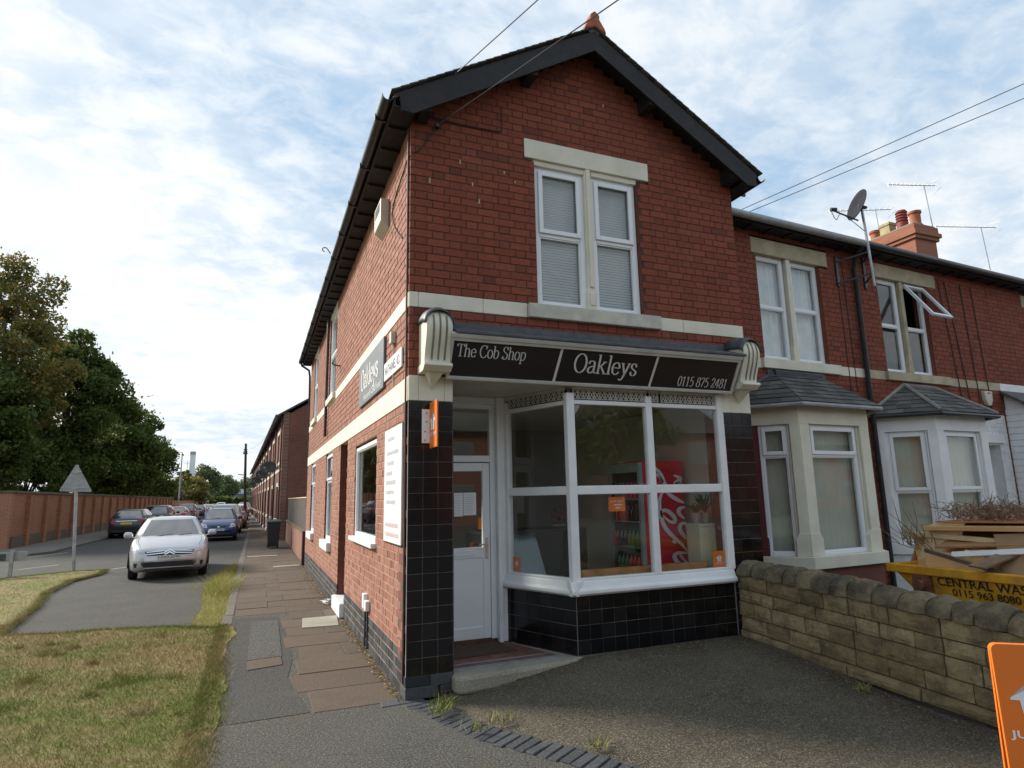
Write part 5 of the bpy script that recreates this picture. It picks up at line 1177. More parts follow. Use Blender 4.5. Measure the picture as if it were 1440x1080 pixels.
# pipes and cables on the terrace
m = MB(); m.tube([HF(3.80, .27, 5.62), HF(3.82, .10, 5.45), HF(3.84, .06, 5.3), HF(3.85, .06, .1)], .038, 8); m.build('downpipe', black_paint, h1, smooth=True)
cab = M_plain('old cable', (.05, .035, .03), .8, .2, 8)
for s in (3.45, 3.6): m = MB(); m.tube([HF(s, .01, 5.5), HF(s+.02, .01, 3.2)], .007, 5); m.build('cable', cab, h1)
for s0, s1 in ((6.25, 6.5), (6.45, 6.75), (6.95, 7.05), (7.3, 7.4)): m = MB(); m.tube([HF(s0, .012, 5.45), HF((s0+s1)/2, .012, 4.4), HF(s1, .012, 3.05)], .009, 5); m.build('cable', cab, h2)
ab = thing('alarm_box', 'cream burglar alarm box on the brick wall over the white bay', 'alarm', HF(7.25, .05, 3.13)); m = MB(); m.prism([(7.12, 3.41), (7.38, 3.41), (7.36, 3.24), (7.30, 3.14), (7.20, 3.14), (7.14, 3.24)], .0, .07, HF); m.build('cover', MATS['cream plastic'], ab, bevel=.012); m = MB(); m.box(7.2, 7.3, .07, .074, 3.36, 3.38, HF); m.build('vent', dark_metal, ab)
# chimney stack on the party wall between the second and third house
ck = thing('chimney_stack', 'orange brick chimney stack with four pots on the terrace roof', 'chimney', (12.4, 3.5, 6.3))
chim = M_brick_tex('chimney brick', (.29, .10, .055), (.34, .125, .07), (.24, .14, .095), axis='y', soot=.25); chimx = M_brick_tex('chimney brick front', (.32, .10, .055), (.38, .13, .07), (.26, .16, .10), axis='x', soot=.25)
m = MB(); m.box(11.95, 12.65, 3.0, 4.25, 6.0, 7.1); m.build('shaft', chim, ck)
m = MB(); m.box(11.90, 12.70, 2.95, 4.30, 7.1, 7.18); m.box(11.86, 12.74, 2.91, 4.34, 7.18, 7.27); m.box(11.90, 12.70, 2.95, 4.30, 7.27, 7.42); m.build('corbel_course', chim, ck)
m = MB(); m.plate([(11.93, 2.98), (12.67, 2.98), (12.67, 4.27), (11.93, 4.27)], 7.42, 7.47); m.build('flaunching', concrete, ck, bevel=.03)
for k, (y, hgt, kind) in enumerate(((4.1, .30, 'r'), (3.78, .34, 's'), (3.42, .52, 'l'), (3.12, .36, 'r'))):
    m = MB()
    if kind == 's': m.box(12.12, 12.36, y-.12, y+.12, 7.45, 7.45+hgt); m.box(12.10, 12.38, y-.14, y+.14, 7.45+hgt-.06, 7.45+hgt)
    elif kind == 'l':
        pr = [(.12, 7.45), (.12, 7.68)]
        for q in range(4): pr += [(.10, 7.69+.065*q), (.13, 7.72+.065*q)]
        m.lathe(pr+[(.10, 7.97)], (12.24, y, 0), 12)
    else: m.lathe([(.15, 7.45), (.11, 7.52), (.11, 7.45+hgt-.07), (.135, 7.45+hgt-.05), (.135, 7.45+hgt), (.10, 7.45+hgt)], (12.24, y, 0), 14)
    o = m.build('chimney_pot', {'r': terracotta, 's': M_plain('buff clay', (.42, .36, .20), .85, .15, 8), 'l': M_plain('dark red clay', (.22, .05, .045), .7, .2, 9)}[kind], ck, smooth=kind != 's')
# aerials and the dish on its bracket
def aerial(label, base, top, d, length, n):
    t = thing('tv_aerial', label, 'aerial', base); m = MB(); m.tube([base, top], .010, 6); m.build('mast', metal_grey, t)
    m = MB(); d = Vector(d).normalized(); c = Vector(top); s = Vector((-d.y, d.x, 0)); a = c-d*length*.75; b = c+d*length*.25; m.tube([a, b], .010, 5)
    for k in range(n):
        p = a.lerp(b, k/(n-1)); l = .07+.05*k/n; m.tube([p-s*l+Vector((0, 0, .01)), p+s*l], .005, 4); m.tube([p-Vector((0, 0, .04)), p+Vector((0, 0, .04))], .005, 4)
    for z in (-.1, .1): m.tube([b-s*.15+Vector((0, 0, z)), b+s*.15+Vector((0, 0, z*1.6))], .006, 4)
    m.build('yagi', metal_grey, t)
aerial('long television aerial behind the satellite dish', (12.55, 4.2, 7.4), (12.5, 4.2, 8.4), (.95, -.3, .05), 1.6, 12)
aerial('television aerial standing beside the chimney pots', (12.62, 3.0, 7.4), (12.52, 3.0, 8.45), (.95, -.3, 0), 1.15, 12)
aerial('television aerial over the far end of the terrace roof', (15.2, 3.4, 6.9), (15.1, 3.4, 8.0), (.95, -.3, 0), 1.6, 12)
sd_ = thing('satellite_dish', 'grey satellite dish on a tall bracketed pole at the eaves', 'dish', HF(3.9, .35, 4.9))
pc = Vector(HF(3.70, .45, 4.85)); pt = Vector(HF(3.62, .45, 6.22))
m = MB(); m.tube([pc, pt], .022, 8); m.build('pole', metal_grey, sd_, smooth=True)
m = MB()
for z in (5.05, 5.42): m.tube([HF(3.45, .03, z-.05), HF(3.71, .45, z+.02), HF(4.15, .03, z+.06)], .016, 5)
m.box(3.42, 3.48, 0, .03, 4.95, 5.45, HF); m.box(4.12, 4.18, 0, .03, 5.0, 5.55, HF); m.build('bracket', dark_metal, sd_)
dn = Vector((-.86, .32, .30)).normalized(); dc_ = Vector(HF(3.42, .50, 6.16)); e1 = dn.orthogonal().normalized(); e2 = dn.cross(e1)
m = MB(); n = 20; rings = []
vs = [dc_-dn*.05]; fs = []
for j in range(1, 6):
    r = .25*j/5
    for k in range(n): a = 2*math.pi*k/n; vs.append(dc_+(e1*math.cos(a)+e2*math.sin(a))*r-dn*(.05*(1-(j/5)**2)))
for k in range(n): fs.append((0, 1+k, 1+(k+1) % n))
for j in range(4):
    for k in range(n): a = 1+j*n; fs.append((a+k, a+n+k, a+n+(k+1) % n, a+(k+1) % n))
m.add(vs, fs); o = m.build('reflector', M_plain('grey dish', (.035, .037, .045), .85, .1, 5, spec=.1), sd_, smooth=True); md = o.modifiers.new('thick', 'SOLIDIFY'); md.thickness = .012
m = MB(); m.tube([dc_-dn*.04, dc_-dn*.16, pt-Vector((0, 0, .05))], .025, 6); m.build('mount', dark_metal, sd_)
lo_ = dc_+dn*.45-Vector((0, 0, .22)); m = MB(); m.tube([dc_-Vector((0, 0, .27)), lo_], .014, 6); m.tube([lo_-dn*.0, lo_-dn*.10+Vector((0, 0, .03))], .032, 8); m.tube(smooth_path([lo_, lo_+Vector((.1, 0, -.16)), lo_+Vector((.25, 0, -.04)), pt-Vector((0, 0, .45))], 5), .006, 5); m.build('feed_arm', dark_metal, sd_)

# ================================================================== stone garden wall
gw = thing('garden_wall', 'weathered sandstone garden wall with rounded coping beside the forecourt', 'wall', (3.75, -2, 0))
def wz(y): return .135+.045*y
m = MB(); m.add([(3.63, .0, 0), (3.88, .0, 0), (3.88, -4.3, -.1), (3.63, -4.3, -.1), (3.63, .0, .70), (3.88, .0, .70), (3.88, -4.3, .57), (3.63, -4.3, .57)], [(0, 1, 2, 3), (4, 7, 6, 5), (0, 4, 5, 1), (1, 5, 6, 2), (2, 6, 7, 3), (3, 7, 4, 0)]); gcore = m.build('wall_core', M_plain('dark stone joint', (.05, .045, .035), .95, .3, 10), gw)
heights = [.14, .15, .125, .145]; z = .0
for ci, hh in enumerate([.10]+heights):
    y = -.0 if ci % 2 else -.0; y = .0
    while y > -4.25:
        l = rnd.choice([.16, .22, .30, .36, .42, .26]) if ci else rnd.choice([.5, .65]); y1 = max(y-l, -4.28)
        g = .005; x = 3.60+rnd.uniform(-.008, .010)-(.02 if ci == 0 else 0); top = z+hh-g; k = 5
        vs = []; jx = lambda: rnd.uniform(-.006, .006)
        m = MB(); nyy, nzz = 4, 3
        for b in range(nzz+1):
            for a in range(nyy+1):
                yy = (y-g)+((y1+g)-(y-g))*a/nyy; zz = z+g+(top-z-g)*b/nzz; edge = a in (0, nyy) or b in (0, nzz)
                vs.append((x+(.013 if edge else 0)+jx(), yy, zz+wz(yy)))
        fcs = [(b*(nyy+1)+a, (b+1)*(nyy+1)+a, (b+1)*(nyy+1)+a+1, b*(nyy+1)+a+1) for b in range(nzz) for a in range(nyy)]
        bk = len(vs); per = [a for a in range(nyy+1)]+[(b)*(nyy+1)+nyy for b in range(1, nzz+1)]+[nzz*(nyy+1)+a for a in range(nyy-1, -1, -1)]+[b*(nyy+1) for b in range(nzz-1, 0, -1)]
        vs += [(3.66, vs[i][1], vs[i][2]) for i in per]; n = len(per); fcs += [(per[i], per[(i+1) % n], bk+(i+1) % n, bk+i) for i in range(n)]
        m.add(vs, fcs); m.build('stone', stone, gw, smooth=False); y = y1
    z += hh
ztop = z; y = .0
while y > -4.25:
    l = rnd.uniform(.16, .25); m = MB(); n = 9; segs = 4; vs = []; dz = rnd.uniform(-.03, .035); rx = rnd.uniform(.165, .188)
    for a in range(segs+1):
        yy = y-.004-(l-.008)*a/segs; sh = 1-.16*(abs(a/segs-.5)*2)**3
        for k in range(n+1):
            t = math.pi*k/n; jr = rnd.uniform(.92, 1.05)
            vs.append((3.75-rx*math.cos(t)*sh*jr, yy, wz(yy)+ztop+.004+(dz*.5+.150*math.sin(t)**.75*sh*jr if 0 < k < n else 0)))
    fcs = [(a*(n+1)+k, a*(n+1)+k+1, (a+1)*(n+1)+k+1, (a+1)*(n+1)+k) for a in range(segs) for k in range(n)]+[tuple(range(n, -1, -1)), tuple(segs*(n+1)+k for k in range(n+1))]+[(a*(n+1), (a+1)*(n+1), (a+1)*(n+1)+n, a*(n+1)+n) for a in range(segs)]
    m.add(vs, fcs); m.build('coping_stone', coping_mat, gw, smooth=True); y -= l

# ================================================================== skip full of boards in the neighbour's front garden
gd = MB(); gd.plate([(3.9, 1.3), (3.9, -4.6), (14, -4.6), (14, 1.9)], -.19, -.03); structure(gd.build('front_garden', make_slab('garden concrete', (.16, .15, .12), (.18, .165, .13))))
sk = thing('skip', 'battered yellow builders skip lettered Central Waste behind the stone wall', 'skip', (5.95, -2.4, -.03))
yel = M_plain('chipped yellow paint', (.62, .30, .016), .55, .2, 7, bump=.3, dirt=.85)
def skx(z): return 5.12+(.85-z)*.16
ybot, ytop = (-1.5, -3.6), (-.68, -4.35)
m = MB()
bq = [(5.28, ybot[0]), (6.70, ybot[0]), (6.70, ybot[1]), (5.28, ybot[1])]; tq = [(5.14, ytop[0]), (6.84, ytop[0]), (6.84, ytop[1]), (5.14, ytop[1])]
vs = [(x, y, -.02) for x, y in bq]+[(x, y, .86) for x, y in tq]; m.add(vs, [(0, 1, 2, 3)]+[(i, (i+1) % 4, 4+(i+1) % 4, 4+i) for i in range(4)])
o = m.build('hull', yel, sk); md = o.modifiers.new('thick', 'SOLIDIFY'); md.thickness = .02
m = MB(); m.box(5.075, 5.16, ytop[1]-.04, ytop[0]+.04, .80, .885); m.box(6.82, 6.905, ytop[1]-.04, ytop[0]+.04, .80, .885); m.box(5.16, 6.82, ytop[0]-.02, ytop[0]+.04, .80, .884); m.box(5.16, 6.82, ytop[1]-.04, ytop[1]+.02, .80, .884); m.build('rim', yel, sk, bevel=.01)
for y in (-1.02, -4.0): m = MB(); m.tube([(5.12, y, .70), (5.0, y, .70)], .055, 10); m.box(5.05, 5.12, y-.08, y+.08, .60, .80); m.build('lifting_lug', M_plain('rusty steel', (.16, .06, .03), .85, .35, 14, bump=.4), sk)
m = MB(); m.add([(skx(.80)-.012, -1.10, .80), (skx(.80)-.012, -2.75, .80), (skx(.52)-.012, -2.75, .52), (skx(.52)-.012, -1.10, .52)], [(0, 1, 2, 3)]); m.build('name_panel', yel, sk)
SKP = lambda a, b: (skx(b)-.02, -a, b)
sans('lettering', 'CENTRAL WASTE', SKP, 1.155, 2.08, .712, .795, ink_black, sk, .012); sans('lettering', '0115 963 8080', SKP, 1.28, 1.88, .625, .695, ink_black, sk, .012)
mdf = M_plain('fibreboard', (.60, .36, .15), .8, .08, 5, dirt=.1); mdf2 = M_plain('stained plywood', (.36, .19, .085), .75, .15, 6, dirt=.2); pale = M_plain('sawn softwood', (.66, .52, .29), .8, .1, 8)
def board(name, label, corners, th, mat):
    a, b, c, d = [Vector(p) for p in corners]; n = (b-a).cross(d-a).normalized()*th; m = MB(); m.add([a, b, c, d, a+n, b+n, c+n, d+n], [(0, 1, 2, 3), (4, 7, 6, 5), (0, 4, 5, 1), (1, 5, 6, 2), (2, 6, 7, 3), (3, 7, 4, 0)])
    o = m.build(name, mat, None, bevel=.003, seg=1); tag(o, label, 'board'); return o
board('wood_board', 'long fibreboard sheet leaning lengthways inside the skip near its rim', [(5.42, -.78, .70), (5.45, -2.2, .70), (5.62, -2.0, 1.13), (5.60, -.62, 1.17)], .018, mdf)
board('wood_board', 'pale softwood batten lying along the top of the leaning sheet', [(5.56, -.60, 1.15), (5.56, -1.75, 1.11), (5.56, -1.75, 1.16), (5.56, -.60, 1.20)], .05, pale)
board('wood_board', 'short fibreboard offcut propped against the skip rim', [(5.22, -.98, .80), (5.24, -1.55, .80), (5.34, -1.5, 1.0), (5.32, -.95, 1.02)], .018, mdf)
board('wood_board', 'thin dark strip slanting across the boards in the skip', [(5.20, -1.02, 1.02), (5.18, -1.75, .86), (5.18, -1.75, .90), (5.20, -1.02, 1.06)], .03, M_plain('dark trim', (.10, .085, .06), .6, .2, 6))
board('wood_board', 'brown plywood square standing in the middle of the skip', [(5.30, -1.38, .82), (5.32, -2.0, .80), (5.42, -1.9, 1.06), (5.40, -1.36, 1.06)], .02, mdf2)
board('wood_board', 'white edged offcut beside the brown plywood square', [(5.28, -1.34, .84), (5.28, -1.40, .82), (5.36, -1.38, 1.04), (5.36, -1.32, 1.05)], .03, pale)
board('wood_board', 'dark plywood sheet tilted steeply at the street end of the skip', [(5.22, -1.72, .84), (5.3, -2.5, .84), (5.6, -2.3, 1.26), (5.5, -1.52, 1.20)], .02, M_plain('brown hardboard', (.27, .17, .085), .7, .1, 6))
board('wood_board', 'flat fibreboard door lying across the top of the skip load', [(5.45, -.85, 1.22), (5.52, -2.4, 1.26), (6.5, -2.4, 1.30), (6.4, -.8, 1.24)], .045, mdf)
board('wood_board', 'reddish ply panel resting on top of the flat door', [(5.55, -.92, 1.30), (5.6, -1.9, 1.32), (6.3, -1.9, 1.33), (6.3, -.9, 1.31)], .018, M_plain('reddish ply', (.46, .20, .08), .6, .15, 6))
for nm_, lb_, q_, mt_ in (
 ('stripped plank', 'stripped pine plank sticking up from the end of the skip heap', [(5.5, -.72, .9), (5.55, -1.1, .95), (5.62, -1.2, 1.32), (5.58, -.85, 1.28)], pale),
 ('kitchen panel', 'honey coloured cupboard panel lying askew on the skip heap', [(5.3, -1.05, 1.05), (5.45, -1.9, 1.12), (6.1, -1.8, 1.22), (5.95, -.95, 1.18)], mdf2),
 ('cut board', 'square of bright fibreboard standing at the back of the skip', [(6.0, -1.2, 1.0), (6.1, -2.1, 1.0), (6.2, -2.0, 1.42), (6.1, -1.1, 1.45)], mdf),
 ('skirting', 'narrow white painted skirting length across the skip boards', [(5.24, -1.25, .98), (5.40, -2.3, 1.10), (5.42, -2.3, 1.15), (5.26, -1.25, 1.03)], white_paint),
 ('plywood', 'torn plywood corner leaning out towards the bay window', [(5.5, -.62, .88), (6.1, -.66, .9), (6.0, -.7, 1.25), (5.6, -.66, 1.12)], mdf2),
 ('floor board', 'dark old floorboard poking over the skip rim', [(5.0, -1.55, .93), (5.0, -1.70, .92), (5.9, -1.95, 1.20), (5.9, -1.80, 1.22)], MATS['old_board'] if 'old_board' in MATS else M_plain('old_board', (.20, .13, .075), .8, .2, 8))):
    board('wood_board', lb_, q_, .022, mt_)
m = MB(); br = random.Random(5)
for k in range(520):
    c = Vector((br.uniform(5.5, 6.3), br.uniform(-1.75, -.95), br.uniform(1.33, 1.46))); d = Vector((br.uniform(-1, 1), br.uniform(-1, 1), br.uniform(-.2, .9))).normalized()*br.uniform(.05, .22)
    m.tube([c, c+d*.5+Vector((0, 0, br.uniform(-.02, .04))), c+d], [.0035, .003, .0015], 4)
for k in range(30):
    c = Vector((br.uniform(5.2, 5.6), br.uniform(-.95, -.6), br.uniform(1.0, 1.15))); d = Vector((br.uniform(-.6, .3), br.uniform(-.2, .8), br.uniform(.1, 1))).normalized()*br.uniform(.15, .5)
    m.tube([c, c+d*.5+Vector((br.uniform(-.05, .05), 0, 0)), c+d], [.005, .004, .0015], 4)
o = stuff(m.build('brushwood', M_plain('dead twigs', (.20, .13, .085), .9, .3, 12))); tag(o, 'tangle of dead twigs heaped on the skip boards', 'twigs')
pr = np.stack([nrng.uniform(5.55, 6.2, 420), nrng.uniform(-1.7, -1.0, 420), nrng.uniform(1.34, 1.46, 420)], 1); v = pr[:, None, :]+nrng.normal(0, .022, (420, 3, 3))
o = stuff(link('rubble', np_mesh('rubble', v.reshape(-1, 3), 420, 3), make_leaf('torn paper scraps', [(0, (.30, .19, .11)), (.5, (.42, .30, .22)), (1, (.62, .52, .46))], .1))); tag(o, 'torn scraps and shavings among the twigs on the skip', 'scraps')

# ================================================================== orange pavement board at the edge of the forecourt
ab_ = thing('pavement_board', 'tall orange advertising board standing on the footway by the stone wall', 'sign', (2.5, -3.5, 0))
bu = Vector((.778, -.628, 0)); bn = Vector((-.628, -.778, 0)); b0 = Vector((2.335, -3.30, .0)); tilt = .03
def AB(a, b, o=0.0): p = b0+bu*a+bn*(o-tilt*(b-.87)); return (p.x, p.y, b)
def rounded(a0, a1, z0, z1, r, n=6):
    P_ = []
    for cx, cz, t0 in ((a1-r, z1-r, 0), (a0+r, z1-r, 90), (a0+r, z0+r, 180), (a1-r, z0+r, 270)):
        for k in range(n+1): t = R(t0+90*k/n); P_.append((cx+r*math.cos(t), cz+r*math.sin(t)))
    return P_
rp = rounded(0, .38, .03, .87, .03); n = len(rp); m = MB(); m.add([AB(a, b, 0) for a, b in rp]+[AB(a, b, -.02) for a, b in rp], [tuple(range(n)), tuple(range(2*n-1, n-1, -1))]+[(i, n+i, n+(i+1) % n, (i+1) % n) for i in range(n)]); m.build('front_panel', orange, ab_)
m = MB(); m.add([tuple(Vector(AB(a, b, 0))-bn*(.02+(.87-b)*.06)) for a, b in rp]+[tuple(Vector(AB(a, b, 0))-bn*(.04+(.87-b)*.06)) for a, b in rp], [tuple(range(n)), tuple(range(2*n-1, n-1, -1))]+[(i, n+i, n+(i+1) % n, (i+1) % n) for i in range(n)]); m.build('rear_panel', orange, ab_)
m = MB(); m.tube([AB(.02, .80, -.03), AB(.36, .80, -.03)], .012, 6); m.tube([AB(.03, .012, -.01), AB(.35, .012, -.01)], .012, 6); m.build('hinge_bar', dark_metal, ab_)
logo(lambda a, b: AB(a, b, .003), .19, .61, .28, ab_, words=False); sans('lettering', 'JUST EAT', lambda a, b: AB(a, b, .003), .025, .355, .415, .462, ink_white, ab_, .02)
# ================================================================== cars (front towards -Y, wheels on z = 0)
headlamp = M_plain('headlamp glass', (.55, .57, .60), .12, .15, 9, spec=.8); tail_red = M_plain('tail lamp', (.35, .015, .02), .2, .1, 6); rim_mat = M_plain('alloy rim', (.45, .46, .47), .35, .1, 6, metal=.7)
black_trim = M_plain('black trim', (.015, .015, .017), .5, .2, 8); chrome = M_plain('chrome trim', (.75, .76, .78), .15, .03, 4, metal=.9)
plate_w = M_plain('white number plate', (.66, .67, .66), .4, .03, 4); plate_y = M_plain('yellow number plate', (.72, .50, .05), .4, .03, 4)
def lerp_tab(tab, t):
    for (a, va), (b, vb) in zip(tab, tab[1:]):
        if a <= t <= b:
            k = (t-a)/(b-a); k = k*k*(3-2*k)*.5+k*.5; return va+(vb-va)*k
    return tab[0][1] if t < tab[0][0] else tab[-1][1]
STYLES = {
 'hatch': dict(L=4.30, W=1.79, deck=[(0, .62), (.10, .76), (.35, .86), (.9, .97), (1.12, 1.02), (3.6, 1.05), (4.0, 1.02), (4.2, .95), (4.3, .80)], hw=[(0, .56), (.06, .70), (.2, .80), (.6, .885), (1.2, .895), (3.5, .89), (4.0, .84), (4.22, .77), (4.3, .70)],
   cab=[(1.0, 1.93), (3.35, 4.05)], zr=1.48, wr=.585, wheels=(.86, 3.46)),
 'small': dict(L=3.75, W=1.66, deck=[(0, .60), (.08, .74), (.3, .86), (.7, .96), (.9, 1.0), (3.2, 1.03), (3.5, 1.0), (3.68, .92), (3.75, .78)], hw=[(0, .56), (.05, .68), (.2, .76), (.5, .82), (1.0, .83), (3.0, .825), (3.5, .78), (3.75, .68)],
   cab=[(.85, 1.65), (3.05, 3.55)], zr=1.50, wr=.56, wheels=(.72, 3.10)),
 'estate': dict(L=4.65, W=1.82, deck=[(0, .60), (.10, .74), (.4, .86), (1.1, .97), (1.3, 1.0), (4.2, 1.05), (4.5, 1.0), (4.6, .92), (4.65, .76)], hw=[(0, .58), (.06, .72), (.25, .82), (.7, .90), (1.3, .91), (3.9, .90), (4.4, .85), (4.6, .78), (4.65, .72)],
   cab=[(1.15, 2.05), (4.0, 4.52)], zr=1.47, wr=.60, wheels=(.90, 3.70)),
 'suv': dict(L=4.35, W=1.84, deck=[(0, .72), (.08, .88), (.35, 1.0), (.95, 1.08), (1.1, 1.12), (3.9, 1.16), (4.2, 1.10), (4.32, 1.0), (4.35, .8)], hw=[(0, .62), (.06, .75), (.25, .84), (.6, .91), (1.2, .92), (3.8, .91), (4.2, .86), (4.35, .76)],
   cab=[(1.0, 1.75), (3.75, 4.2)], zr=1.66, wr=.64, wheels=(.86, 3.48)),
}
def make_car(style, label, paint, plate_text=None, silver_front=False):
    S = STYLES[style]; L, zr, wr = S['L'], S['zr'], S['wr']; root = thing('parked_car', label, 'car', (0, 0, 0), 'cars parked along the side street')
    ys = sorted(set([0, .03, .08, .15, .25, .4, .6, .8, 1.0, 1.2, 1.6, 2.0, 2.5, 3.0, 3.3, 3.6, 3.8, L-.35, L-.22, L-.12, L-.05, L]+[]))
    ys = [y for y in ys if y <= L]; vs = []; sec = 0
    for y in ys:
        w = lerp_tab(S['hw'], y); zt = lerp_tab(S['deck'], y); f = min(1, min(y, L-y)/.25); zb = .20+.10*(1-f); w0 = w
        half = [(0, zb), (w*.86, zb), (w*.96, zb+.05), (w*.99, zb+.14), (w, .48), (w*.995, zt-.26), (w*.975, zt-.12), (w*.93, zt-.05), (w*.84, zt-.012), (w*.55, zt+.012), (0, zt+.022)]
        ring = half+[(-x, z) for x, z in half[-2:0:-1]]; sec = len(ring); vs += [(x, y-L/2, z) for x, z in ring]
    fs = [(i*sec+k, i*sec+(k+1) % sec, (i+1)*sec+(k+1) % sec, (i+1)*sec+k) for i in range(len(ys)-1) for k in range(sec)]+[tuple(range(sec-1, -1, -1)), tuple((len(ys)-1)*sec+k for k in range(sec))]
    m = MB(); m.add(vs, fs); body = m.build('body', paint, root, smooth=True); bvh = BVHTree.FromPolygons([Vector(v) for v in vs], fs)
    # cabin: rings from the belt line to the roof
    (fy0, fy1), (ry1, ry0) = S['cab']; wb = lerp_tab(S['hw'], 2.2)*.93
    def outline(t):
        e = t; yf = fy0+(fy1-fy0)*e**1.08; yr = ry0+(ry1-ry0)*e**1.15; w = wb+(wr-wb)*(e**1.35); zf = lerp_tab(S['deck'], fy0)-.02; z = zf+(zr-.045-zf)*e
        P_ = []; bow = .16*(1-e*.5)
        for k in range(7): x = -1+k/3; P_.append((x*w*(.90 if abs(x) > .99 else .93), yf+bow*abs(x)**2.2, z))
        for k in range(1, 7): q = k/7; P_.append((w*(1+.02*math.sin(math.pi*q)), yf+bow+(yr-.10-yf-bow)*q, z+.006*math.sin(math.pi*q)))
        for k in range(7): x = 1-k/3; P_.append((x*w*(.90 if abs(x) > .99 else .93), yr-.10*abs(x)**2.2, z))
        for k in range(6, 0, -1): q = k/7; P_.append((-w*(1+.02*math.sin(math.pi*q)), yf+bow+(yr-.10-yf-bow)*q, z+.006*math.sin(math.pi*q)))
        return [Vector((x, y-L/2, z)) for x, y, z in P_]
    T = [0, .12, .3, .5, .7, .86, .95, 1.0]; rings = [outline(t) for t in T]; n = len(rings[0])
    c = sum(rings[-1], Vector())/n; top1 = [c.lerp(p, .86)+Vector((0, 0, .028)) for p in rings[-1]]; top2 = [c.lerp(p, .5)+Vector((0, 0, .045)) for p in rings[-1]]; rings += [top1, top2]
    m = MB(); m.add([p for r in rings for p in r]+[c+Vector((0, 0, .05))], [(i*n+k, i*n+(k+1) % n, (i+1)*n+(k+1) % n, (i+1)*n+k) for i in range(len(rings)-1) for k in range(n)]+[((len(rings)-1)*n+k, (len(rings)-1)*n+(k+1) % n, len(rings)*n) for k in range(n)]); m.build('cabin', paint, root, smooth=True)
    def panel(idx, t0, t1, name, inset=.05):
        m = MB(); ts = [t0+(t1-t0)*k/5 for k in range(6)]; rr = []
        for t in ts:
            o = outline(t); p = [o[i % n] for i in idx]; a, b = p[0].copy(), p[-1].copy(); p[0] = a.lerp(p[1], inset); p[-1] = b.lerp(p[-2], inset); cc = sum(o, Vector())/n
            rr.append([q+(Vector((q.x-cc.x, (q.y-cc.y)*.6, .0)).normalized()*.007) for q in p])
        w_ = len(rr[0]); m.add([q for r in rr for q in r], [(i*w_+k, i*w_+k+1, (i+1)*w_+k+1, (i+1)*w_+k) for i in range(5) for k in range(w_-1)]); return m.build(name, glass_dark, root, smooth=True)
    panel(range(0, 7), .06, .93, 'windscreen', .35); panel(range(13, 20), .10, .90, 'rear_window', .45); panel(range(7, 10), .10, .88, 'side_window', .1); panel(range(10, 13), .10, .88, 'side_window', .1); panel(range(20, 23), .10, .88, 'side_window', .1); panel(range(23, 26), .10, .88, 'side_window', .1)
    def decal(name, q, mat, end, nx_=10, nz_=3, off=.008, parent=None, curve=None):
        """four-cornered patch (x, z) laid on the nose (end=-1) or the tail (end=1)"""
        m = MB(); vs = []
        for j in range(nz_+1):
            for i in range(nx_+1):
                u, v = i/nx_, j/nz_; a = [q[0][k]*(1-u)+q[1][k]*u for k in (0, 1)]; b = [q[3][k]*(1-u)+q[2][k]*u for k in (0, 1)]; x, z = a[0]*(1-v)+b[0]*v, a[1]*(1-v)+b[1]*v
                h = bvh.ray_cast(Vector((x, end*5, z)), Vector((0, -end, 0)))[0]
                y = (h.y if h else end*(L/2-.25))+end*off; vs.append((x, y, z))
        m.add(vs, [(j*(nx_+1)+i, j*(nx_+1)+i+1, (j+1)*(nx_+1)+i+1, (j+1)*(nx_+1)+i) for j in range(nz_) for i in range(nx_)]); return m.build(name, mat, parent or root)
    w = S['W']/2
    if silver_front:
        decal('lower_grille', [(-.50, .27), (.50, .27), (.60, .45), (-.60, .45)], black_trim, -1)
        for s in (-1, 1):
            decal('fog_lamp_recess', [(s*.61, .31), (s*.74, .33), (s*.76, .43), (s*.63, .42)], black_trim, -1, 4)
            decal('headlight', [(s*.52, .65), (s*.80, .68), (s*.84, .85), (s*.64, .79)], headlamp, -1, 8)
            decal('chin_trim', [(s*.55, .25), (s*.70, .28), (s*.66, .48), (s*.60, .46)], paint, -1, 4, off=.03)
        decal('upper_grille', [(-.48, .60), (.48, .60), (.54, .70), (-.54, .70)], black_trim, -1)
        for z in (.625, .675):
            for s in (-1, 1): decal('grille_bar', [(s*.10, z+.02), (s*.50, z-.006), (s*.50, z+.014), (s*.10, z+.042)], chrome, -1, 8, 1, .016)
        for z in (.625, .678):
            for s in (-1, 1): decal('badge_chevron', [(0, z+.03), (s*.12, z-.03), (s*.12, z+.0), (0, z+.07)], chrome, -1, 3, 1, .022)
        decal('bumper_edge', [(-.72, .215), (.72, .215), (.70, .265), (-.70, .265)], paint, -1, 10, 1, .035)
        pz0, pz1 = .50, .60
    else:
        decal('lower_grille', [(-.45, .28), (.45, .28), (.52, .42), (-.52, .42)], black_trim, -1); decal('upper_grille', [(-.30, .63), (.30, .63), (.36, .70), (-.36, .70)], black_trim, -1)
        decal('badge', [(-.05, .64), (.05, .64), (.05, .68), (-.05, .68)], chrome, -1, 2, 1, .016)
        for s in (-1, 1): decal('headlight', [(s*.46, .62), (s*.72, .64), (s*.76, .84), (s*.52, .78)], headlamp, -1, 6)
        pz0, pz1 = .48, .58
    pf = decal('number_plate', [(-.26, pz0), (.26, pz0), (.26, pz1), (-.26, pz1)], plate_w, -1, 2, 1, .03)
    if plate_text:
        yy = min(v.co.y for v in pf.data.vertices)-.004; t_ = sans('registration', plate_text, lambda a, b: (a, yy, b), -.235, .235, pz0+.018, pz1-.018, ink_black, pf, .01)
    zt = S['deck'][-3][1]
    decal('number_plate', [(-.26, zt-.30), (.26, zt-.30), (.26, zt-.19), (-.26, zt-.19)], plate_y, 1, 2, 1, .012); decal('rear_bumper', [(-.60, .26), (.60, .26), (.66, .42), (-.66, .42)], black_trim, 1)
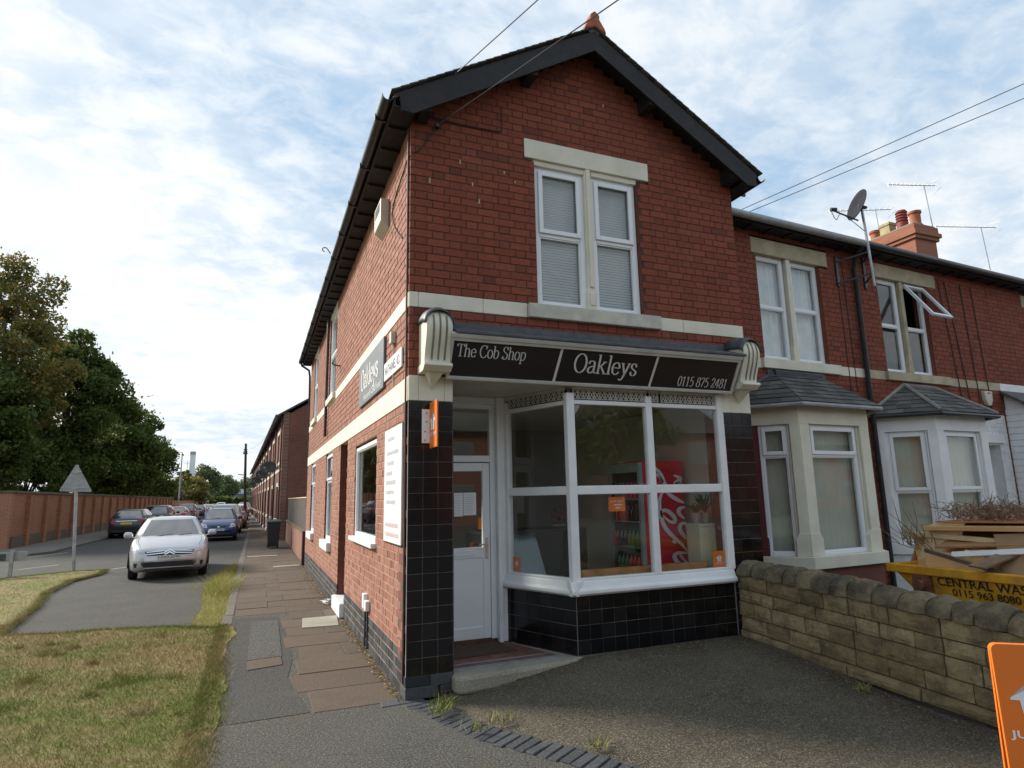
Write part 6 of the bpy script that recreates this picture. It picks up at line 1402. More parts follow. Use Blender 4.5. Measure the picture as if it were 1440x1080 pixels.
    for s in (-1, 1): decal('tail_lamp', [(s*.50, zt-.20), (s*.74, zt-.22), (s*.78, zt-.03), (s*.56, zt-.06)], tail_red, 1, 5)
    decal('tailgate_trim', [(-.48, zt-.14), (.48, zt-.14), (.48, zt-.11), (-.48, zt-.11)], chrome, 1, 6, 1)
    cw = outline(.03); m = MB(); m.tube([p+Vector((0, -.02, .0)) for p in cw[0:7]], .022, 5); m.build('cowl', black_trim, root)
    for s_, e_ in ((-.45, .05), (.02, .50)):
        wp_ = outline(.05); zz_ = wp_[3].z; m = MB(); m.tube([(s_, wp_[3].y-.02, zz_), ((s_+e_)/2, wp_[3].y+.02, zz_+.03), (e_, wp_[3].y+.06, zz_+.055)], .008, 4); m.build('wiper', black_trim, root)
    for s_ in (-1, 1):
        ln = []
        for k in range(9):
            yy_ = .22+(fy0-.22)*k/8; hx = s_*lerp_tab(S['hw'], yy_)*.80; h_ = bvh.ray_cast(Vector((hx, yy_-L/2, 3)), Vector((0, 0, -1)))[0]
            if h_: ln.append(h_+Vector((0, 0, .001)))
        if len(ln) > 2: m = MB(); m.tube(ln, .006, 4); m.build('bonnet_gap', black_trim, root)
    for s in (-1, 1):
        m = MB(); my = fy0+.28-L/2; mz = lerp_tab(S['deck'], fy0)+.06
        m.lathe([(.02, -.10), (.075, -.07), (.085, 0), (.07, .08), (.02, .11)], (s*(w+.08), my, mz), 10, 'x'); m.tube([(s*(w-.08), my, mz-.08), (s*(w+.05), my, mz-.03)], .02, 5); m.build('door_mirror', paint, root, smooth=True)
        for wy in S['wheels']:
            r = .315; cx = s*(w-.115); tp = [(.20, -.10), (r-.015, -.10), (r, -.075), (r, .075), (r-.015, .10), (.20, .10)]
            m = MB(); m.lathe(tp, (cx, wy-L/2, r), 20, 'x'); wh = m.build('wheel', rubber, root, smooth=True)
            m = MB(); m.lathe([(.05, -.09), (.205, -.09), (.205, .09), (.05, .09)], (cx, wy-L/2, r), 18, 'x'); m.build('rim', rim_mat, wh)
            for k in range(5):
                a = 2*math.pi*k/5; m = MB(); m.tube([(cx+s*.095, wy-L/2+.04*math.sin(a), r+.04*math.cos(a)), (cx+s*.095, wy-L/2+.2*math.sin(a), r+.2*math.cos(a))], .022, 4); m.build('spoke', rim_mat, wh)
            m = MB(); na = 12; arc = [(wy-L/2+.36*math.cos(math.pi*k/na), r+.36*math.sin(math.pi*k/na)) for k in range(na+1)]; xx = s*(w+.008)
            m.add([(xx, wy-L/2, r*.75)]+[(xx, a, b) for a, b in arc], [(0, k+1, k+2) for k in range(na)]); m.build('wheel_arch', black_trim, root)  # flat black disc painted for the shade inside the wheel well
    return root
def put(car, x, y, rz=0, sc=.94, z=-.053): car.location = (x, y, z); car.rotation_euler = (0, 0, R(rz)); car.scale = (sc, sc, sc); return car
silver = M_carpaint('silver paint', (.52, .53, .55), .45, .30); blue = M_carpaint('blue paint', (.03, .055, .16), .3); dgrey = M_carpaint('dark grey paint', (.035, .038, .048), .4); redp = M_carpaint('red paint', (.32, .015, .03), .2); blk = M_carpaint('black paint', (.012, .013, .015), .2); whitep = M_carpaint('white paint car', (.70, .71, .71), 0); maroon = M_carpaint('maroon paint', (.14, .03, .03), .3); pgrey = M_carpaint('pale grey paint', (.42, .44, .46), .4)
put(make_car('hatch', 'silver hatchback parked facing the shop with a white front number plate', silver, 'LC63 JZW', True), -3.22, 12.95, 6, .93)
put(make_car('small', 'small blue hatchback parked behind the silver car', blue, 'FD54 JNO'), -2.75, 27.2, 1, .95)
put(make_car('suv', 'pale grey tall car parked behind the blue hatchback', pgrey), -2.80, 34.0, 0, .95)
put(make_car('hatch', 'maroon hatchback parked behind the pale grey tall car', maroon), -2.62, 40.5, 0, .95)
put(make_car('estate', 'dark grey estate seen from behind with a yellow plate by the brick wall', dgrey), -7.25, 33.8, 180, .98)
put(make_car('suv', 'black tall car parked ahead of the dark grey estate', blk), -6.95, 41.0, 180, .95)
put(make_car('hatch', 'bright red hatchback parked along the brick wall', redp), -7.05, 52.0, 180, .95)
c0 = put(make_car('suv', 'brown grey tall car parked ahead of the red hatchback', M_carpaint('bronze paint', (.09, .075, .065), .4)), -7.05, 60.0, 180, .95)
far = [('estate', 'dark estate parked ahead of the bronze tall car', dgrey, -7.0, 72, 180), ('hatch', 'pale silver hatchback far along the left kerb', silver, -6.9, 86, 180), ('hatch', 'black hatchback ahead of the far silver one', blk, -6.9, 100, 180), ('suv', 'white tall car at the far end of the left row', whitep, -6.9, 118, 180),
 ('hatch', 'red hatchback parked beyond the telegraph pole', redp, -2.7, 48.5, 0), ('estate', 'silver estate parked beyond the red hatchback', silver, -2.7, 60, 0), ('hatch', 'white hatchback far along the right kerb', whitep, -2.7, 75, 0), ('suv', 'dark tall car at the far end of the right row', dgrey, -2.7, 92, 0)]
for st, lb, mt, x, y, rz in far: put(make_car(st, lb, mt), x, y, rz, .95)

# ================================================================== street furniture
wb_ = thing('wheelie_bin', 'black wheelie bin standing on the pavement by the low wall', 'bin', (-.60, 18.9, 0)); binm = M_plain('black bin plastic', (.022, .023, .026), .5, .15, 5)
m = MB(); x0, x1, y0, y1 = -.83, -.38, 18.6, 19.2
m.add([(x0+.05, y0+.06, .06), (x1-.05, y0+.06, .06), (x1-.05, y1-.04, .06), (x0+.05, y1-.04, .06), (x0, y0, .90), (x1, y0, .90), (x1, y1, .90), (x0, y1, .90)], [(3, 2, 1, 0), (0, 1, 5, 4), (1, 2, 6, 5), (2, 3, 7, 6), (3, 0, 4, 7), (4, 5, 6, 7)]); m.build('body', binm, wb_, bevel=.02)
m = MB(); m.add([(x0-.03, y0-.03, .90), (x1+.03, y0-.03, .90), (x1+.03, y1+.02, .93), (x0-.03, y1+.02, .93), (x0-.02, y0, .95), (x1+.02, y0, .95), (x1+.02, y1, 1.0), (x0-.02, y1, 1.0)], [(3, 2, 1, 0), (0, 1, 5, 4), (1, 2, 6, 5), (2, 3, 7, 6), (3, 0, 4, 7), (4, 5, 6, 7)]); m.build('lid', binm, wb_, bevel=.015)
m = MB(); m.tube([(x0+.05, y1+.06, .94), (x1-.05, y1+.06, .94)], .015, 6); m.build('handle', binm, wb_)
for s in (x0+.06, x1-.06): m = MB(); m.lathe([(.1, -.025), (.1, .025)], (s, y1-.02, .1), 12, 'x'); m.build('wheel', rubber, wb_)
lw = thing('low_wall', 'low brick wall topped by dark fence between shop and terrace', 'wall', (.1, 17.5, 0)); lowb = M_brick_tex('low wall brick', (.24, .085, .058), (.30, .115, .08), (.32, .25, .19))
m = MB(); m.box(.0, .20, 12.35, 23.2, 0, .80); m.build('brick_run', lowb, lw); m = MB(); m.box(-.06, .24, 12.02, 12.35, 0, .86); m.build('end_pier', MATS['oxblood pipe'], lw)
m = MB(); m.box(-.03, .23, 12.36, 23.2, .80, .86); m.build('coping', MATS['blackened coping stone'] if 'blackened coping stone' in MATS else coping_mat, lw)
fn = thing('fence', 'dark weathered board fence standing on the low brick wall', 'fence', (.1, 17.5, .86)); oldw = M_plain('old dark timber', (.075, .065, .055), .9, .3, 9, bump=.3)
for k in range(72): m = MB(); y = 12.4+.15*k; m.box(.05+.002*(k % 2), .07+.002*(k % 2), y, y+.147, .87, 1.72+rnd.uniform(-.015, .015)); m.build('board', oldw, fn)
m = MB(); m.box(.09, .13, 12.4, 23.2, 1.0, 1.08); m.box(.09, .13, 12.4, 23.2, 1.5, 1.58); m.build('rail', oldw, fn); m = MB(); m.box(.04, .12, 12.4, 23.2, 1.73, 1.76); m.build('capping', pale, fn)
ts = thing('warning_sign', 'grey back of a triangular road sign on a steel post in the grass', 'sign', (-5.6, 14.4, -.02))
m = MB(); m.tube([(-5.58, 14.4, -.05), (-5.74, 14.4, 2.72)], .040, 10); m.build('post', metal_grey, ts, smooth=True)
tri = []; R0 = .40
for k, (cx, cz) in enumerate(((-6.03, 2.06), (-5.37, 2.03), (-5.735, 2.70))):
    a0 = (210, 330, 90)[k]
    for j in range(5): t = R(a0-50+25*j); tri.append((cx+.03*math.cos(t), cz+.03*math.sin(t)))
m = MB(); m.prism(tri, 14.33, 14.345); m.build('plate', M_plain('bare aluminium', (.30, .32, .34), .5, .12, 6, metal=.2), ts)
m = MB(); tri2 = [(-5.715+(x+5.715)*.86, 2.26+(z-2.26)*.86) for x, z in tri]; m.prism(tri2, 14.346, 14.348); m.build('white_face', sign_white, ts)
m = MB()
for z, wd in ((2.10, .30), (2.52, .10)): m.box(-5.72-wd, -5.70+wd, 14.31, 14.33, z, z+.035); m.box(-5.77, -5.66, 14.30, 14.46, z-.01, z+.045)
m.build('clip_channel', metal_grey, ts)
st2 = thing('street_sign', 'low street sign seen from behind on short posts at the grass edge', 'sign', (-6.8, 13.3, -.02))
for x in (-6.62, -7.7): m = MB(); m.box(x-.035, x+.035, 13.27, 13.33, -.05, .62); m.build('post', metal_grey, st2)
m = MB(); m.box(-7.95, -6.33, 13.335, 13.36, .36, .58); m.build('plate', plastic_grey, st2); m = MB(); m.box(-7.93, -6.75, 13.325, 13.335, .38, .54); m.build('backing_board', M_plain('dull green backing', (.06, .07, .065), .7, .2, 6), st2)
tp = thing('telegraph_pole', 'tall wooden telegraph pole at the kerb of the side street', 'pole', (-1.9, 43, 0)); m = MB(); m.tube([(-1.85, 43, -.1), (-2.02, 43, 3), (-2.10, 43, 5.75)], [.11, .095, .075], 10); m.build('post', M_plain('tarred wood', (.06, .045, .035), .85, .3, 7), tp, smooth=True)
m = MB(); m.box(-2.25, -1.95, 42.9, 43.1, 5.0, 5.08); m.box(-2.22, -1.98, 42.9, 43.1, 5.3, 5.36); m.tube([(-2.08, 43, 3.5), (-2.5, 43, 3.55)], .03, 5)
for x in (-2.2, -2.0): m.tube([(x, 43, 5.0), (x, 43, 5.25)], .03, 6)
m.build('crossarm', dark_metal, tp)
def lamp(label, x, y, h):
    t = thing('street_lamp', label, 'lamp', (x, y, 0)); m = MB(); m.tube([(x, y, 0), (x, y, h-.3), (x, y, h)], [.09, .06, .05], 8); m.build('column', metal_grey, t, smooth=True); m = MB(); m.tube([(x, y, h), (x-.55, y, h+.04)], .035, 6); m.build('arm', metal_grey, t); m = MB(); m.box(x-.95, x-.5, y-.09, y+.09, h, h+.09); m.build('lantern', plastic_grey, t, bevel=.02)
lamp('street lamp rising above the trees along the brick wall', -9.0, 71.6, 7.1); lamp('street lamp far down the right side of the street', -3.2, 120, 5.2)
# long brick boundary wall on the left, with piers
bw = thing('boundary_wall', 'long old orange brick boundary wall with piers under the trees', 'wall', (-10.4, 40, 0)); oldb = M_brick_tex('old orange brick', (.32, .115, .050), (.40, .155, .075), (.27, .165, .095), soot=.5); oldbx = M_brick_tex('old orange brick end', (.34, .13, .075), (.40, .16, .095), (.34, .24, .16), axis='x', soot=.2)
m = MB(); m.box(-10.62, -10.30, 25.7, 78, 0, 2.18); m.box(-10.62, -10.28, 78, 140, 0, 1.9); m.build('brick_run', oldb, bw)
m = MB(); m.box(-30, -10.30, 25.4, 25.7, 0, 2.2); m.build('return_wall', oldbx, bw)
for k in range(22): m = MB(); y = 27.2+2.35*k; m.box(-10.30, -10.16, y, y+.36, 0, 2.12); m.build('pier', oldb, bw)
m = MB(); m.box(-10.66, -10.24, 25.75, 78, 2.18, 2.28); m.box(-30, -10.24, 25.34, 25.75, 2.2, 2.285); m.build('coping', M_plain('mossy coping', (.12, .115, .075), .95, .3, 5), bw); m = MB(); m.box(-10.30, -10.23, 25.7, 78, 0, .45); m.build('footing', M_brick_tex('dark footing brick', (.12, .075, .055), (.16, .10, .07), (.14, .11, .08)), bw)

# ================================================================== terrace along the side street
tb = M_brick_tex('terrace brick', (.20, .070, .046), (.26, .095, .064), (.20, .14, .105)); tbx = M_brick_tex('gable brick', (.185, .062, .044), (.25, .088, .060), (.12, .085, .065), axis='x', soot=.4)
TF = Fr((-.50, 0, 0), (0, 1, 0), (-1, 0, 0)); HW = 4.7
def street_house(label, gable_end):
    h = thing('street_house', label, 'house', (0, 0, 0), 'terraced houses along the side street')
    m = MB(); y0 = 0.0
    opn = [(.35, 1.25, 0, 2.15), (1.9, 3.2, .85, 2.3), (.6, 1.5, 3.35, 4.75), (2.4, 3.7, 3.35, 4.75)]; zsp = [0, .85, 2.15, 2.3, 3.35, 4.75, 5.5]
    for a, b in zip(zsp, zsp[1:]):
        iv = [(0, HW)]
        for o in opn:
            if o[2] < (a+b)/2 < o[3]: iv = [x for p, q in iv for x in ((p, min(q, o[0])), (max(p, o[1]), q)) if x[1] > x[0]]
        for p, q in iv: m.box(p, q, -.25, 0, a, b, TF)
    m.build('wall', tb, h)
    m = MB(); m.prism([(-.24, 0), (6.6, 0), (6.6, 5.45), (3.0, 7.55), (-.24, 5.45)], .0, .25) if gable_end else m.prism([(-.24, 0), (6.6, 0), (6.6, 5.45), (3.0, 7.55), (-.24, 5.45)], .05, .15)
    m.build('gable_wall', tbx, h); m = MB(); m.box(-.24, 6.6, HW-.1, HW, 0, 5.4); m.box(6.5, 6.6, .3, HW-.1, 0, 5.4); m.build('inner_wall', room_dark, h)
    m = MB(); ov = -.12 if gable_end else 0; m.prism([(-.78, 5.36), (3.0, 7.72), (6.9, 5.36), (6.9, 5.28), (3.0, 7.64), (-.78, 5.28)], ov, HW); m.build('roof', slate, h)
    m = MB(); m.tube([(-.80, 0, 5.33), (-.80, HW, 5.33)], .06, 8); m.build('gutter', black_paint, h); m = MB(); m.tube([(-.55, .12, 5.3), (-.55, .12, 0)], .035, 6); m.build('downpipe', black_paint, h)
    for a, b, z0, z1 in opn[1:]:
        f = MB(); f.box(a, a+.07, -.16, -.1, z0, z1, TF); f.box(b-.07, b, -.16, -.1, z0, z1, TF); f.box(a+.07, b-.07, -.16, -.101, z0, z0+.07, TF); f.box(a+.07, b-.07, -.16, -.101, z1-.07, z1, TF); f.box(a+.07, b-.07, -.16, -.101, (z0+z1)/2-.03, (z0+z1)/2+.03, TF); w = f.build('window', upvc, h)
        f = MB(); f.box(a+.07, b-.07, -.14, -.13, z0+.07, z1-.07, TF); f.build('pane', glass_dark, w); f = MB(); f.box(a-.08, b+.08, -.1, .07, z0-.12, z0, TF); f.build('sill', cream, w); f = MB(); f.box(a-.1, b+.1, -.1, .012, z1, z1+.17, TF); f.build('lintel', cream, w)
    f = MB(); f.box(.35, 1.25, -.2, -.14, 0, 2.1, TF); d = f.build('front_door', M_plain('painted door', (.10, .02, .02), .5, .3, 2), h); f = MB(); f.box(.25, 1.35, -.1, .03, 2.15, 2.32, TF); f.build('lintel', cream, d)
    f = MB(); f.box(.2, 1.4, -.1, .12, 0, .14, TF); f.build('door_step', white_paint, h); f = MB(); f.box(0, HW, .0, .02, 2.95, 3.08, TF); f.build('stone_band', cream, h)
    return h
g0 = street_house('first house of the far terrace showing its plain brick gable end', True); g0.location = (.22, 23.3, 0); g0.rotation_euler = (0, 0, R(1.4))
g1 = street_house('terraced house in the row receding down the side street', False); g1.location = (.22-.0244*HW, 23.3+HW, 0); g1.rotation_euler = (0, 0, R(1.4))
for k in range(2, 14): c = copy_tree(g1); c.location = (.22-.0244*HW*k, 23.3+HW*k, 0)
ck2 = thing('street_chimney', 'brick chimney on the far terrace ridge', 'chimney', (3, 28, 7.4)); m = MB(); m.box(2.7, 3.3, 27.6, 28.4, 7.2, 8.3); m.build('shaft', tbx, ck2); m = MB(); m.lathe([(.12, 8.3), (.1, 8.65)], (3, 28, 0), 10); m.build('pot', terracotta, ck2)
def wall_dish(loc):
    t = thing('wall_dish', 'dark mesh satellite dish fixed to the fronts of the far terrace', 'dish', loc, 'satellite dishes on the far terrace'); x, y, z = loc
    nn = Vector((-.35, -.85, .35)).normalized(); e1 = nn.cross(Vector((0, 0, 1))).normalized(); e2 = e1.cross(nn); c = Vector((x-.45, y, z)); m = MB(); n = 18; vs = [c-nn*.08]
    for j in range(1, 4):
        for k in range(n): a = 2*math.pi*k/n; vs.append(c+(e1*math.cos(a)*.38+e2*math.sin(a)*.30)*j/3-nn*.08*(1-(j/3)**2))
    fs = [(0, 1+k, 1+(k+1) % n) for k in range(n)]+[(1+j*n+k, 1+(j+1)*n+k, 1+(j+1)*n+(k+1) % n, 1+j*n+(k+1) % n) for j in range(2) for k in range(n)]
    m.add(vs, fs); o = m.build('reflector', M_plain('dark mesh dish', (.045, .042, .034), .7, .4, 7), t, smooth=True); md = o.modifiers.new('t', 'SOLIDIFY'); md.thickness = .012
    m = MB(); m.tube([(x, y, z-.1), (x-.3, y+.05, z-.05), tuple(c-nn*.06)], .02, 6); m.build('wall_arm', dark_metal, t); q = c-e2*.36; f = c+nn*.42-e2*.2; m = MB(); m.tube([q, f], .012, 5); m.tube([f, f-nn*.1], .035, 6); m.build('feed_arm', plastic_grey, t); return t
for y in (25.4, 33.5, 45.0, 60.0): wall_dish((-.28-.0244*(y-23.3), y, 3.2))

# ================================================================== trees
CF = 1.25
def tree(label, x, y, h, cb, r, n, ls, mat, seed, group='trees behind the brick wall', squash=1.0, clumps=46, name='broadleaf_tree', cat='tree'):
    clumps = int(clumps*CF)
    g = np.random.default_rng(seed); t = thing(name, label, cat, (x, y, 0), group); cz = (h+cb)/2; rz = (h-cb)/2
    d = g.normal(0, 1, (clumps, 3)); d /= np.linalg.norm(d, axis=1)[:, None]; rad = g.uniform(.35, .92, clumps)**.7
    taper = 1-.35*np.clip(d[:, 2], 0, 1); cen = np.stack([x+d[:, 0]*rad*r*taper, y+d[:, 1]*rad*r*taper*squash, cz+d[:, 2]*rad*rz], 1); cr = g.uniform(.15, .29, clumps)*r
    k = g.integers(0, clumps, n); dd = g.normal(0, 1, (n, 3)); dd /= np.linalg.norm(dd, axis=1)[:, None]; q = cen[k]+dd*(cr[k]*g.uniform(.25, 1, n)**.5*np.where(g.uniform(0, 1, n) < .16, g.uniform(1.0, 1.55, n), 1.0))[:, None]*np.array([1, 1, .72])
    a = g.normal(0, 1, (n, 3)); a /= np.linalg.norm(a, axis=1)[:, None]; b = np.cross(a, g.normal(0, 1, (n, 3))); b /= np.linalg.norm(b, axis=1)[:, None]; s = g.uniform(.6, 1.25, n)[:, None]*ls
    v = np.stack([q-a*s, q-b*s*.55, q+a*s, q+b*s*.55], 1); crown = link('crown', np_mesh('crown', v.reshape(-1, 3), n, 4), mat, t)
    m = MB(); tr = max(.12, h*.022); top = Vector((x, y, cz+rz*.45)); m.tube([(x, y, -.2), (x+.05, y, cb*.5+.2), (x-.05, y+.05, cz), tuple(top)], [tr*1.3, tr, tr*.7, tr*.25], 9); m.build('trunk', bark, t, smooth=True)
    for i in range(min(14, clumps)):
        c = Vector(cen[i]); s0 = Vector((x, y, min(c.z-.3, cb+(c.z-cb)*.45) if c.z > cb+.5 else cb)); mid = s0.lerp(c, .5)+Vector((0, 0, .15*r*.3)); m = MB(); m.tube([s0, mid, c], [tr*.45, tr*.3, tr*.1], 6); m.build('limb', bark, t, smooth=True)
    return t
tree('tall birch with yellowing leaves rising highest behind the brick wall', -13.3, 33, 14.9, 4.2, 3.3, 34000, .10, leaf_birch, 21, clumps=70)
tree('dark green sycamore between the birch and the lower trees', -12.3, 40, 12.6, 2.2, 3.7, 42000, .135, leaf_dark, 22, clumps=80)
tree('dense dark tree filling the space below the birch', -14.4, 30.5, 9.6, 1.6, 3.6, 36000, .125, leaf_dark, 23, clumps=80)
tree('broad dark tree hanging low over the brick wall', -11.9, 51, 10.2, 1.6, 4.3, 42000, .15, leaf_dark, 24, clumps=80)
tree('smaller dark tree at the street end of the wall trees', -12.3, 63, 9.0, 1.6, 3.6, 24000, .16, leaf_dark, 25, clumps=60)
tree('tall thin yellow tinged tree behind the dense dark ones', -18, 38, 13.0, 2, 4.2, 26000, .13, leaf_birch, 26, clumps=60)
tree('low dark undergrowth tree behind the wall return', -19.5, 27.5, 6.5, .4, 4.5, 22000, .13, leaf_dark, 33, clumps=60)
tree('shrubby bush just behind the boundary wall corner', -12.5, 34.8, 5.2, .3, 2.3, 14000, .10, leaf_dark, 34, clumps=50)
FARG = 'far trees at the end of the street'
tree('bushy olive tree beyond the wall trees by the lamp', -13.6, 82, 6.6, 1.0, 3.6, 12000, .18, leaf_dark, 27, FARG); tree('conifer shaped tree in front of the white tower', -15.2, 140, 9.4, 1, 2.0, 6000, .22, leaf_dark, 28, FARG)
tree('brownish tree standing by the white notice board', -11.3, 108, 6.2, 1.0, 3.6, 7000, .22, leaf_birch, 29, FARG); tree('airy pale green tree beside the white tower', -15.2, 190, 11.8, 3, 6.0, 7000, .32, leaf_pale, 30, FARG)
tree('greyish tree to the side of the airy pale one', -10.5, 205, 9.8, 2, 5.5, 6000, .34, leaf_pale, 31, FARG); tree('yellow green tree at the far end of the terrace', .5, 112, 8.2, 1.5, 4.2, 8000, .22, leaf_pale, 32, FARG)
for i, (x, y, hh) in enumerate(((-60, 330, 13), (-45, 350, 14), (-30, 345, 12), (-18, 340, 13), (-6, 350, 14), (6, 340, 13), (18, 345, 13), (30, 350, 14))):
    tree('distant grey green tree on the horizon beyond the sheds', x, y, hh, 1, 9.5, 3500, .6, leaf_pale, 60+i, 'horizon trees', clumps=30)
hd = thing('hedge', 'low green hedge across the end of the street', 'hedge', (-9, 150, 0)); g = np.random.default_rng(5); n = 9000; q = np.stack([g.uniform(-16, -3, n), g.uniform(148, 152, n), g.uniform(.1, 2.6, n)*(.75+.25*np.sin(np.linspace(0, 40, n)))], 1); a = g.normal(0, .28, (n, 4, 3)); link('foliage', np_mesh('foliage', (q[:, None, :]+a).reshape(-1, 3), n, 4), leaf_dark, hd)
# ================================================================== things at the end of the street
tw = thing('tower', 'slim white tower standing above the far trees', 'tower', (-24.3, 260, 0)); twm = M_plain('white cladding', (.66, .67, .70), .6, .05, .3); m = MB(); m.lathe([(1.0, 0), (1.0, 19.4), (.85, 19.5)], (-24.3, 260, 0), 18); m.build('shaft', twm, tw, smooth=True); m = MB(); m.lathe([(1.02, 19.4), (1.02, 20.6), (.6, 20.7)], (-24.3, 260, 0), 18); m.build('cap', plastic_grey, tw); m = MB(); m.tube([(-26.1, 260, 0), (-25.9, 260, 17)], .1, 5); m.tube([(-27, 260, 16), (-25, 260, 16)], .07, 4); m.build('mast', metal_grey, tw)
sh_ = thing('warehouse', 'low blue and white warehouse closing the end of the street', 'building', (-10, 232, 0)); m = MB(); m.box(-15.5, -2, 230, 245, 0, 4.2); m.build('wall', M_plain('blue cladding', (.12, .19, .30), .6, .1, .4), sh_); m = MB(); m.prism([(-16, 4.2), (-1.5, 4.2), (-1.5, 5.4), (-8.5, 6.0), (-16, 5.4)], 229.5, 245.5); m.build('roof', M_plain('pale roof sheet', (.62, .66, .70), .4, .05, .5), sh_)
for k in range(5): m = MB(); m.box(-14.5+2.5*k, -13+2.5*k, 229.9, 230, 1.2, 3.0); m.build('window', glass_dark, sh_)
nb = thing('notice_board', 'white roadside notice board on posts beyond the parked cars', 'sign', (-9.8, 120, 0)); m = MB(); m.box(-10.7, -9.1, 120, 120.1, 1.6, 3.5); m.build('panel', sign_white, nb); m = MB(); m.box(-10.5, -9.8, 119.98, 119.995, 2.6, 3.1); m.box(-10.2, -9.4, 119.98, 119.995, 1.8, 2.1); m.build('print', sign_grey, nb)
for x in (-10.6, -9.2): m = MB(); m.box(x-.06, x+.06, 120.1, 120.2, 0, 3.4); m.build('post', metal_grey, nb)
sk2 = thing('shed', 'grey roofed shed behind the far trees on the left', 'building', (-15, 125, 0)); m = MB(); m.box(-18, -11.5, 124, 130, 0, 3.2); m.build('wall', M_plain('pale render', (.5, .5, .48), .8, .1, 1), sk2); m = MB(); m.prism([(-18.4, 3.2), (-11.1, 3.2), (-14.7, 4.4)], 123.6, 130.4); m.build('roof', slate, sk2)
# gull far off in the sky
gl = thing('bird', 'tiny pale gull gliding above the street', 'bird', (-20, 120, 20.5)); bp = [(-20.9, 120, 20.75), (-20.45, 120, 20.58), (-20.0, 120, 20.45), (-19.55, 120, 20.56), (-19.1, 120, 20.68)]; gm = M_plain('pale feather', (.42, .42, .42), .8, .1, 3)
m = MB(); m.tube([(-20.25, 119.8, 20.42), (-20.05, 119.9, 20.44), (-19.8, 120, 20.46), (-19.6, 120.1, 20.45)], [.02, .10, .09, .02], 8); m.build('body', gm, gl, smooth=True); m = MB(); m.add([p for p in bp]+[(p[0]+.1, p[1]+.25, p[2]-.01) for p in bp], [(i, i+1, 6+i, 5+i) for i in range(4)]); m.build('wing', gm, gl)

# ================================================================== overhead wires
wire = M_plain('black wire', (.09, .09, .095), .6, .1, 5)
def wire_run(label, a, b, sag, r=.006):
    a, b = Vector(a), Vector(b); n = 24; m = MB(); m.tube([a.lerp(b, k/n)-Vector((0, 0, sag*4*(k/n)*(1-k/n))) for k in range(n+1)], r, 5); o = m.build('overhead_wire', wire); tag(o, label, 'wire', 'overhead wires'); return o
wire_run('overhead wire running from the gable bracket out over the forecourt', (.25, -.03, 5.35), (9.3, -13.6, 8.6), .0)
wire_run('overhead wire crossing the left barge board of the gable', (.375, -.28, 5.79), (5.06, -13.8, 6.05), .0)
wire_run('upper of two wires rising above the terrace roof', (5.6, 4.5, 6.37), (16.0, -8.5, 10.3), .0, .007); wire_run('lower of two wires rising above the terrace roof', (5.6, 4.5, 6.33), (16.0, -8.5, 9.75), .0, .007)
wire_run('thin wire from the telegraph pole to the far terrace', (-2.1, 43, 5.3), (-.7, 30, 5.3), .25)
m = MB(); m.tube(smooth_path([FRONT(.25, .03, 5.36), FRONT(.20, .012, 5.25), FRONT(.09, .012, 5.08), FRONT(.01, .012, 5.01)], 5), .008, 5); m.tube(smooth_path([SIDE(.01, .012, 5.0), SIDE(.4, .012, 4.93), SIDE(.8, .012, 4.80), SIDE(.7, .012, 4.55), SIDE(.3, .012, 4.25)], 5), .007, 5)
m.tube(smooth_path([FRONT(.33, .012, 5.44), FRONT(.6, .012, 5.44), FRONT(.92, .012, 5.45), FRONT(.965, .012, 5.50), FRONT(.97, .012, 5.75)], 6), .007, 5); m.tube([FRONT(.33, .012, 5.44), FRONT(.12, .012, 5.46), FRONT(.12, .012, 5.36)], .007, 5); m.build('cable', cab, shop)
m = MB(); m.tube([FRONT(.36, .05, 5.45), FRONT(.27, .04, 5.37)], .014, 6); m.box(.24, .28, 0, .06, 5.33, 5.37, FRONT); m.build('cable_bracket', dark_metal, shop)
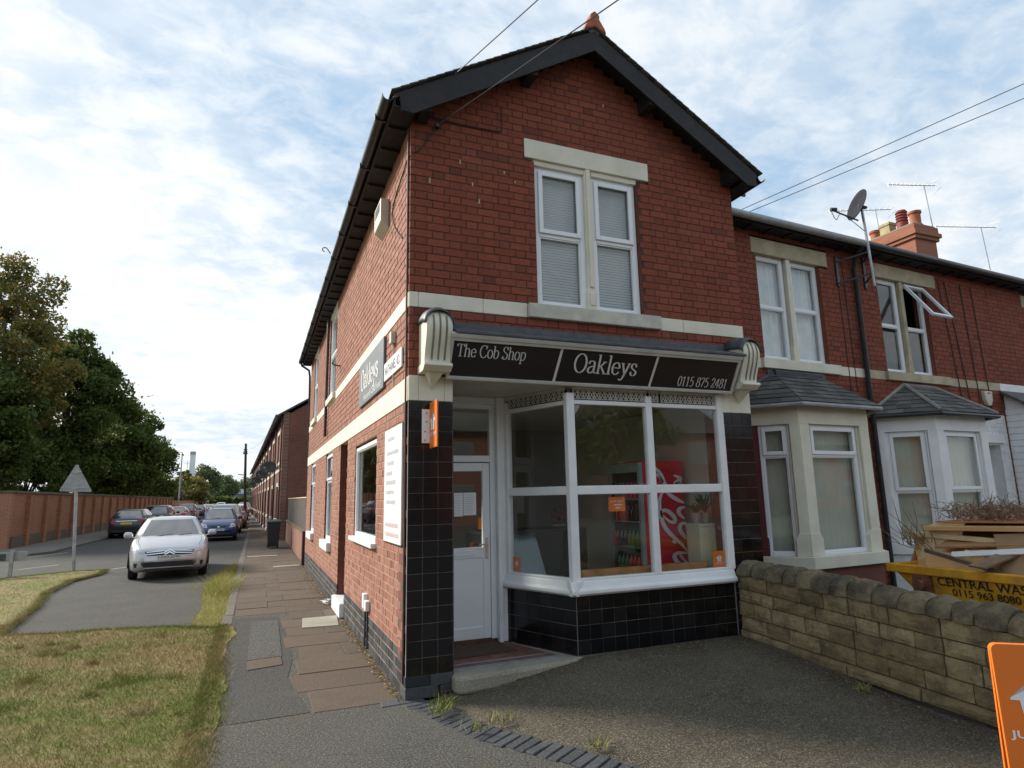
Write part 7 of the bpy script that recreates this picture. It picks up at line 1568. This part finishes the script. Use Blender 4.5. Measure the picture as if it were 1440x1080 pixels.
# pale chips and droppings on the front brickwork
m = MB()
for x, z, hh in ((.185, 4.73, .06), (.50, 5.0, .045), (.63, 4.78, .04), (.70, 4.6, .05), (.98, 4.98, .03), (2.22, 6.05, .03), (1.1, 4.9, .02)): m.box(x, x+.014, .0025, .005, z, z+hh, FRONT)
m.build('mortar_chip', cream_old, shop)
# crumpled litter by the side step
o = MB(); rr = random.Random(2)
for k in range(14): p = Vector((-.12+rr.uniform(-.05, .05), 5.35+rr.uniform(-.1, .1), .02+rr.uniform(0, .04))); o.add([p, p+Vector((rr.uniform(.02, .06), rr.uniform(-.05, .05), rr.uniform(-.01, .03))), p+Vector((rr.uniform(-.05, .05), rr.uniform(.02, .06), rr.uniform(0, .03)))], [(0, 1, 2)])
tag(o.build('litter_scrap', sign_white), 'crumpled white litter lying by the foot of the side wall', 'litter')

# ================================================================== across the main road, behind the photographer (seen only in the glass)
def opposite(label, x):
    h = thing('opposite_house', label, 'house', (x, -32, 0), 'houses across the main road'); F = Fr((x-4, -28, 0), (1, 0, 0), (0, 1, 0)); m = MB(); m.box(0, 8, -8, 0, 0, 5.6, F); m.build('wall', tbx, h); m = MB(); m.prism([(.5, 5.5), (-4, 8.4), (-8.5, 5.5)], -.3, 8.3, Fr((x-4, -28, 0), (0, 1, 0), (1, 0, 0))); m.build('roof', slate, h)
    for a in (1, 5):
        for z in (.9, 3.4): m = MB(); m.box(a, a+1.8, -.02, .03, z, z+1.5, F); w = m.build('window', room_dark, h); m = MB(); m.box(a+.1, a+1.7, .03, .04, z+.1, z+1.4, F); m.build('pane', glass_dark, w)
for x, lb in ((-40, 'brick house across the main road beyond the verge'), (-27, 'brick house across the main road near the far verge'), (38, 'brick house across the main road past the terrace'), (50, 'brick house across the main road well past the terrace'), (63, 'last brick house across the main road'), (-14, 'brick house across the main road opposite the verge'), (2, 'brick house across the main road opposite the shop'), (12, 'brick house across the main road opposite the terrace'), (24, 'brick house across the main road farthest from the corner')): opposite(lb, x)
tree('garden tree across the main road between the houses', -5.5, -27, 9, 2, 3.6, 6000, .2, leaf_dark, 80, 'trees across the main road'); tree('garden tree across the main road before the terrace', 18, -25, 8, 2, 3.2, 6000, .2, leaf_dark, 81, 'trees across the main road')
